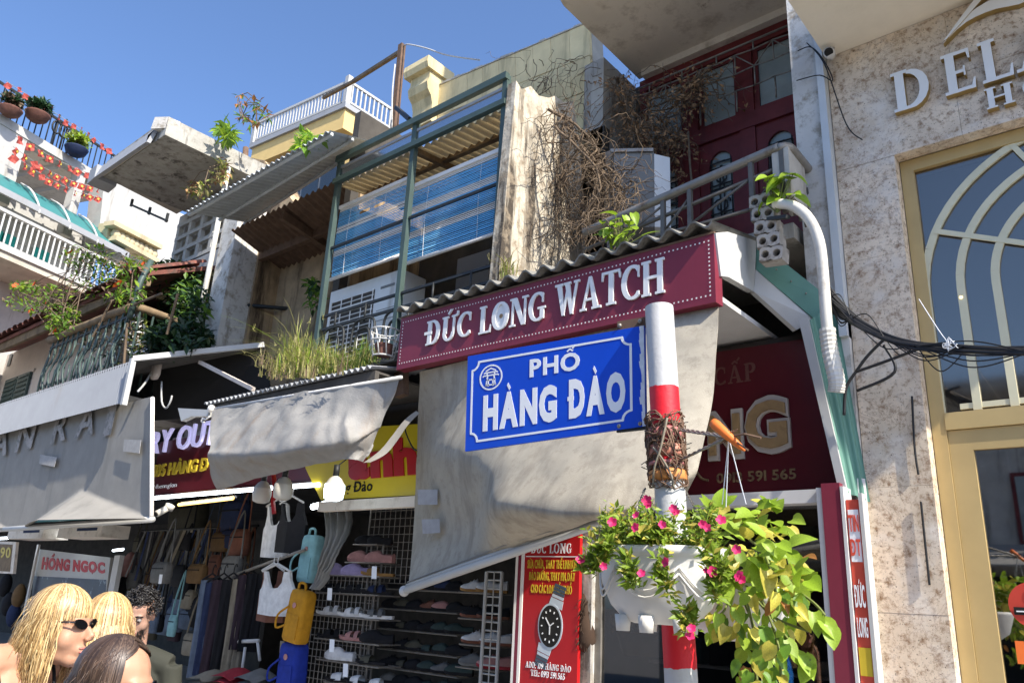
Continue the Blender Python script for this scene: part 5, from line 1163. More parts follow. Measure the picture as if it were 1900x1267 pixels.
vq(.3, zA_, orange_red); zq = lambda y: PY(1590,y,4.16).z
vq(zq(1042), zq(945), M_['print_white'], .004, .1, .9); vq(zq(1252), zq(1200), M_['letter_gold'], .004, .05, .95)
for s, y0, y1 in (('ĐỨC',1125,1085),('LONG',1180,1145),('TIN',985,955),('ĐT',1030,1000)):
    m = M_['print_white'] if y0 > 1050 else orange_red
    put_text(s, V((lerp(v0,v1,.12),4.155,zq(y0))), V((lerp(v0,v1,.88),4.155,zq(y0))), V((lerp(v0,v1,.12),4.155,zq(y1))), .003, m, vb_, bold=.02)
mb = MB(); mb.box((v1+.002,4.15,.2), (v1+.02,4.2,zA_+.03)); mb.build('edge_strip', M_['white_paint'], vb_)
mb = MB(); mb.tube([V((-1.292,4.34,.15)), V((-1.292,4.34,2.4))], .03, 8); mb.build('pipe', M_['grey_paint'], vb_, True)
# shelves and small stock seen through the glass
for k in range(4):
    z = .9+.42*k
    sh_ = thing('display_shelf', 'dim glass display shelf with small boxes inside the watch shop, '+('lowest','second from below','third from below','topmost')[k], 'shelf', (-2.2,5.6,z), 'display shelves of the watch shop')
    mb = MB(); mb.box((-3.2,5.4,z), (-1.5,5.9,z+.02)); mb.build('board', M_['grey_paint'], sh_)
    for i in range(9):
        x = -3.1+.18*i; mb = MB(); mb.box((x,5.45,z+.022), (x+random.uniform(.07,.13),5.6,z+random.uniform(.1,.24))); mb.build('box', random.choice((M_['lamp_off'],M_['board_red'],M_['teal'],M_['wood'],M_['dark'])), sh_)
bsk = thing('flower_basket', 'hanging basket with dry brown flowers inside the watch shop door', 'basket', PY(1190,1170,4.6))
c = PY(1190,1190,4.6); mb = MB(); mb.tube([c+V((0,0,-.08)), c+V((0,0,.05))], [.12,.16], 12); mb.build('basket', M_['wood'], bsk, True)
mb = MB()
for i in range(160): mb.ball(c+V((random.uniform(-.17,.17),random.uniform(-.12,.12),random.uniform(.04,.14))), random.uniform(.012,.025), 5, 3)
mb.build('flower_mass', M_['dry_leaf'], bsk, kind='stuff')
broom = thing('broom', 'brown bristle broom head hanging beside the red banner', 'broom', PY(1088,1150,4.25))
mb = MB(); c = PY(1085,1150,4.26); mb.tube([c+V((0,0,.16)), c+V((0,0,.1)), c+V((0.02,0,-.12)), c+V((0,0,-.18))], [.02,.04,.06,.03], 9); mb.build('bristle_core', M_['duster'], broom, True)
mb = MB()
for i in range(220):
    a = random.uniform(0,6.28); z = random.uniform(-.14,.13); q = c+V((math.cos(a)*.03,math.sin(a)*.03,z)); mb.tube([q, q+V((math.cos(a)*random.uniform(.015,.035),math.sin(a)*.04,random.uniform(-.06,-.01)))], .0025, 3)
mb.build('bristles', M_['duster'], broom, kind='stuff')
mb = MB(); mb.tube([c+V((0,0,.15)), c+V((.01,0,.6))], .013, 6); mb.build('handle', M_['wood'], broom, True)

# ------------------------------------------------------------------ stock of the middle shop
C_ = {'olive': (.075,.07,.05), 'navy': (.018,.028,.07), 'black': (.010,.010,.012), 'grey': (.13,.13,.125), 'brown': (.13,.075,.03), 'sand': (.22,.19,.14), 'plum': (.035,.022,.03), 'slate': (.10,.13,.18), 'rust': (.17,.07,.045), 'white': (.62,.62,.61), 'teal': (.20,.38,.40), 'mustard': (.46,.215,.012), 'blue': (.012,.03,.24), 'pink': (.42,.21,.19), 'lilac': (.34,.28,.46), 'green': (.035,.055,.05), 'tan': (.27,.15,.05), 'red': (.25,.02,.03)}
for k, v_ in C_.items(): M_['f_'+k] = mat('fabric_'+k, v_, .8, var=.18, scale=14, bump=.1, bscale=90, spec=.25)
def bag(px, py, Y, w, h, colr, lab, strap=.5):
    c = PY(px,py,Y); t = thing('shoulder_bag', lab, 'bag', c, 'bags hanging in the middle shop'); m = M_['f_'+colr]
    mb = MB(); rows = []
    for z, s, d in ((-.5,.80,.5),(-.46,.95,.85),(-.1,1,1),(.3,.96,.95),(.46,.86,.6),(.5,.7,.3)):
        rows.append([V((c.x+math.copysign(abs(math.cos(a))**.5,math.cos(a))*w/2*s, c.y+math.copysign(abs(math.sin(a))**.5,math.sin(a))*w*.19*d, c.z+z*h)) for a in [2*math.pi*j/20 for j in range(20)]])
    mb.grid(rows, wrap=True); mb.add(rows[0], [list(range(19,-1,-1))]); mb.add(rows[-1], [list(range(20))]); mb.build('body', m, t, True)
    mb = MB(); tp = c+V((0,.05,h*.5+strap)); mb.tube(spline([c+V((-w*.45,0,h*.4)), c+V((-w*.3,.02,h*.5+strap*.5)), tp, c+V((w*.3,.02,h*.5+strap*.5)), c+V((w*.45,0,h*.4))], 12), .011, 4); mb.build('strap', m, t)
    mb = MB(); mb.box((c.x-w*.38,c.y-w*.205,c.z+h*.16), (c.x+w*.38,c.y-w*.165,c.z+h*.20)); mb.build('zip', M_['f_black'], t)
    return t
for a in ((300,1062,4.6,.36,.24,'grey','pale grey waist bag with white tag, nearest the lettered awning'),(333,1068,5.0,.26,.26,'black','black shoulder bag between the grey and the brown one'),(366,1064,4.85,.34,.22,'brown','brown shoulder bag hanging in the middle of the strap row'),(398,1050,5.1,.22,.26,'rust','dull red brown bag right of the brown shoulder bag'),(430,1055,4.9,.34,.28,'grey','grey rounded backpack next to the trousers rail'),(325,1125,5.2,.3,.3,'navy','navy bag in the lower row left of the trousers'),(360,1135,5.1,.3,.34,'black','black rucksack in the lower row of bags'),(320,1160,4.9,.16,.24,'teal','small bright blue green pouch low in the dark shop'),(285,1150,5.0,.2,.3,'slate','slate striped bag low behind the bearded man'),(352,1195,5.0,.24,.24,'sand','sand coloured bag near the bottom of the trousers')): bag(*a)
for a in ((350,955,5.4,.75,.42,'olive','large olive canvas holdall high in the shop'),(438,960,5.2,.5,.42,'navy','dark blue rucksack under the warm tube lamp')): bag(*a, strap=.15)
t = thing('strap_row', 'row of dark bag straps hanging from a rail in the middle shop', 'straps', PY(360,990,5.0))
mb = MB(); mb.tube([PY(262,985,4.8), PY(480,975,5.3)], .015, 6); mb.build('rail', M_['iron_black'], t)
for i in range(34):
    u = i/33; p = lerp(PY(264,986,4.8), PY(476,976,5.3), u); q = p + V((random.uniform(-.25,.05),random.uniform(-.1,.1),-random.uniform(.45,.7))); mb = MB(); mb.bar(p, q, random.uniform(.015,.035), .008, up=(1,-1,0)); mb.build('strap', M_['f_'+random.choice(('olive','black','grey','brown','navy','sand','black'))], t)

qb = random.Random(77)
WHERE = ('high behind the straps','in the second row of bags','low behind the people','near the trousers rail')
for i in range(26):
    r_ = i % 4; px = qb.uniform(255,450) if r_ < 2 else qb.uniform(270,365); py = (1010,1085,1160,1120)[r_]+qb.uniform(-14,14)
    colr = qb.choice(('olive','black','grey','brown','navy','sand','plum','slate','rust','black'))
    bag(px, py, qb.uniform(5.0,5.6), qb.uniform(.22,.36), qb.uniform(.2,.3), colr, f'{colr} hanging bag {WHERE[r_]}, '+('far left','left','left of the middle','in the middle','right of the middle','right','far right')[i//4]+' of its row')
for i, (px, py, w, h, colr) in enumerate(((455,1005,.34,.5,'grey'),(470,960,.3,.4,'plum'),(590,985,.26,.36,'sand'),(620,1000,.22,.34,'black'))): pass
def backpack(px, py, Y, w, h, colr, lab, tilt=0):
    c = PY(px,py,Y); t = thing('backpack', lab, 'backpack', c); m = M_['f_'+colr]; rt = Matrix.Rotation(tilt,3,'Y')
    def T(x, y, z): return c + rt @ V((x*w,y*w,z*h))
    mb = MB(); rows = []
    for z, s in ((-.5,.86),(-.44,1),(0,1.0),(.38,.97),(.47,.88),(.5,.6)): rows.append([T(math.copysign(abs(math.cos(a))**.4,math.cos(a))*.5*s, math.copysign(abs(math.sin(a))**.4,math.sin(a))*.28*s, z) for a in [2*math.pi*j/24 for j in range(24)]])
    mb.grid(rows, wrap=True); mb.add(rows[0], [list(range(23,-1,-1))]); mb.add(rows[-1], [list(range(24))]); mb.build('body', m, t, True)
    mb = MB(); mb.poly([T(-.36,-.30,-.42), T(.36,-.30,-.42), T(.36,-.30,.02), T(-.36,-.30,.02)], V((0,.03,0))); mb.build('pocket', m, t)
    mb = MB(); mb.disc(T(0,-.315,.2), (0,-1,0), w*.09, .006, 16); mb.build('badge', M_['f_pink'], t)
    mb = MB(); mb.tube(spline([T(-.2,-.1,.48), T(-.16,-.12,.62), T(.16,-.12,.62), T(.2,-.1,.48)], 10), .012, 6); mb.build('handle', m, t, True)
    mb = MB(); mb.tube(spline([T(-.3,-.31,.15), T(-.75,-.35,-.05), T(-.8,-.3,-.3), T(-.3,-.3,-.2)], 12), .010, 5); mb.build('strap', m, t, True)
backpack(577,1036,4.5,.23,.42,'teal','pale teal square backpack hanging under the clear plastic sheet',.05)
backpack(556,1142,4.4,.26,.44,'mustard','mustard yellow square backpack hanging by the shoe grid',.12)
backpack(543,1236,4.45,.28,.40,'blue','royal blue square backpack below the mustard one',-.05)

def garment(px, py, Y, kind, colr, lab, w=.42, h=.5, rot=0):
    c = PY(px,py,Y); t = thing('tank_shirt' if kind == 'tank' else 'trousers', lab, 'top' if kind == 'tank' else 'trousers', c); m = M_['f_'+colr]; rt = Matrix.Rotation(rot,3,'Z')
    mb = MB()
    if kind == 'tank':
        half = [(.0,.10),(.12,.13),(.20,.25),(.26,.5),(.38,.5),(.38,.32),(.46,.12),(.5,.05),(.5,-.5),(.0,-.52)]
        n = 9
        L_ = [(-x,z) for x, z in half]; pts = half + L_[::-1]
        for (a, b) in zip(half[:-1], half[1:]): pass
        quads = [[(0,.10),(.12,.13),(.5,.05),(.5,-.5),(0,-.52)],[(.12,.13),(.20,.25),(.46,.12),(.5,.05)],[(.20,.25),(.26,.5),(.38,.5),(.38,.32),(.46,.12)]]
        for s in (1,-1):
            for q in quads:
                P_ = [c + rt @ V((s*x*w, -.025*math.cos(x*5)+.012*math.sin(z*9), z*h)) for x, z in q]
                mb.poly(P_ if s > 0 else P_[::-1], rt @ V((0,.03,0)))
    else:
        for s in (-.24,.24):
            g = [[c + rt @ V(((s+(i/5-.5)*.46)*w*(1-.12*j/6), -.02*math.cos(i*2.1+j)*(j > 0), .5*h - h*j/6)) for i in range(6)] for j in range(7)]
            mb.grid(g); mb.grid([[p+rt @ V((0,.02,0)) for p in r_][::-1] for r_ in g])
    mb.build('cloth', m, t, kind != 'tank')
    mb = MB(); tp = c + rt @ V((0,0,h*.5+.07)); mb.tube([c + rt @ V((-.42*w,0,h*.5+.0)), tp, c + rt @ V((.42*w,0,h*.5+.0))], .011, 6); mb.tube(spline([tp, tp+V((0,0,.05)), tp+V((.03,0,.09)), tp+V((.05,0,.06))], 8), .006, 5); mb.build('hanger', M_['f_black' if kind != 'tank' else 'grey_paint'], t, True)
garment(508,1100,4.35,'tank','white','white ribbed tank top on a hanger in front of the trousers',.54,.38)
garment(535,978,4.5,'tank','black','black tank top with white edging hanging below the sign',.46,.46)
garment(508,985,4.62,'tank','white','white vest peeping out behind the black tank top',.46,.5)
garment(500,1105,4.5,'tank','rust','rust brown top behind the white tank top',.44,.46)
for i, (px, col, ln) in enumerate(((378,'slate',.95),(388,'navy',.9),(400,'plum',.95),(418,'black',.95),(438,'sand',.95),(452,'plum',.72),(468,'black',.75))):
    garment(px,1165 if ln > .8 else 1135,4.55+.03*i,'tr',col,('slate grey trousers with pale stripe, leftmost on the rail','navy trousers second on the rail','plum trousers third on the rail','black long trousers in the middle of the rail','sand coloured trousers on the rail','plum short trousers behind the white tank top','black short trousers beside the white tank top')[i],.22,ln,.9)
t = thing('clothes_rail', 'steel clothes rail with the trousers and tank tops', 'rail', PY(470,1060,4.6)); mb = MB(); mb.tube([PY(430,1068,4.75), PY(565,1020,4.4)], .016, 8); mb.build('bar', M_['galv'], t, True)
t = thing('folding_stand', 'white metal stand legs below the hanging trousers', 'stand', PY(460,1210,4.7))
mb = MB(); mb.tube([PY(432,1190,4.7), PY(480,1188,4.7)], .02, 6); mb.tube([PY(432,1190,4.7), PY(430,1245,4.7)], .02, 6); mb.tube([PY(455,1200,4.7), PY(448,1250,4.7)], .016, 6); mb.tube([PY(478,1190,4.7), PY(482,1225,4.7)], .016, 6); mb.build('frame', M_['grey_paint'], t, True)
# pile of clothes at the lower edge
for i, (px, py, col, lab) in enumerate(((395,1262,'sand','heap of sand coloured clothes at the lower edge below the trousers'),(440,1258,'red','dark red folded clothes in the heap'),(480,1262,'grey','grey patterned clothes in the heap under the hanger'),(420,1275,'navy','navy clothes at the bottom of the heap'))):
    c = PY(px,py,4.3+.05*i); mb = MB(); g = [[c+V(((a-3)*.06, (b-3)*.06, .10*math.exp(-((a-3)**2+(b-3)**2)/7)+.02*mnoise.noise(V((a*.9+i*5,b*.9,0))))) for a in range(7)] for b in range(7)]; mb.grid(g); mb.grid([[p-V((0,0,.05)) for p in r_][::-1] for r_ in g]); tag(mb.build('clothes_heap', M_['f_'+col], None, True), lab, 'clothes')
# plastic sheet
pl = glass('clear_film', (.80,.80,.78), .10, .25)
cl = cloth([[PY(600,945,4.3), PY(655,950,4.4)], [PY(606,985,4.25), PY(648,990,4.35)], [PY(598,1030,4.25), PY(625,1035,4.3)], [PY(588,1065,4.3), PY(606,1070,4.3)], [PY(581,1092,4.3), PY(588,1094,4.3)]], 22, 40, .03, 9, seed=5, fold=lambda u, v: .03*math.sin(u*26+v*4))
film = mat('plastic_film', (.40,.40,.38), .25, var=.1, trans=.5, spec=.6)
tag(cl.build('plastic_sheet', film, None, True), 'crumpled clear plastic sheet hanging over the shoe grid', 'plastic sheet')

# shoes
PROF = {'clog': ([.046,.048,.046,.046,.060,.070,.068,.060,.046,.014], .026), 'sneaker': ([.078,.084,.074,.070,.080,.072,.058,.046,.036,.012], .022), 'sandal': (None, .024), 'slide': (None, .022)}
def shoe_mesh(kind):
    sole, up = MB(), MB(); N = 9; hs, th = PROF[kind]
    W_ = [.026,.033,.034,.032,.032,.036,.042,.044,.038,.018]
    ring = [(-.135+.27*i/N, W_[i]) for i in range(N+1)]
    def tz(x): return .012*max(0,(x-.06)/.075)**2
    lo = [V((x,-w*.94,tz(x))) for x, w in ring] + [V((x,w*.94,tz(x))) for x, w in ring[::-1]]; hi = [V((x*1.02,-w*1.06,th+tz(x))) for x, w in ring] + [V((x*1.02,w*1.06,th+tz(x))) for x, w in ring[::-1]]
    sole.grid([lo,hi], wrap=True); sole.add(lo, [list(range(len(lo)-1,-1,-1))]); sole.add(hi, [list(range(len(hi)))])
    if hs:
        rows = []
        for i in range(N+1):
            x, w = ring[i]; h = hs[i]
            rows.append([V((x, -w*(1.0-.18*(math.sin(math.pi*k/8)**3))*math.cos(math.pi*k/8), th+tz(x) + h*math.sin(math.pi*k/8)**.55)) for k in range(9)])
        rows2 = [r_ for r_ in rows]
        for i in range(1,4):                                        # the opening for the foot
            for k in range(3,6): rows2[i] = rows2[i][:k] + [V((rows[i][k].x, rows[i][k].y, th+.012))] + rows2[i][k+1:]
        up.grid(rows2); up.add(rows2[0], [list(range(9))])
        if kind == 'sneaker':
            for i in (4,5,6): x, w = ring[i]; up.tube([V((x,-w*.5,th+hs[i]*.93)), V((x,0,th+hs[i]+.006)), V((x,w*.5,th+hs[i]*.93))], .004, 4)
    else:
        for x0, x1, h in (((.015,.065,.050),(-.055,-.02,.056)) if kind == 'sandal' else ((.0,.08,.05),)):
            rows = []
            for x in (x0, (x0+x1)/2, x1): rows.append([V((x, -.043*math.cos(math.pi*k/8), th-.005 + h*(1-.2*(x > .05))*math.sin(math.pi*k/8)**.7)) for k in range(9)])
            up.grid(rows); up.grid([[p-V((0,0,.005)) for p in r_][::-1] for r_ in rows])
    return sole, up
SH = {}
for kd in ('sneaker','clog','sandal','slide'):
    a, b = shoe_mesh(kd); SH[kd] = (a.mesh('sole', M_['f_grey']), b.mesh('upper', M_['f_grey'], True))
scount = [0]
def shoe(pos, kd, sole, up, lab, rz, sc=1.0, tilt=0):
    t = thing('shoe', lab, 'shoe', pos, 'shoes on the racks of the shoe shop'); t.rotation_euler = (0, -tilt, rz); t.scale = (sc,)*3
    for nm, me, c in (('sole',SH[kd][0],sole),('upper',SH[kd][1],up)):
        o = bpy.data.objects.new(nm, me); COL.objects.link(o); o.parent = t; o.material_slots[0].link = 'OBJECT'; o.material_slots[0].material = M_['f_'+c]
    return t
def shelf(pa, pb, Y, lab):
    a, b = PY(*pa,Y), PY(*pb,Y); t = thing('wire_shelf', lab, 'shelf', lerp(a,b,.5), 'wire shoe shelves'); mb = MB()
    for d in (0,.12,.24): mb.tube([V((a.x,Y+d,a.z)), V((b.x,Y+d,a.z))], .006, 4)
    for i in range(9): x = lerp(a.x,b.x,i/8); mb.tube([V((x,Y,a.z)), V((x,Y+.24,a.z))], .004, 4)
    mb.build('wire', M_['galv'], t); return V((a.x,Y,a.z)), V((b.x,Y,a.z))
def grid_panel(name, lab, pa, pb, pc, Y, step, m, r=.0045):
    a, b, c = PY(*pa,Y), PY(*pb,Y), PY(*pc,Y); t = thing(name, lab, 'wire grid', lerp(a,b,.5)); mb = MB(); x0, x1, z0, z1 = a.x, b.x, c.z, a.z
    nx, nz = max(2,int((x1-x0)/step)), max(2,int((z1-z0)/step))
    for i in range(nx+1): mb.tube([V((lerp(x0,x1,i/nx),Y,z0)), V((lerp(x0,x1,i/nx),Y,z1))], r, 4)
    for i in range(nz+1): mb.tube([V((x0,Y+.006,lerp(z0,z1,i/nz))), V((x1,Y+.006,lerp(z0,z1,i/nz)))], r, 4)
    mb.build('wire', M_[m], t)
    for x in (x0,x1): mb = MB(); mb.tube([V((x,Y,z0)), V((x,Y,z1))], r*2.2, 6); mb.build('frame', M_[m], t)
grid_panel('wire_grid', 'white wire grid panel behind the sandals right of the mustard backpack', (583,1062),(700,1050),(583,1300), 4.75, .06, 'galv')
grid_panel('wire_grid', 'tall wire grid panel left of the beige awning cloth', (690,935),(775,930),(690,1080), 4.9, .07, 'galv')
grid_panel('wire_grid', 'narrow white wire grid end at the right of the shoe shelves', (903,1060),(932,1055),(903,1300), 4.45, .055, 'white_paint', .006)
grid_panel('wire_grid', 'steel wire rack upright between the pale and dark shoes', (690,1010),(712,1008),(690,1300), 4.8, .08, 'galv')
specs = [ # shelf ends, Y, label, [(kind, sole, upper, label)]
 ((655,1010),(700,1005),4.7,'short top wire shelf with black shoes',[('clog','black','black','black clog on the top short shelf, left'),('clog','black','black','black clog on the top short shelf, right')]),
 ((640,1043),(705,1038),4.7,'wire shelf with pink clogs',[('clog','pink','pink','pink clog on its shelf, left of the pair'),('clog','pink','pink','pink clog with white tag, right of the pair')]),
 ((592,1066),(705,1060),4.65,'wire shelf with the lilac clogs',[('clog','lilac','lilac','lilac clog with round holes, left'),('clog','lilac','lilac','lilac clog with round holes, right'),('slide','tan','tan','tan slipper right of the lilac clogs')]),
 ((585,1098),(705,1090),4.65,'wire shelf with black sandals',[('sandal','black','black','black strapped sandal under the lilac clogs, left'),('sandal','black','black','black strapped sandal under the lilac clogs, middle'),('sandal','black','navy','dark blue strapped sandal under the lilac clogs, right')]),
 ((580,1140),(705,1132),4.62,'wire shelf with white sandals',[('sandal','white','white','white two strap sandal, left on its shelf'),('sandal','white','white','white two strap sandal, second on its shelf'),('sandal','white','grey','white sandal with grey straps, right on its shelf')]),
 ((582,1183),(705,1176),4.62,'wire shelf with dark and pink sandals',[('sandal','black','black','black sandal left of the pink one'),('sandal','pink','pink','pink two strap sandal below the white ones'),('clog','black','black','black clog right of the pink sandal')]),
 ((585,1222),(705,1216),4.6,'wire shelf with a white clog',[('clog','white','white','white clog with lettered band and tag'),('slide','black','olive','olive slipper right of the white clog')]),
 ((600,1264),(710,1258),4.6,'lowest wire shelf with striped slippers',[('slide','black','white','black slipper with white stripes, left'),('slide','black','white','black slipper with white stripes, second'),('slide','black','white','black slipper with white stripes, third')]),
 ((850,1098),(912,1092),4.55,'small shelf with white and tan trainers',[('sneaker','tan','white','white trainer with tan sole, highest at the right grid'),('sneaker','tan','white','pale trainer with tan sole behind the film')]),
 ((850,1146),(915,1140),4.55,'small shelf with black and orange trainers',[('sneaker','rust','black','black trainer with orange sole and white laces, left'),('sneaker','rust','black','black trainer with orange sole and white laces, right')]),
 ((852,1194),(920,1188),4.5,'small shelf with white trainers',[('sneaker','rust','white','white trainer with orange sole, left of the pair'),('sneaker','rust','white','white trainer with orange sole, right of the pair')]),
 ((845,1236),(920,1230),4.5,'small shelf with pink trainers',[('sneaker','grey','grey','grey trainer beside the pink one'),('sneaker','red','pink','pink trainer low at the right grid')])]
ORD = ('leftmost','second from left','third from left','fourth from left','fifth from left','sixth from left','seventh from left','eighth from left')
for (pa, pb, Y, nm, cols) in (((715,1092),(850,1083),4.9,'first dark shelf under the awning bar',('black','black','tan','black','navy','black')),((705,1128),(850,1118),4.9,'second dark shelf',('black','olive','black','rust','pink','black')),((700,1165),(850,1156),4.88,'third dark shelf',('black','olive','black','black','green','green')),((700,1202),(850,1193),4.86,'fourth dark shelf',('olive','black','olive','green','green','black')),((700,1236),(850,1228),4.84,'fifth dark shelf',('black','olive','black','green','grey','green')),((700,1268),(850,1260),4.82,'lowest dark shelf',('grey','black','black','green','green','black'))):
    specs.append((pa, pb, Y, 'wire shelf with dark shoes, '+nm, [(random.choice(('clog','slide','sneaker','clog')), 'black' if c != 'tan' else 'tan', c, f'{c} shoe on the {nm}, {ORD[i]}') for i, c in enumerate(cols)]))
for pa, pb, Y, lab, items in specs:
    a, b = shelf(pa, pb, Y, lab); n = len(items)
    wdt = (b.x-a.x)/n; sc = min(1.12, max(.9, wdt/.2))
    for i, (kd, so_, up_, l) in enumerate(items):
        p = lerp(a,b,(i+.5)/n); shoe(V((p.x,Y+.10,p.z+.008)), kd, so_, up_, l, math.pi+random.uniform(.15,.6), sc, 0)
for i, (px, py) in enumerate(((690,1050),(608,1090),(612,1185),(637,1230),(296,1065),(520,1188))):
    a = PY(px,py,4.45); mb = MB(); mb.poly([a, a+V((.05,.01,0)), a+V((.06,.01,-.10)), a+V((.01,0,-.10))], (0,.002,0)); tag(mb.build('price_tag', M_['print_white'] if i < 5 else M_['f_sand']), ('white price tag on the pink clogs','white price tag on the black sandals','white price tag under the pink sandal','white price tag hanging from the white clog','white price tag on the grey waist bag','brown card tag hanging from the mustard backpack')[i], 'price tag')

# ------------------------------------------------------------------ left shop
ng = thing('poster_board', 'white board with red words HỒNG NGỌC over a dark blue picture', 'poster', PY(130,1060,4.9))
q = [PY(60,1120,4.9), PY(196,1108,4.9), PY(205,1034,4.9), PY(68,1018,4.9)]
mb = MB(); mb.poly(q, (0,.04,0)); mb.build('panel', M_['white_paint'], ng)
a, b, c_, d_ = PY(77,1054,4.9), PY(195,1062,4.9), PY(195,1044,4.9), PY(80,1034,4.9)
put_text('HỒNG NGỌC', a, b, d_, .006, M_['banner_red'], ng, bold=.06, split=True, tr=c_)
a, b, c_, d_ = [PY(*p,4.897) for p in ((53,1190),(190,1190),(197,1075),(62,1068))]
mb = MB(); mb.poly([a,b,c_,d_], (0,.003,0)); mb.build('picture', mat('dark_print', (.015,.022,.05), .3, var=.5, scale=4, stain=(.22,.27,.33), st=(.58,.66), sscale=5), ng)
fb = thing('framed_card', 'small gold framed card with yellow print at the left edge', 'frame', PY(12,1040,4.4))
mb = MB(); mb.poly([PY(*p,4.4) for p in ((-20,1062),(24,1064),(30,1005),(-14,1003))], (0,.04,0)); mb.build('frame', M_['soffit'], fb)
mb = MB(); mb.poly([PY(*p,4.395) for p in ((-20,1058),(18,1060),(23,1010),(-14,1008))], (0,.003,0)); mb.build('card', M_['wood'], fb)
put_text('2.90', PY(-14,1033,4.392), PY(19,1034,4.392), PY(-12,1015,4.392), .002, M_['letter_gold'], fb, bold=.03)
for i, (x0, x1, lab) in enumerate(((16,82,'brown cardboard box on the shelf under the grey awning, left'),(108,190,'brown cardboard box on the shelf under the grey awning, right'))):
    c0, c1 = PY(x0,985,4.35), PY(x1,978,4.35); bx = thing('cardboard_box', lab, 'box', c0, 'cardboard boxes over the left shop'); mb = MB(); mb.box((c0.x,4.35,2.20), (c1.x,4.7,2.36)); mb.build('carton', M_['soffit'], bx)
    mb = MB(); mb.box((lerp(c0.x,c1.x,.45),4.347,2.28), (lerp(c0.x,c1.x,.9),4.3495,2.315)); mb.build('print', M_['f_navy'], bx)
tr = thing('market_board', 'pale leaning board and dark goods low in the left shop', 'board', PY(110,1120,5.2)); mb = MB(); mb.bar(PY(45,1140,4.85), PY(72,1010,4.85), .06,.03, up=(0,1,0)); mb.build('post', M_['grey_paint'], tr); mb = MB(); mb.bar(PY(205,1120,4.85), PY(222,1030,4.85), .16,.06, up=(0,1,0)); mb.build('board', M_['grey_paint'], tr)
for i in range(10):
    px = (10,35,220,232,245,25,15,230,250,240)[i]; py = (1085,1105,1060,1090,1110,1140,1120,1130,1075,1050)[i]
    c = PY(px,py,5.3); mb = MB(); mb.ball(c, V((.14,.1,.2)), 10, 7); tag(mb.build('rolled_cloth', M_['f_'+('black','brown','sand','black','olive','navy','black','rust','grey','pink')[i]], None, True), 'bundle of cloth, '+('black at the far left','brown at the left edge','sand by the poster','black under the poster edge','olive by the man','navy behind the woman','black low at the edge','rust red near the hair','grey high by the bags','pink by the pouch straps')[i], 'cloth bundle', 'cloth bundles in the left shop')
# ------------------------------------------------------------------ striped pole and street sign
PYo = 2.4
pa, pc = PY(1223,572,PYo), PY(1263,1250,PYo); ax = (pa-pc).normalized(); rP = (PY(1248,640,PYo)-PY(1201,640,PYo)).length/2*.98
foot = pc + ax*((.14-pc.z)/ax.z)
pole = thing('striped_pole', 'white and red banded steel pole carrying the blue street sign', 'pole', foot)
zr = [PY(1228,y,PYo).z for y in (722,775,1132,1236)]
def polemat():
    m = mat('pole_paint', (.49,.49,.485), .5, var=.06, stain=(.40,.39,.37), st=(.58,.72), sscale=14, stain2=(.22,.18,.15), st2=(.68,.72), sscale2=26, bump=.2); nt = m.node_tree; N = nt.nodes; L = nt.links
    b = N['Principled BSDF']; base = b.inputs['Base Color'].links[0].from_socket
    tc = N.new('ShaderNodeTexCoord'); sp = N.new('ShaderNodeSeparateXYZ'); L.new(tc.outputs['Object'], sp.inputs[0])
    nz = N.new('ShaderNodeTexNoise'); nz.inputs['Scale'].default_value = 22; L.new(tc.outputs['Object'], nz.inputs['Vector'])
    ad = N.new('ShaderNodeMath'); ad.operation = 'MULTIPLY_ADD'; ad.inputs[1].default_value = .03; L.new(nz.outputs['Fac'], ad.inputs[0]); L.new(sp.outputs['Z'], ad.inputs[2])
    tot = None
    for hi, lo in ((zr[0],zr[1]-.16),(zr[2],zr[3]),(1.05,.6)):
        g = N.new('ShaderNodeMath'); g.operation = 'GREATER_THAN'; g.inputs[1].default_value = lo-foot.z+.015; L.new(ad.outputs[0], g.inputs[0])
        l = N.new('ShaderNodeMath'); l.operation = 'LESS_THAN'; l.inputs[1].default_value = hi-foot.z+.015; L.new(ad.outputs[0], l.inputs[0])
        mu = N.new('ShaderNodeMath'); mu.operation = 'MULTIPLY'; L.new(g.outputs[0], mu.inputs[0]); L.new(l.outputs[0], mu.inputs[1])
        if tot is None: tot = mu.outputs[0]
        else:
            mx = N.new('ShaderNodeMath'); mx.operation = 'MAXIMUM'; L.new(tot, mx.inputs[0]); L.new(mu.outputs[0], mx.inputs[1]); tot = mx.outputs[0]
    mix = N.new('ShaderNodeMix'); mix.data_type = 'RGBA'; L.new(tot, mix.inputs['Factor']); L.new(base, mix.inputs[6]); mix.inputs[7].default_value = (.62,.012,.022,1); L.new(mix.outputs[2], b.inputs['Base Color'])
    return m
pm_ = polemat()
mb = MB(); mb.tube([foot + ax*t for t in (0,.5,1,1.5,2,2.5,(pa-foot).length)], rP, 28, cap=False); mb.build('shaft', pm_, pole, True)
mb = MB(); n = 28; e = pa; x_ = ax.cross(V((0,1,0))).normalized(); y_ = ax.cross(x_)
mb.poly([e + ax*.004 + (x_*math.cos(2*math.pi*j/n)+y_*math.sin(2*math.pi*j/n))*rP*.985 for j in range(n)], -ax*.02); mb.build('cap', M_['white_paint'], pole)
SYo = PYo
s_tl, s_tr, s_br, s_bl = PY(868,661,SYo), PY(1195,604,SYo), PY(1198,790,SYo), PY(863,837,SYo)
sg = thing('street_sign', 'blue enamel street sign reading PHỐ HÀNG ĐÀO on the striped pole', 'street sign', lerp(s_tl,s_br,.5))
mb = MB(); mb.poly([s_bl,s_br,s_tr,s_tl], (0,.012,0)); mb.build('plate', M_['street_blue'], sg)
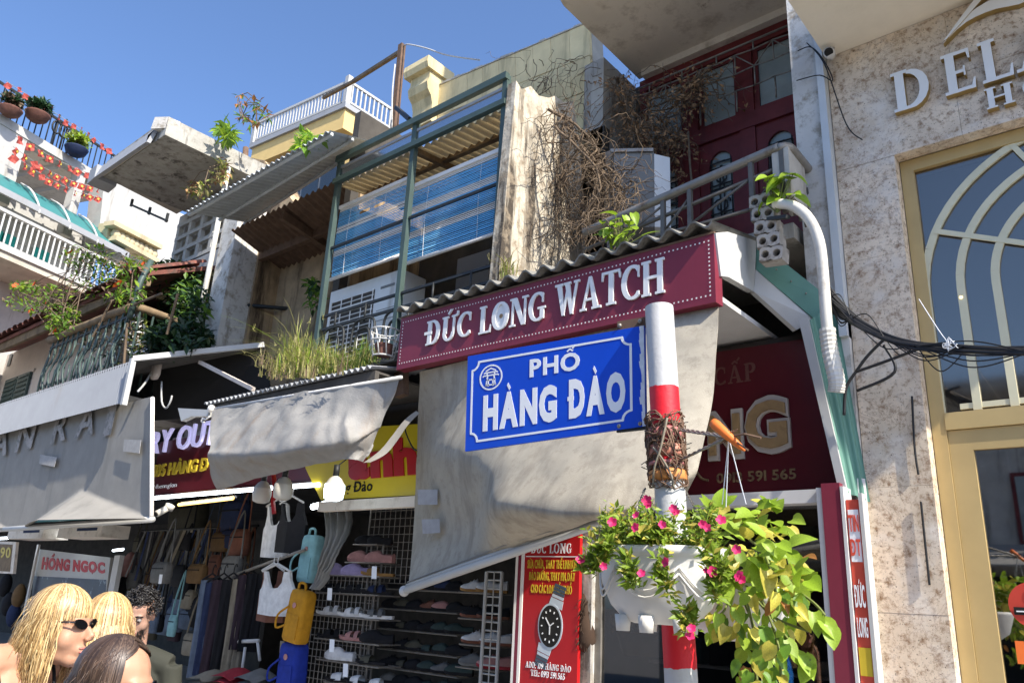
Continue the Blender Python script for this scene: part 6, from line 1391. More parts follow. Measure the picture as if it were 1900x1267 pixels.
def sp_(u, v, d=.0): p = bil(s_bl,s_br,s_tr,s_tl,u,v); return V((p.x,SYo-d,p.z))
def strip(pts, w, d, m, nm, par, asp=1.86, closed=False):
    mb = MB(); k = len(pts)
    for i in range(k if closed else k-1):
        a, b = V((pts[i][0]*asp,pts[i][1])), V((pts[(i+1) % k][0]*asp,pts[(i+1) % k][1])); dd = (b-a).normalized(); n_ = V((-dd.y,dd.x))*w/2; a -= dd*w*.3; b += dd*w*.3
        mb.poly([sp_(p.x/asp,p.y,d-.00012*(i % 4)) for p in (a-n_,b-n_,b+n_,a+n_)], (0,.0006,0))
    return mb.build(nm, m, par)
iu, iv, cu_, cv_ = .035,.085,.042,.085
bd = []
for cx_, cy_, a0 in ((iu,iv,90),(1-iu-.03,iv,180),(1-iu-.03,1-iv,270),(iu,1-iv,0)):
    arc = [(cx_+cu_*math.cos(R(a0-90*t/6)), cy_+cv_*math.sin(R(a0-90*t/6))) for t in range(7)]
    bd += arc
strip(bd, .022, .0016, M_['print_white'], 'border_line', sg, closed=True)
def suv(px, py):
    p = PY(px,py,SYo); lo, hi = 0, 1
    u, v = .5, .5
    for _ in range(30):
        q = sp_(u,v); du = (sp_(u+.01,v)-q)/.01; dv = (sp_(u,v+.01)-q)/.01; e = p-q; det = du.x*dv.z-du.z*dv.x
        u += (e.x*dv.z-e.z*dv.x)/det; v += (du.x*e.z-du.z*e.x)/det
    return u, v
def stext(s, bl, br, tl, bold, gap):
    (u0,v0), (u1,v1), (u2,v2) = suv(*bl), suv(*br), suv(*tl); va = (v0+v1)/2
    put_text(s, sp_(u0,va,.0), sp_(u1,va,.0), sp_(u0,v2+(va-v0),.0), .0018, M_['print_white'], sg, bold=bold, gap=gap, tr=sp_(u1,v2+(va-v0),.0), split=True)
stext('PHỐ', (983,699), (1076,684), (983,668), .03, .14)
stext('HÀNG', (896,796), (1033,776), (899,737), .055, .12)
stext('ĐÀO', (1056,772), (1161,757), (1056,708), .055, .12)
eu, ev = suv(911,700); er = .128
strip([(eu+er/1.86*math.cos(R(a)),ev+er*math.sin(R(a))) for a in range(0,360,10)], .016, .0016, M_['print_white'], 'emblem_ring', sg, closed=True)
def E_(*pts): strip([(eu+x*er/1.86,ev+y*er) for x, y in pts], .014, .002, M_['print_white'], 'emblem', sg)
for pts in (((-.45,.55),(0,.75),(.45,.55)),((-.62,.38),(-.5,.42),(.5,.42),(.62,.38)),((-.72,.12),(-.62,.18),(.62,.18),(.72,.12)),((-.35,.42),(-.35,.18)),((.35,.42),(.35,.18)),((-.3,.10),(-.42,-.62)),((.3,.10),(.42,-.62)),((-.36,-.2),(.36,-.2)),((-.2,-.2),(-.22,-.7)),((.2,-.2),(.22,-.7)),((-.45,-.62),(.45,-.62))): E_(*pts)
for y, nm in ((600,'t'),(788,'b')):
    c = PY(1168,y,SYo); mb = MB(); mb.bar(c+V((-.06,.012,0)), PY(1222,y-8 if nm == 't' else y-6,SYo)+V((0,.012,0)), .012,.042); mb.build('bracket', M_['rust'] if nm == 't' else M_['iron_black'], sg)
    for dx in (-.045,.045): mb = MB(); mb.ball(c+V((dx,.002,0)), .009, 8, 6); mb.build('bolt', M_['galv'], sg, True)
we = mat('worn_edge', (.62,.66,.70), .6, var=.15, scale=30)
rr = random.Random(4); mb = MB()
for i in range(14):
    v = (i+.5)/14; u0 = .988-rr.uniform(.0,.012); mb.poly([sp_(u0,v-.036,.0007), sp_(.999,v-.036,.0007), sp_(.999,v+.036,.0007), sp_(u0-rr.uniform(0,.006),v+.036,.0007)], (0,.0004,0))
mb.build('worn_edge', we, sg, kind='stuff')

# wire nest with orange bands, bracket arm and the orange cone
nest = thing('wire_nest', 'tangle of rusty wires and twine wound round the pole below the red band', 'wire tangle', PY(1236,840,PYo))
ax0, ax1 = PY(1232,772,PYo), PY(1240,905,PYo)
rr = random.Random(8)
mb = MB()
for i in range(60):
    t0 = rr.random(); k = rr.randint(7,14); a = rr.uniform(0,6.3); pts = []
    for j in range(k):
        t = min(1,max(0,t0+.04*j*rr.uniform(-1,1))); p = lerp(ax0,ax1,t); rad = rP+rr.uniform(.003,.020); a += rr.uniform(.35,.7); pts.append(p+V((math.cos(a)*rad,math.sin(a)*rad,rr.uniform(-.012,.012))))
    mb.tube(spline(pts, k*2), rr.uniform(.0016,.0034), 4)
mb.build('wire', M_['rust'], nest, True, kind='stuff')
mb = MB()
for i in range(34):
    p = lerp(ax0,ax1,rr.random()); a = rr.uniform(0,6.3); q = p+V((math.cos(a),math.sin(a),0))*rP; mb.tube([q, q+V((math.cos(a)*rr.uniform(.01,.045),math.sin(a)*rr.uniform(.01,.045),rr.uniform(-.03,.03)))], .0016, 4)
mb.build('wire_end', M_['iron_black'], nest, kind='stuff')
for y0, y1, c_ in ((795,818,(.42,.14,.13)),(826,852,(.45,.18,.12)),(858,868,(.35,.13,.12)),(872,896,(.55,.22,.06))):
    p, q = lerp(ax0,ax1,(y0-772)/133), lerp(ax0,ax1,(y1-772)/133); mb = MB(); mb.tube([p,lerp(p,q,.2),lerp(p,q,.8),q], [rP+.002,rP+.014,rP+.014,rP+.002], 16); mb.build('tape', plain('tape%d' % y0, c_, rough=.7, var=.25, scale=20), nest, True)
mb = MB(); mb.tube(spline([PY(1212,830,PYo-.07), PY(1228,850,PYo-.08), PY(1245,880,PYo-.08), PY(1250,905,PYo-.07)], 12), .004, 5); mb.tube(spline([PY(1238,775,PYo-.07), PY(1226,830,PYo-.08), PY(1214,868,PYo-.08), PY(1212,905,PYo-.06)], 12), .004, 5); mb.build('twine', M_['f_sand'], nest, True)
arm = thing('wire_bracket', 'triangular bracket of twisted wire on the pole with hanging threads', 'bracket', PY(1300,815,PYo-.1))
tip = PY(1352,810,PYo-.25)
for a, b in ((PY(1262,797,PYo-.02),tip),(PY(1262,853,PYo-.02),tip)):
    mb = MB()
    for k in range(3): mb.tube([lerp(a,b,i/14)+V((.005*math.cos(i*1.4+k*2.1),.005*math.sin(i*1.4+k*2.1),.005*math.sin(i*1.4+k*2.1))) for i in range(15)], .0032, 5)
    mb.build('twisted_wire', M_['galv'], arm, True)
mb = MB(); mb.tube([tip, PY(1382,805,PYo-.3), PY(1412,812,PYo-.3)], .0035, 5); mb.tube([tip, PY(1370,822,PYo-.28), PY(1388,835,PYo-.3)], .003, 5)
for i in range(12):
    d = V((rr.uniform(-.03,.03),rr.uniform(-.03,.03),rr.uniform(-.025,.025))); mb.tube([tip-d, tip+d], .0022, 4)
mb.build('knot', M_['rust'], arm)
mb = MB()
for q in ((1340,935),(1347,940),(1384,935)): mb.tube([tip+V((0,0,-.005)), PY(q[0],q[1],PYo-.22)], .0016, 4)
mb.build('thread', M_['print_white'], arm)
cone = thing('orange_cone', 'small orange carrot shaped plastic tip hung in the wire bracket', 'cone', PY(1350,810,PYo-.25))
a, b = PY(1322,783,PYo-.27), PY(1382,836,PYo-.27); mb = MB(); mb.tube([a, lerp(a,b,.1), lerp(a,b,.45), lerp(a,b,.85), b], [.014,.0165,.014,.009,.003], 12); mb.build('tip', plain('orange_plastic', (.72,.17,.03), rough=.4), cone, True)

# ------------------------------------------------------------------ hanging planters
PC = PY(1224,1032,2.22); PR = (PY(1337,1040,2.22)-PY(1113,1028,2.22)).length/2; PH = .205
pt = thing('hanging_planter', 'white plastic bowl planter with moulded swags hanging on the pole', 'planter', PC - V((0,0,PH)))
prof = [(.40,-PH*.97),(.55,-PH*.93),(.76,-PH*.72),(.90,-PH*.42),(.965,-PH*.12),(.975,-.004),(1.03,.0),(1.04,.022),(.97,.026),(.93,.0),(.60,-.05)]
mb = MB(); rows = []
for r_, z in prof:
    row = []
    for j in range(48):
        a = 2*math.pi*j/48; sw_ = 1+.022*abs(math.sin(a*3))**2*(z < -.03)*(z > -PH*.85); row.append(PC + V((PR*r_*sw_*math.cos(a), PR*.62*r_*sw_*math.sin(a), z)))
    rows.append(row)
mb.grid(rows, wrap=True); mb.add(rows[0], [list(range(47,-1,-1))]); mb.build('bowl', M_['planter'], pt, True)
for k in range(6):
    a0 = math.pi*2*k/6+.1; mb = MB()
    for dz in (0,.02):
        pts = [PC + V((PR*(.985-.05*math.sin(math.pi*t/10)-dz*.4)*math.cos(a0+t/10*math.pi/3), PR*.62*(.985-.05*math.sin(math.pi*t/10)-dz*.4)*math.sin(a0+t/10*math.pi/3), -.035-dz-.07*math.sin(math.pi*t/10))) for t in range(11)]
        mb.tube(pts, .003, 5)
    mb.build('swag', M_['planter'], pt, True)
for x, y in ((-.42,-.25),(.0,-.38),(.42,-.25),(.3,.28),(-.3,.28)):
    c = PC+V((PR*x*1.1,PR*y,-PH)); mb = MB(); mb.tube([c+V((0,0,.03)), c+V((0,0,-.018))], [.026,.021], 8); mb.build('foot', M_['planter'], pt, True)
mb = MB(); mb.tube([PC+V((0,0,-.03)), PC+V((0,0,-.0))], [PR*.55,PR*.6], 20); mb.build('soil', M_['wood'], pt)
for (q0, q1) in (((1152,1012),(1196,905)),((1303,970),(1272,912)),((1182,955),(1196,905))):
    a, b = PY(*q0,2.2), PY(*q1,2.36); mb = MB(); n = 22
    for i in range(n): mb.tube([lerp(a,b,i/n)+V((.004*(i % 2),0,0)), lerp(a,b,(i+1)/n)+V((0,.004*(i % 2),0))], .003, 4)
    mb.build('chain', M_['galv'], pt)
C2 = PY(1372,1095,2.62)
p2 = thing('hanging_planter', 'second white planter nearly hidden behind the lime pothos leaves', 'planter', C2-V((0,0,.16)))
mb = MB(); rows = [[C2+V((r_*.20*math.cos(2*math.pi*j/28), r_*.15*math.sin(2*math.pi*j/28), z)) for j in range(28)] for r_, z in ((.5,-.16),(.8,-.12),(1,.0),(1.06,.02),(.95,.01),(.6,-.03))]; mb.grid(rows, wrap=True); mb.add(rows[0], [list(range(27,-1,-1))]); mb.build('bowl', M_['planter'], p2, True)

# ------------------------------------------------------------------ leaves
def leaf_mesh(name, w, tipl, fold=.25, mat_='leaf_pothos', curl=.25, n=5, heart=True):
    mb = MB(); rows = []
    for i in range(n+1):
        t = i/n
        wd = (math.sin(math.pi*min(1,(t*.86+.14)))**.8)*(1-t*.25) if heart else math.sin(math.pi*min(1,t*.96+.04))**.8
        if i == n: wd = .02
        y = t*tipl; z = -curl*t*t
        rows.append([V((-wd*w, y-.10*w*(1-t)*heart*1.2, z+fold*wd*w)), V((-wd*w*.5, y, z+fold*wd*w*.35)), V((0,y,z)), V((wd*w*.5, y, z+fold*wd*w*.35)), V((wd*w, y-.10*w*(1-t)*heart*1.2, z+fold*wd*w))])
    mb.grid(rows); return mb.mesh(name, M_[mat_], True)
LP = [leaf_mesh('leaf', .42, 1.0, f, 'leaf_pothos', c) for f, c in ((.25,.2),(.45,.35),(.1,.1),(.35,.5))]
LW = [leaf_mesh('leaf', .36, 1.0, f, 'leaf_lime', c) for f, c in ((.2,.2),(.4,.4))]
rr = random.Random(21)
def leaf_rot(dirv, nrm):
    y = V(dirv).normalized(); z = V(nrm); z = (z - y*z.dot(y))
    if z.length < 1e-3: z = y.orthogonal()
    z.normalize(); x = y.cross(z); return Matrix((x,y,z)).transposed()
po = thing('pothos_plant', 'big lime green pothos with drooping heart leaves spilling beside the planter', 'plant', C2)
inside = [((1310,1440),(935,1000),44,'up'),((1400,1480),(960,1080),30,'out'),((1330,1490),(1010,1100),66,'out'),((1335,1490),(1090,1170),60,'down'),((1370,1465),(1160,1290),66,'down'),((1312,1345),(1125,1180),7,'down'),((1470,1510),(1065,1130),8,'out')]
for (xr__, yr__, n, md) in inside:
    for i in range(n):
        px, py = rr.uniform(*xr__), rr.uniform(*yr__); p = PY(px,py,rr.uniform(2.15,2.55)+(.1 if md == 'up' else 0))
        d = {'up': V((rr.uniform(-.7,.9),rr.uniform(-1,.2),rr.uniform(.1,1.0))), 'out': V((rr.uniform(-.2,1),rr.uniform(-1,.1),rr.uniform(-.8,.4))), 'down': V((rr.uniform(-.8,.8),rr.uniform(-.8,.1),rr.uniform(-1.2,-.3)))}[md]
        nr = V((.35+rr.uniform(-.5,.5), -.55+rr.uniform(-.4,.3), .75+rr.uniform(-.3,.3)))
        sz = rr.uniform(.044,.078) if md != 'down' else rr.uniform(.033,.057)
        q = rr.random(); m = M_['leaf_yellow'] if q < .26 else M_['leaf_brown'] if q < .30 else M_['leaf_green'] if (q > .68 and md == 'down') else M_['leaf_lime'] if q > .55 else None
        piece('leaf', rr.choice(LP), po, p, leaf_rot(d,nr), (sz*rr.uniform(.8,1.1),sz,sz*rr.uniform(.6,1.3)), m)
mb = MB()
for st0, mid, en in (((1380,1080),(1430,1140),(1500,1170)),((1380,1090),(1400,1180),(1405,1267)),((1400,1080),(1440,1180),(1450,1267)),((1370,1090),(1420,1200),(1470,1215)),((1360,1080),(1345,1130),(1320,1150)),((1420,1060),(1500,1110),(1530,1140)),((1390,1000),(1420,1030),(1440,1100)),((1400,1100),(1470,1195),(1505,1225))):
    mb.tube(spline([PY(*st0,2.5), PY(*mid,2.35), PY(*en,2.3)], 12), .004, 5)
mb.build('vine_stem', M_['stem'], po, True)
for q in ((1525,1150),(1510,1135),(1540,1160),(1490,1215),(1505,1228),(1475,1210)):
    piece('leaf', rr.choice(LP), po, PY(*q,2.3), leaf_rot((rr.uniform(-.4,1),-.3,-.6),(.3,-.6,.7)), .065)
# petunias
pe = thing('petunia_plant', 'yellow green petunias with pink flowers filling the white bowl planter', 'plant', PC)
sm = MB()
def small_leaf(mb, p, d, nr, s, mi=0):
    M3 = leaf_rot(d,nr); pts = [(0,0,0),(-.22,.45,.05),(0,1,-.1),(.22,.45,.05)]; mb.add([p + M3 @ (V(q)*s) for q in pts], [[0,3,2,1]], mi)
def spray(mb, base, end, n, s, spread):
    for i in range(n):
        t = rr.random(); p = lerp(base,end,t)+V((rr.uniform(-1,1),rr.uniform(-1,1),rr.uniform(-1,1)))*spread
        small_leaf(mb, p, (rr.uniform(-1,1),rr.uniform(-1,.6),rr.uniform(-.4,1)), (rr.uniform(-.3,.7),-.6,.8), s*rr.uniform(.6,1.3), rr.choice((0,0,0,1,2)))
for i in range(46):
    a = rr.uniform(0,6.3); r_ = math.sqrt(rr.random()); b = PC+V((PR*r_*math.cos(a),PR*.6*r_*math.sin(a),.0)); e = b+V((rr.uniform(-.06,.06),rr.uniform(-.06,.03),rr.uniform(.05,.15))); spray(sm, b, e, 60, .028, .024)
    sm.tube([b,e], .002, 4, mi=0)
for pts in ([(1140,1005),(1105,1025),(1080,1060)],[(1130,1010),(1115,1040),(1100,1060)],[(1160,1030),(1165,1060),(1180,1090)],[(1228,1035),(1232,1075),(1240,1105)],[(1320,1050),(1325,1085),(1330,1110)],[(1305,1020),(1340,1050),(1350,1075)],[(1270,1130),(1275,1150),(1280,1165)]):
    q = [PY(p[0],p[1],2.03) for p in pts]
    for a, b in zip(q[:-1],q[1:]): spray(sm, a, b, 60, .033, .018); sm.tube([a,b], .002, 4)
sm.build('foliage', [M_['leaf_pothos'],M_['leaf_lime'],M_['leaf_yellow']], pe, kind='stuff')
fl_ = MB(); ctr = V((0,0,-.25))
for k in range(5):
    a0, a1 = 2*math.pi*k/5, 2*math.pi*(k+1)/5; am = (a0+a1)/2
    fl_.add([ctr, V((math.cos(a0)*.42,math.sin(a0)*.42,0)), V((math.cos(a0+.25)*.55,math.sin(a0+.25)*.55,.06)), V((math.cos(am)*.58,math.sin(am)*.58,.03)), V((math.cos(a1-.25)*.55,math.sin(a1-.25)*.55,.06)), V((math.cos(a1)*.42,math.sin(a1)*.42,0))], [[0,1,2,3],[0,3,4,5]])
flm = fl_.mesh('flower', M_['petunia'], True)
for q in ((1203,935),(1200,928),(1249,943),(1229,973),(1179,978),(1136,968),(1304,972),(1312,978),(1235,1042),(1190,1063),(1322,1060),(1312,1057),(1371,1068),(1376,1074),(1367,1019),(1077,1037),(1180,955),(1338,964),(1283,1165),(1280,1178),(1120,1050),(1255,950)):
    d = V((rr.uniform(-.3,.9),-.8,rr.uniform(-.1,.8))).normalized(); piece('flower', flm, pe, PY(q[0],q[1],2.0), d.to_track_quat('Z','Y').to_matrix(), rr.uniform(.020,.029))
for i in range(16): 
    p = PC+V((rr.uniform(-.9,1)*PR,-PR*.45+rr.uniform(-.1,.1),rr.uniform(.0,.12))); piece('leaf', rr.choice(LP), pe, p, leaf_rot((rr.uniform(-1,1),-.8,rr.uniform(-.3,.6)),(.3,-.5,.8)), rr.uniform(.035,.055), rr.choice((M_['leaf_yellow'],None)))

# ------------------------------------------------------------------ bright weeds on the roof edge
for cx_, cy_, Yq, lab, n, spd in ((1150,425,3.75,'bright green seedling growing on the wavy roof left of the balcony rail',26,.13),(1440,355,4.0,'bright green seedling growing on the hollow brick stack',20,.11)):
    c = PY(cx_,cy_,Yq); t = thing('weed_plant', lab, 'plant', c-V((0,0,.12)), 'bright weeds of the watch shop roof')
    mb = MB()
    for i in range(n):
        p = c+V((rr.uniform(-1,1)*spd,rr.uniform(-.8,.8)*spd*.6,rr.uniform(-.65,.75)*spd)); piece('leaf', rr.choice(LW), t, p, leaf_rot((rr.uniform(-1,1),rr.uniform(-1,.3),rr.uniform(-.7,.4)),(rr.uniform(-.2,.6),-.45,.8)), rr.uniform(.07,.12)); mb.tube([c-V((0,0,.14)), p], .003, 4)
    mb.build('stem', M_['stem'], t)
# ------------------------------------------------------------------ hollow brick stack
hb = thing('hollow_brick_stack', 'stack of cement bricks with paired round holes on the balcony edge under the seedling', 'bricks', PY(1425,480,4.02))
def holed():
    mb = MB(); w, h, d = .135,.085,.10; 
    for s in (-1,1):
        cx_ = s*w/4; sq, ci = [], []
        for k in range(16):
            a = 2*math.pi*k/16; cc, ss = math.cos(a), math.sin(a); f = 1/max(abs(cc)/(w/4),abs(ss)/(h/2)); sq.append(V((cx_+cc*f,0,ss*f))); ci.append(V((cx_+cc*.023,0,ss*.023)))
        mb.grid([sq,ci], wrap=True); mb.grid([ci,[p+V((0,.06,0)) for p in ci]], wrap=True); mb.add([p+V((0,.06,0)) for p in ci], [list(range(16))], 1)
    mb.add([(-w/2,0,-h/2),(w/2,0,-h/2),(w/2,d,-h/2),(-w/2,d,-h/2),(-w/2,0,h/2),(w/2,0,h/2),(w/2,d,h/2),(-w/2,d,h/2)], [[0,1,2,3],[4,7,6,5],[1,5,6,2],[0,3,7,4],[2,6,7,3]])
    return mb.mesh('brick', [M_['brick'],M_['dark']])
hme = holed()
b0_, b1_ = PY(1410,372,4.02), PY(1430,470,4.02)
for i in range(5):
    p = lerp(b0_,b1_,i/4); piece('brick', hme, hb, V((p.x,4.02,p.z)), Matrix.Rotation(random.uniform(-.06,.06)+.05,3,'Y'), 1.0)
mb = MB(); mb.box((PY(1440,420,4.04).x,4.04,4.0), (PY(1440,420,4.04).x+.10,4.3,4.32)); mb.build('mortar_wall', M_['old_grey'], hb)
# pipe, cables
pv = thing('drain_pipe', 'white flexible drain pipe curving down past the green fascia', 'pipe', PY(1530,560,4.1))
pts = [PY(1438,378,4.0), PY(1470,382,3.98), PY(1500,405,3.98), PY(1520,450,3.98), PY(1528,520,4.0), PY(1534,600,4.02), PY(1540,650,4.04), PY(1552,705,4.05), PY(1551,728,4.06)]
sp__ = spline(pts, 90); mb = MB(); mb.tube(sp__[:60], .030, 12, cap=False); mb.build('hose', M_['pvc'], pv, True)
mb = MB(); mb.tube(sp__[58:], [.040+.003*(i % 2) for i in range(len(sp__[58:]))], 12); mb.build('sleeve', M_['pvc'], pv)
mb = MB(); mb.bar(PY(1418,408,4.05), PY(1462,402,3.96), .03,.02); mb.build('clamp', M_['iron_black'], pv)
cb = thing('cable_bundle', 'thick sagging bundle of black cables crossing the granite and gold window', 'cables', PY(1700,640,3.7))
rr = random.Random(5)
kp = [((1538,552),4.1),((1580,590),4.05),((1640,625),3.95),((1700,642),3.85),((1790,648),3.72),((1900,652),3.55),((2050,650),3.35)]
for i in range(16):
    ph = rr.uniform(0,6.3); k = rr.uniform(.2,1); pts = []
    for j, (q, Yq) in enumerate(kp):
        w = (1.7 if j == 0 else .75 if j == 1 else .45)*14
        pts.append(PY(q[0]+rr.uniform(-3,3), q[1]+w*k*math.sin(ph+j*.5)+rr.uniform(-2,2), Yq+.02*math.cos(ph+j)))
    mb = MB(); mb.tube(spline(pts, 40), rr.uniform(.0055,.011), 6); mb.build('cable', M_['cable'], cb, True)
for i in range(20):
    a = rr.randint(0,3); p0 = kp[a]; p1 = kp[min(6,a+rr.randint(1,2))]; dy = rr.uniform(-24,44); mb = MB()
    mb.tube(spline([PY(p0[0][0],p0[0][1],p0[1]-.02), PY((p0[0][0]+p1[0][0])/2,(p0[0][1]+p1[0][1])/2+dy,(p0[1]+p1[1])/2-.03), PY(p1[0][0],p1[0][1]+rr.uniform(-8,8),p1[1]-.02)], 16), .003, 4); mb.build('loose_wire', M_['cable'], cb, True)
for pts in ([(1645,625),(1610,660),(1588,690)],[(1710,645),(1650,668),(1588,690)],[(1588,690),(1570,720),(1566,770)],[(1640,640),(1660,690),(1590,725)]):
    mb = MB(); mb.tube(spline([PY(p[0],p[1],4.12) for p in pts], 14), .008, 6); mb.build('cable', M_['cable'], cb, True)
mb = MB()
for i in range(7):
    c = PY(1760+i*2,640+rr.uniform(-6,6),3.74); mb.tube(spline([c+V((rr.uniform(-.025,.025),-.03,rr.uniform(-.03,.03))) for _ in range(4)], 10), .0017, 4)
mb.tube(spline([PY(1705,555,4.0), PY(1740,610,3.85), PY(1762,640,3.74)], 10), .0025, 4); mb.build('tie_twine', M_['print_white'], cb, True)
for pts, lab in (([(1497,80),(1530,120),(1570,230),(1600,260)],'thin black wire running down the white pier from the camera'),([(1480,95),(1505,88),(1530,115),(1545,150),(1520,140),(1478,150)],'looping black wire on the white plaster pier'),([(1692,735),(1697,830),(1704,880)],'black cable stapled down the granite beside the gold frame'),([(1709,930),(1716,1000),(1725,1085)],'lower black cable end on the granite beside the gold frame')):
    mb = MB(); mb.tube(spline([PY(p[0],p[1],4.385) if p[0] > 1600 else PY(p[0],p[1],4.33) for p in pts], 24), .006 if pts[0][0] > 1600 else .004, 5); tag(mb.build('wire', M_['cable'], None, True), lab, 'wire')

# ------------------------------------------------------------------ dry creepers
def creeper(name, lab, blobs, n, seed, m='dry', leaf=0, thick=True, r0=.0035, r1=.009, L=(5,11), step=.06):
    q = random.Random(seed); mb = MB(); c0 = None; lf = MB()
    for i in range(n):
        pts_, Yr_ = q.choice(blobs); k = q.random(); a, b = q.sample(pts_,2) if len(pts_) > 1 else (pts_[0],pts_[0])
        p = PY(lerp(a[0],b[0],k)+q.uniform(-14,14), lerp(a[1],b[1],k)+q.uniform(-14,14), q.uniform(*Yr_)); c0 = c0 or p
        d = V((q.uniform(-1,1),q.uniform(-.5,.3),q.uniform(-1,.6))); line = [p]
        for j in range(q.randint(*L)):
            d = (d*.75 + V((q.uniform(-.7,.7),q.uniform(-.4,.4),q.uniform(-.8,.5)))).normalized(); line.append(line[-1]+d*step*q.uniform(.6,1.3))
        r_ = q.uniform(r0,r1); kk = len(line); mb.tube(line, [r_*(1-.7*j/kk) for j in range(kk)], 4)
        for _ in range(leaf): small_leaf(lf, q.choice(line)+V((q.uniform(-.02,.02),q.uniform(-.03,.0),q.uniform(-.02,.02))), (q.uniform(-1,1),q.uniform(-1,1),q.uniform(-1,.2)), (0,-1,.3), q.uniform(.03,.06))
    t = thing(name, lab, 'climbing plant', c0)
    for pts_, Yr_ in blobs:                                         # a few thick main stems
        for k in range(3 if len(pts_) > 2 and thick else 0):
            w = q.sample(pts_, min(3,len(pts_))); w.sort(key=lambda a: a[1]); st__ = spline([PY(a[0]+q.uniform(-10,10), a[1]+q.uniform(-10,10), q.uniform(*Yr_)) for a in w], 12); mb.tube([p+V((q.uniform(-.02,.02),q.uniform(-.02,.02),0)) for p in st__], [.013-.0007*i for i in range(13)], 5)
    mb.build('twig', M_[m], t, True, kind='stuff')
    if leaf: lf.build('dead_leaf', M_['dry_leaf'], t, kind='stuff')
creeper('dry_creeper', 'mass of bare grey brown creeper twigs hanging over the broken party wall', [(((1010,200),(1060,230),(1100,260),(1050,330),(1030,420)),(4.2,4.6)),(((1040,230),(1110,330),(1060,440),(1090,400)),(4.2,4.8)),(((1100,300),(1160,340),(1130,400)),(4.4,4.9))], 380, 3, r0=.002, r1=.006)
creeper('dry_creeper', 'brown leafy dead creeper in the corner over the burgundy doors', [(((1140,170),(1170,230),(1150,150),(1200,250)),(5.1,5.5)),(((1200,200),(1260,190),(1280,160),(1320,130)),(5.45,5.6)),(((1180,230),(1260,250),(1230,290)),(5.4,5.6))], 260, 4, leaf=6, r0=.002, r1=.006)
creeper('dry_creeper', 'thin dry creeper stems crossing the yellow block parapet', [(((930,150),(1000,100),(1060,150),(1050,220)),(5.2,5.28)),(((1060,120),(1085,230),(1010,150)),(5.2,5.28))], 46, 5, L=(8,16), r0=.002, r1=.005, thick=False)
creeper('dry_creeper', 'fine hanging dry tendrils on the balcony rail beside the air conditioner', [(((1130,300),(1160,400),(1180,350)),(4.2,4.5)),(((1100,380),(1150,440)),(3.9,4.2))], 60, 6, r1=.004, thick=False)
mb = MB(); mb.tube(spline([PY(1277,245,5.4), PY(1280,300,5.3), PY(1284,350,5.2), PY(1283,400,5.1)], 14), .010, 5); tag(mb.build('creeper_stem', M_['dry'], None, True), 'single long brown creeper stem hanging before the burgundy doors', 'climbing plant')

# ------------------------------------------------------------------ grass and shrubs on the ledges
def grass(lab, spots, n, h, seed, mats, name='grass_clump'):
    q = random.Random(seed); t = thing(name, lab, 'grass', PY(*spots[0][:3])); mb = MB(); tufts = []
    for s in spots:
        for k in range(5): tufts.append((PY(s[0]+q.uniform(-16,16), s[1]+q.uniform(-5,5), s[2]+q.uniform(-.14,.14)), (s[3] if len(s) > 3 else 1)*q.uniform(.55,1.1)))
    for i in range(n):
        p0, hs_ = q.choice(tufts); p = p0 + V((q.gauss(0,.02),q.gauss(0,.02),0)); hh = h*hs_*q.uniform(.35,1.1)
        a = q.uniform(0,6.28); ln = abs(q.gauss(0,.55)); d = V((math.cos(a),math.sin(a)-.25,0))*ln; w = q.uniform(.0025,.006); x = V((-math.sin(a),math.cos(a),0)); k = 7; rows = []; kink = q.uniform(.4,.9)
        for j in range(k+1):
            u = j/k; dr = max(0,u-kink)*q.uniform(.6,1.0)
            c = p + V((0,0,hh*(u-.45*ln*u*u-1.1*dr*dr))) + d*hh*(u*u+.5*dr); ww = w*(1-u**1.5)+.0004; rows.append([c-x*ww, c+x*ww])
        mb.grid(rows, q.choice(range(len(mats))))
        if q.random() < .05:
            for _ in range(7): e = c + V((q.gauss(0,.012),q.gauss(0,.012),q.uniform(-.07,.02))); mb.tube([c+V((0,0,-.04)), e], .0016, 3, mi=0)
    mb.build('blade', [M_[m] for m in mats], t, kind='stuff')
grass('tall yellowing grass clump growing on the ledge left of the air conditioner', [(545,690,3.75,1.5),(570,690,3.8,1.3),(585,690,3.8,1.1),(555,700,3.7),(605,690,3.8,.7),(530,692,3.7,.7)], 620, .44, 1, ['grass_dry','grass_green','grass_dry','leaf_lime'])
grass('shorter green grass along the ledge below the air conditioner', [(620,690,3.75),(645,684,3.75),(665,680,3.75),(685,672,3.75,.8),(610,690,3.7)], 520, .26, 2, ['grass_green','leaf_green','grass_dry'])
grass('pale dead grass drooping over the sheet roof edge', [(500,700,3.6),(530,705,3.55),(580,700,3.52),(630,692,3.52),(495,680,3.7)], 260, .24, 7, ['grass_dry','dry'])
grass('small grass tuft at the foot of the right green steel post', [(935,500,3.95),(940,515,3.9)], 70, .18, 9, ['grass_dry','grass_green'])
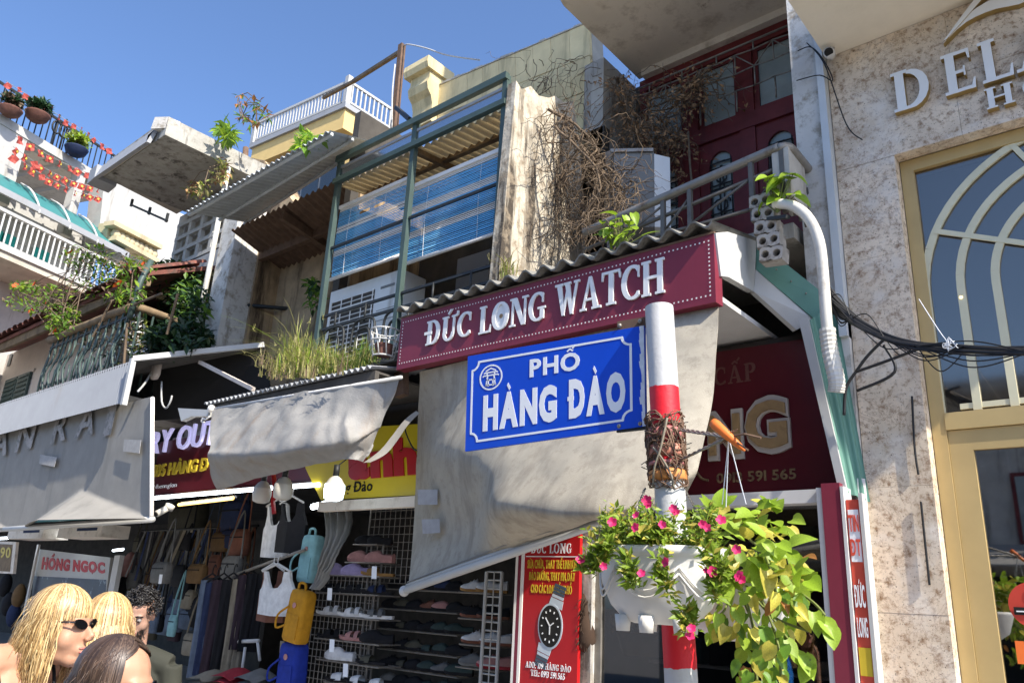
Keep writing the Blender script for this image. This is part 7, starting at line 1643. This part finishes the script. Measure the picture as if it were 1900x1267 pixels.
def shrub(name, lab, blobs, n, ls, mats, seed, cat='plant', flowers=0, fm='orange_flower', stems=0, group=None):
    q = random.Random(seed); b0 = blobs[0]; t = thing(name, lab, cat, PY(b0[0],b0[1],b0[4]), group); mb = MB(); fb_ = []
    for i in range(n):
        b = q.choice(blobs); a = q.uniform(0,6.28); r_ = math.sqrt(q.random()); p = PY(b[0]+b[2]*r_*math.cos(a), b[1]+b[3]*r_*math.sin(a), b[4]+q.uniform(-.25,.25)); fb_.append(p)
        small_leaf(mb, p, (q.uniform(-1,1),q.uniform(-1,1),q.uniform(-.9,.6)), (q.uniform(-.3,.7),-.5,.8), ls*q.uniform(.6,1.4), q.choice(range(len(mats))))
    mb.build('foliage', [M_[m] for m in mats], t, kind='stuff')
    if stems:
        sm_ = MB(); 
        for i in range(stems):
            a, b = q.choice(fb_), q.choice(fb_)
            if (a-b).length < 1.6: sm_.tube([a, lerp(a,b,.5)+V((0,-.05,.06)), b], .006, 4)
        if sm_.v: sm_.build('twig', M_['dry'], t, kind='stuff')
    for i in range(flowers):
        p = q.choice(fb_); d = V((q.uniform(-.5,.8),-.7,q.uniform(-.2,.8))).normalized(); piece('flower', flm, t, p+d*.05, d.to_track_quat('Z','Y').to_matrix(), q.uniform(.07,.12), M_[fm])
shrub('flowering_vine', 'straggling green vine with orange flowers over the tiled eave and wood rail', [(185,520,60,35,3.75),(215,500,50,30,3.8),(60,560,55,22,3.7),(95,555,45,30,3.7),(120,585,30,25,3.65),(105,600,20,20,3.6),(250,500,40,30,3.8),(160,475,50,22,3.9),(235,545,40,25,3.65),(45,530,25,8,3.8)], 1700, .085, ['leaf_green','leaf_lime','dry','leaf_green'], 31, flowers=10, stems=90)
shrub('leafy_shrub', 'dark green leafy shrub on the iron balcony behind the wood rail', [(330,530,50,45,4.5),(350,560,40,40,4.3),(310,505,35,20,4.6)], 1300, .11, ['leaf_dark','leaf_dark','leaf_green'], 32)
shrub('leafy_shrub', 'dark feathery palm like shrub above the white awning edge', [(345,620,45,28,4.0),(320,635,35,18,3.9),(300,620,25,20,3.8)], 1000, .13, ['leaf_dark'], 33)
shrub('leafy_shrub', 'pale dusty plants behind the iron balusters of the leafy balcony', [(250,610,25,35,4.0),(200,640,60,40,4.2),(260,650,20,25,3.9)], 600, .08, ['grass_green','leaf_dark','ac_white'], 34, stems=30)
shrub('leafy_shrub', 'small green bush growing at the top of the zinc sheet', [(575,258,20,10,3.6),(560,270,10,7,3.5)], 170, .10, ['leaf_lime','leaf_green'], 35)
shrub('leafy_shrub', 'young papaya like sapling on the white canopy parapet', [(418,240,13,14,4.2),(425,255,8,10,4.2)], 110, .16, ['leaf_lime','leaf_green'], 36)
shrub('leafy_shrub', 'thin spindly sapling with reddish leaves standing against the sky', [(448,185,10,14,4.6),(478,195,8,10,4.6),(495,212,12,8,4.6),(472,228,10,10,4.6),(450,220,6,6,4.6)], 90, .12, ['leaf_dark','leaf_brown','leaf_green'], 37, stems=18)
shrub('leafy_shrub', 'dry leafy growth under the corner of the white canopy', [(415,310,14,18,4.3),(405,330,12,10,4.3),(370,350,25,18,4.2)], 260, .09, ['grass_green','dry_leaf','grass_dry'], 38, stems=14)
shrub('leafy_shrub', 'green climber in the dark gap beside the left steel post', [(585,555,14,22,4.5),(578,530,10,14,4.5)], 150, .09, ['leaf_green','leaf_dark'], 39)
# pots on the far terrace
for px, py, r_, lab, fol in ((20,203,.20,'round red brown plant basket on the far terrace rail, leftmost',('leaf_dark','dry')),(70,212,.22,'round plant basket with dense dark bush on the far terrace rail',('leaf_dark','leaf_dark')),(142,276,.22,'blue planter with yellow green bush on the far terrace rail',('leaf_lime','grass_green'))):
    c = FP(px,py,-.2); t = thing('terrace_pot', lab, 'plant pot', c-V((0,0,r_)), 'plant pots of the far terrace')
    mb = MB(); rows = [[c+V((r_*s*math.cos(2*math.pi*j/16), r_*s*math.sin(2*math.pi*j/16), z*r_)) for j in range(16)] for s, z in ((.5,-.75),(.85,-.5),(1,-.1),(1.05,0),(.9,0))]; mb.grid(rows, wrap=True); mb.add(rows[0], [list(range(15,-1,-1))]); mb.build('pot', M_['terracotta'] if px < 100 else M_['f_navy'], t, True)
    mb = MB(); q = random.Random(px)
    for i in range(420):
        d = V((q.gauss(0,1),q.gauss(0,1),q.gauss(0,1))).normalized()*r_*1.0*q.random()**.4; p = c+V((0,0,r_*.55))+V((d.x,d.y,abs(d.z)*.9)); small_leaf(mb, p, (q.uniform(-1,1),q.uniform(-1,1),q.uniform(-.5,1)), (.5,-.5,.7), .12, q.choice((0,1)))
    mb.build('foliage', [M_[m] for m in fol], t, kind='stuff')
# ------------------------------------------------------------------ people
def skinmat(n, c): 
    m = mat(n, c, .5, var=.06, scale=12, stain=(c[0]*.9,c[1]*.72,c[2]*.68), st=(.5,.75), sscale=9, spec=.35); b = m.node_tree.nodes['Principled BSDF']; b.inputs['Subsurface Weight'].default_value = .08; b.inputs['Subsurface Radius'].default_value = (.02,.008,.004); b.inputs['Subsurface Scale'].default_value = .5; return m
SK1 = skinmat('skin_warm', (.44,.24,.15)); SK2 = skinmat('skin_pale', (.36,.215,.155))
M_['lip'] = mat('lip', (.42,.13,.11), .4, var=.05); M_['lens'] = mat('sun_lens', (.006,.006,.007), .08, spec=.7)
def hairmat(n, c): return mat(n, c, .42, var=.3, scale=30, spec=.5)
HB = [hairmat('hair_blond_a', (.42,.27,.11)), hairmat('hair_blond_b', (.22,.13,.05)), hairmat('hair_blond_c', (.62,.45,.22))]
HD = [hairmat('hair_dark_a', (.060,.036,.024)), hairmat('hair_dark_b', (.035,.021,.015)), hairmat('hair_dark_c', (.10,.065,.045))]
HK = [hairmat('hair_black', (.012,.010,.009))]
def fuse(mb, voxel, smooth=4):
    me = mb.mesh('tmp', []); ob = bpy.data.objects.new('tmp', me); COL.objects.link(ob)
    m = ob.modifiers.new('r', 'REMESH'); m.mode = 'VOXEL'; m.voxel_size = voxel; m.use_smooth_shade = True
    if smooth: s_ = ob.modifiers.new('s', 'SMOOTH'); s_.factor = .5; s_.iterations = smooth
    dg = bpy.context.evaluated_depsgraph_get(); dg.update(); out = bpy.data.meshes.new_from_object(ob.evaluated_get(dg))
    bpy.data.objects.remove(ob); bpy.data.meshes.remove(me); return out
def person(px, py, D, yaw, lab, skin, hair, style, nod=0.0, H=None, top=None, glasses=True, coat=None, turn=0.0, beard=False, bo=(0,0)):
    hc = PD(px, py, D)                                              # centre of the head
    cam_d = (EYE-hc); cam_d.z = 0; cam_d.normalize(); side = V((-cam_d.y, cam_d.x, 0))   # side: image right
    fdir = cam_d*math.cos(yaw) + side*math.sin(yaw); s_ = V((fdir.y,-fdir.x,0)) * -1
    bdir = cam_d*math.cos(yaw+turn) + side*math.sin(yaw+turn); bs = V((-bdir.y,bdir.x,0))
    rot = Matrix.Rotation(nod, 3, s_)
    gz = .145
    t = thing('person', lab, 'person', V((hc.x,hc.y,gz)))
    def Hd(f, s, z): return hc + rot @ (fdir*f + s_*s + V((0,0,z)))
    bo_ = side*bo[0] + V((0,0,bo[1]))
    def Bd(f, s, z): return hc + bo_ + bdir*f + bs*s + V((0,0,z))
    def ell(mb, P_, c, r, n=14, m=10):
        rows = []
        for i in range(m+1):
            a = math.pi*i/m; rows.append([P_(c[0]+r[0]*math.sin(a)*math.cos(2*math.pi*j/n), c[1]+r[1]*math.sin(a)*math.sin(2*math.pi*j/n), c[2]+r[2]*math.cos(a)) for j in range(n)])
        mb.grid(rows[::-1], wrap=True)
    mb = MB()
    for c, r in (((-.008,0,.03),(.094,.074,.086)),((.025,0,-.03),(.066,.061,.086)),((.056,0,-.098),(.032,.032,.028)),((.045,.034,-.042),(.032,.028,.034)),((.045,-.034,-.042),(.032,.028,.034)),((.072,0,.018),(.022,.052,.014)),((.02,0,-.085),(.05,.05,.035)),((.080,0,-.070),(.018,.026,.024)),((-.005,.073,-.012),(.02,.010,.031)),((-.005,-.073,-.012),(.02,.010,.031)),((.106,.009,-.040),(.010,.010,.008)),((.106,-.009,-.040),(.010,.010,.008)),((.091,0,-.066),(.010,.021,.0055)),((.090,0,-.078),(.011,.018,.007))): ell(mb, Hd, c, r)
    mb.tube([Hd(.083,0,.008), Hd(.102,0,-.015), Hd(.116,0,-.034)], [.008,.011,.013], 8)
    mb.tube([Hd(-.015,0,-.06), lerp(Hd(-.02,0,-.14),Bd(-.03,0,-.14),.5), Bd(-.035,0,-.215)], [.050,.047,.058], 14)
    hgt = hc.z + bo[1] - gz
    def ellb(c, r): ell(mb, Bd, c, r)
    ellb((-.03,0,-.37),(.098,.148,.165)); ellb((-.02,0,-.60),(.088,.125,.16)); ellb((-.03,0,-.76),(.105,.158,.13))
    wide = .172 if style != 'curly' else .205
    mb.tube([Bd(-.035,-wide,-.262), Bd(-.035,-.07,-.222), Bd(-.035,.07,-.222), Bd(-.035,wide,-.262)], [.050,.058,.058,.050], 12)
    for q in (-1,1):
        el, wr = Bd(-.05,q*(wide+.045),-.56), Bd(.05,q*(wide+.02),-.80); sh_ = Bd(-.035,q*wide,-.265)
        mb.tube([sh_, lerp(sh_,el,.5), el, lerp(el,wr,.3), wr], [.050,.043,.036,.037,.025], 10)
        mb.tube([wr, wr+V((0,0,-.09))], [.028,.034], 8)
        for k in range(4): b_ = wr+V((0,0,-.085))+bdir*(.024-.016*k); mb.tube([b_, b_+V((0,0,-.05))+bdir*.004, b_+V((0,0,-.078+.01*abs(k-1)))+bdir*.014], [.0095,.009,.008], 6)
        b_ = wr+V((0,0,-.03))+bdir*.028; mb.tube([b_, b_+V((0,0,-.035))+bdir*.025, b_+V((0,0,-.065))+bdir*.03], [.012,.011,.009], 6)
        hp, kn, an = Bd(-.03,q*.085,-.80), Bd(-.01,q*.09,-.80-(hgt-.80)*.47), Bd(-.05,q*.09,-hgt+.07)
        mb.tube([hp, lerp(hp,kn,.5), kn, lerp(kn,an,.35), an], [.092,.075,.054,.054,.036], 12)
        mb.tube([an, an+V((0,0,-.035))+bdir*.04, an+V((0,0,-.05))+bdir*.14, an+V((0,0,-.053))+bdir*.20], [.038,.036,.032,.018], 10)
    me = fuse(mb, .0062, 5); me.name = 'body'; me.materials.clear(); me.materials.append(skin); me.polygons.foreach_set('material_index', [0]*len(me.polygons)); me.polygons.foreach_set('use_smooth', [True]*len(me.polygons))
    org = WLOC[t.name]
    me.transform(Matrix.Translation(-org)); o = bpy.data.objects.new('body', me); COL.objects.link(o); o.parent = t
    # clothes
    cm_ = MB()
    def sh2(mb, c, r): ell(mb, Bd, c, r, 18, 12)
    if top:
        tm_ = MB(); sh2(tm_, (-.03,0,-.42),(.108,.158,.13)); sh2(tm_, (-.02,0,-.60),(.096,.134,.165)); sh2(tm_, (-.03,0,-.76),(.112,.165,.11))
        if coat:
            tm_.tube([Bd(-.035,-wide,-.268), Bd(-.035,-.07,-.226), Bd(-.035,.07,-.226), Bd(-.035,wide,-.268)], [.064,.068,.068,.064], 12); sh2(tm_, (-.03,0,-.36),(.112,.168,.165))
            for q in (-1,1):
                el, wr = Bd(-.05,q*(wide+.045),-.56), Bd(.05,q*(wide+.02),-.80); tm_.tube([Bd(-.035,q*wide,-.265), el, lerp(el,wr,.9)], [.066,.052,.042], 12)
        m2 = fuse(tm_, .010, 4); m2.transform(Matrix.Translation(-org)); m2.materials.clear(); m2.materials.append(top); m2.polygons.foreach_set('material_index', [0]*len(m2.polygons)); m2.polygons.foreach_set('use_smooth', [True]*len(m2.polygons)); o = bpy.data.objects.new('jacket' if coat else 'top', m2); COL.objects.link(o); o.parent = t
        if not coat:
            for q in (-1,1):
                mb = MB(); mb.tube(spline([Bd(.075,q*.085,-.36), Bd(.045,q*.095,-.25), Bd(-.03,q*.10,-.168), Bd(-.10,q*.09,-.26), Bd(-.125,q*.08,-.36)], 16), .0055, 5); mb.build('strap', top, t, True)
    tr_ = MB()
    sh2(tr_, (-.03,0,-.80),(.116,.17,.12))
    for q in (-1,1): tr_.tube([Bd(-.03,q*.085,-.82), Bd(-.01,q*.09,-.80-(hgt-.80)*.47), Bd(-.05,q*.09,-hgt+.12)], [.10,.072,.06], 12)
    m3 = fuse(tr_, .012, 4); m3.transform(Matrix.Translation(-org)); m3.materials.clear(); m3.materials.append(M_['f_navy']); m3.polygons.foreach_set('material_index', [0]*len(m3.polygons)); o = bpy.data.objects.new('trousers', m3); COL.objects.link(o); o.parent = t
    # face details
    mb = MB(); ell(mb, Hd, (.0925,0,-.0665), (.0095,.0215,.0045), 12, 6); ell(mb, Hd, (.0915,0,-.0775), (.0105,.0185,.0062), 12, 6); mb.build('lips', M_['lip'], t, True)
    if glasses:
        mb = MB()
        for q in (-1,1):
            pts = [Hd(.098-.012*abs(math.cos(a)*.024*q+.031)/.05-.004, q*.0325+.027*math.cos(a), .006+.0145*math.sin(a)+.006*q*math.cos(a)) for a in [2*math.pi*k/20 for k in range(20)]]
            mb.poly(pts, rot @ (fdir*.004))
        g = mb.build('sunglasses', M_['lens'], t)
        mb = MB(); mb.tube([Hd(.102,-.008,.008), Hd(.104,0,.009), Hd(.102,.008,.008)], .0025, 5)
        for q in (-1,1): mb.tube([Hd(.086,q*.060,.012), Hd(.05,q*.070,.012), Hd(-.01,q*.078,.008), Hd(-.03,q*.078,-.008)], .0026, 5)
        mb.build('sunglasses_frame', M_['lens'], t, True)
    else:
        for q in (-1,1):
            mb = MB(); mb.ball(Hd(.080,q*.031,.001), .0125, 10, 7); mb.build('eye', plain('eye_white', (.30,.27,.25)), t, True)
            mb = MB(); mb.ball(Hd(.088,q*.031,-.002), .0065, 8, 6); mb.build('iris', M_['dark'], t, True)
            mb = MB(); mb.tube([Hd(.088,q*.012,.022), Hd(.092,q*.03,.027), Hd(.078,q*.052,.020)], [.004,.005,.003], 6); mb.build('eyebrow', hair[0], t, True)
    # hair
    q = random.Random(int(px*7+py)); hb_ = MB(); A3 = (.099,.080,.097); hcn = (-.012,0,.024)
    def SC_(th, ph, k): return (hcn[0]+A3[0]*k*math.sin(th)*math.cos(ph), hcn[1]+A3[1]*k*math.sin(th)*math.sin(ph), hcn[2]+A3[2]*k*math.cos(th))
    if style == 'curly':
        for i in range(420):
            th, ph = math.acos(1-q.random()*1.15), q.uniform(-math.pi,math.pi)
            if abs(ph) < 1.0 and th > .95: continue
            k0 = q.uniform(.98,1.30); c = V(SC_(th,ph,k0)); e1, e2 = V((q.uniform(-1,1),q.uniform(-1,1),q.uniform(-1,1))).normalized(), V((q.uniform(-1,1),q.uniform(-1,1),q.uniform(-1,1))).normalized(); rr_ = q.uniform(.008,.017)
            hb_.tube([Hd(*(c+e1*rr_*math.cos(a)+e2*rr_*math.sin(a))) for a in [k*.75 for k in range(8)]], .0030, 4)
        cap = MB(); rows = [[Hd(*SC_(th,ph,1.02)) for ph in [2*math.pi*j/24 for j in range(24)]] for th in [.02+.95*i/8 for i in range(9)]]; cap.grid(rows, wrap=True); hb_.v += []; cap.build('hair_base', hair[0], t, True)
        hb_.build('hair', hair, t, True)
        if beard:
            mb = MB()
            for i in range(260):
                s0 = q.uniform(-.052,.052); z0 = q.uniform(-.118,-.052); f0 = .083-.9*s0*s0*10+q.uniform(-.004,.004)
                if abs(s0) < .022 and -.085 < z0 < -.06: continue
                p = Hd(f0-.02*(z0 < -.1),s0,z0); mb.tube([p, p+rot @ (fdir*q.uniform(.004,.010)+V((0,0,-q.uniform(.004,.014))))], .0014, 3)
            mb.build('beard', hair[0], t)
        return t
    part = .25 if style != 'bangs' else .0
    L_ = .27 if style != 'dark' else .40
    cap = MB(); rows = []
    for i in range(9):
        row = []
        for j in range(28):
            ph = -math.pi+2*math.pi*j/28; f0_ = .95 if style == 'bangs' else .58; mx = (f0_ if abs(ph) < .95 else 1.75 if abs(ph) > 1.55 else lerp(f0_,1.75,(abs(ph)-.95)/.6)); row.append(Hd(*SC_(.02+mx*i/8,ph,1.015)))
        rows.append(row)
    cap.grid(rows, wrap=True); cap.build('hair_base', hair[1 if len(hair) > 1 else 0], t, True)
    for i in range(3400):
        ph = q.uniform(-math.pi,math.pi); th0 = q.uniform(.0,.35) if q.random() < .6 else q.uniform(.15,1.3 if abs(ph) > 1.2 else 1.08); k = q.uniform(1.0,1.055); pts = []
        front = abs(ph) < .95
        if style == 'bangs' and front and q.random() < .6:
            for j in range(9): th = lerp(max(.15,th0*.8), 1.56+.10*math.sin(ph*9+th0*20), j/8); pts.append(Hd(*SC_(th, ph+.08*math.sin(j*.6), k+.015*math.sin(math.pi*j/8))))
        else:
            n1 = 8; phe = ph if not front else math.copysign(1.45+q.uniform(0,.35), ph if style != 'dark' else (ph+part))
            for j in range(n1+1):
                u = j/n1; pp_ = lerp(ph,phe,min(1,u*1.25)); thm = 1.62; th = lerp(th0*.6,thm,u); pts.append(Hd(*SC_(th,pp_,k)))
            lock = q.random() < .22; x0 = SC_(1.62,phe,k); ln = L_*q.uniform(.72,1.08); wv = q.uniform(0,6.3); base = Hd(*x0); out_ = (base-hc); out_.z = 0; out_.normalize()
            for j in range(1,11):
                u = j/10; pts.append(base + V((0,0,-ln*u)) + out_*(.012*math.sin(math.pi*u*.9)+ .009*math.sin(u*7+wv)-.018*u) + bdir*(-.06*u if abs(phe) > 1.9 else (-.02*u if lock else -.13*u**.7)) + V((q.uniform(-.003,.003),q.uniform(-.003,.003),0)))
        w = q.uniform(.0009,.0023); kk = len(pts); rows = []
        for j in range(kk):
            d = (pts[min(j+1,kk-1)]-pts[max(j-1,0)]); nrm = pts[j]-hc; sd_ = d.cross(nrm); sd_ = sd_.normalized() if sd_.length > 1e-9 else V((1,0,0)); ww = w*(1-.75*(j/(kk-1))**3); rows.append([pts[j]-sd_*ww, pts[j]+nrm.normalized()*ww*.5, pts[j]+sd_*ww])
        hb_.grid(rows, q.choice(range(len(hair))))
    for i in range(150):
        ph = q.uniform(-math.pi,math.pi)
        if abs(ph) < 1.0: continue
        th = q.uniform(.2,1.6); p = Hd(*SC_(th,ph,1.0)); o_ = (p-hc).normalized(); l_ = q.uniform(.05,.16)
        hb_.tube([p, p+o_*.02+V((0,0,-l_*.3)), p+o_*q.uniform(.02,.05)+V((0,0,-l_))], [.0009,.0008,.0004], 3, mi=len(hair)-1)
    hb_.build('hair', hair, t, True)
    return t
person(112, 1158, 3.05, R(58), 'blonde woman with fringe and narrow dark sunglasses in a black strap top, leftmost', SK1, HB, 'bangs', nod=R(0), top=M_['f_black'], bo=(-.09,.105), turn=R(-18))
person(196, 1166, 3.3, R(172), 'blonde woman seen from behind in a bright blue top, between the other women', SK1, HB, 'long', top=mat('fabric_bright_blue', (.02,.20,.62), .7), coat=True, bo=(-.01,.03))
person(212, 1270, 2.5, R(62), 'dark brown haired woman in sunglasses, only her head showing at the lower edge', SK1, HD, 'dark', nod=R(6), top=M_['f_black'])
person(259, 1138, 5.1, R(-20), 'bearded man with black curly hair and olive jacket looking down in the shade', SK2, HK, 'curly', nod=R(24), top=plain('fabric_dark_olive', (.035,.036,.026), rough=.85), coat=True, glasses=False, beard=True)  # jacket colour darkened to stand in for shade on him

# ------------------------------------------------------------------ houses across the street, seen only as reflections
for i, (x0, x1, h, m, lab) in enumerate(((-9,-4.2,5.2,'old_grey','low grey house across the street reflected in the watch shop glass'),(-4.2,.6,5.9,'old_grey','weathered grey house across the street reflected in the hotel door'),(.6,5.5,5.5,'old_white','white house across the street reflected in the hotel window'))):
    ho = thing('opposite_house', lab, 'house', ((x0+x1)/2,-7,0)); mb = MB(); mb.box((x0,-11,0), (x1-.05,-7,h)); mb.box((x0-.1,-6.9,h-.25), (x1,-6.6,h)); mb.build('wall', M_[m], ho)
    for fl_z in (3.5,):
        for k in range(3):
            xx = lerp(x0,x1,(k+.5)/3); mb = MB(); mb.box((xx-.45,-6.98,fl_z-.5), (xx+.45,-6.95,fl_z+.75)); w_ = mb.build('window', M_['burgundy'], ho); mb = MB(); mb.box((xx-.38,-6.945,fl_z-.43), (xx+.38,-6.94,fl_z+.68)); mb.build('pane', M_['window_glass'], w_)
    mb = MB(); mb.box((x0+.3,-6.97,.2), (x1-.4,-6.94,2.5)); mb.build('shop_opening', M_['dark'], ho)
    mb = MB(); mb.poly([V((x0+.2,-6.9,3.0)), V((x1-.3,-6.9,3.0)), V((x1-.3,-5.7,2.6)), V((x0+.2,-5.7,2.6))], (0,0,.03)); mb.build('awning', M_['cloth_grey'], ho)
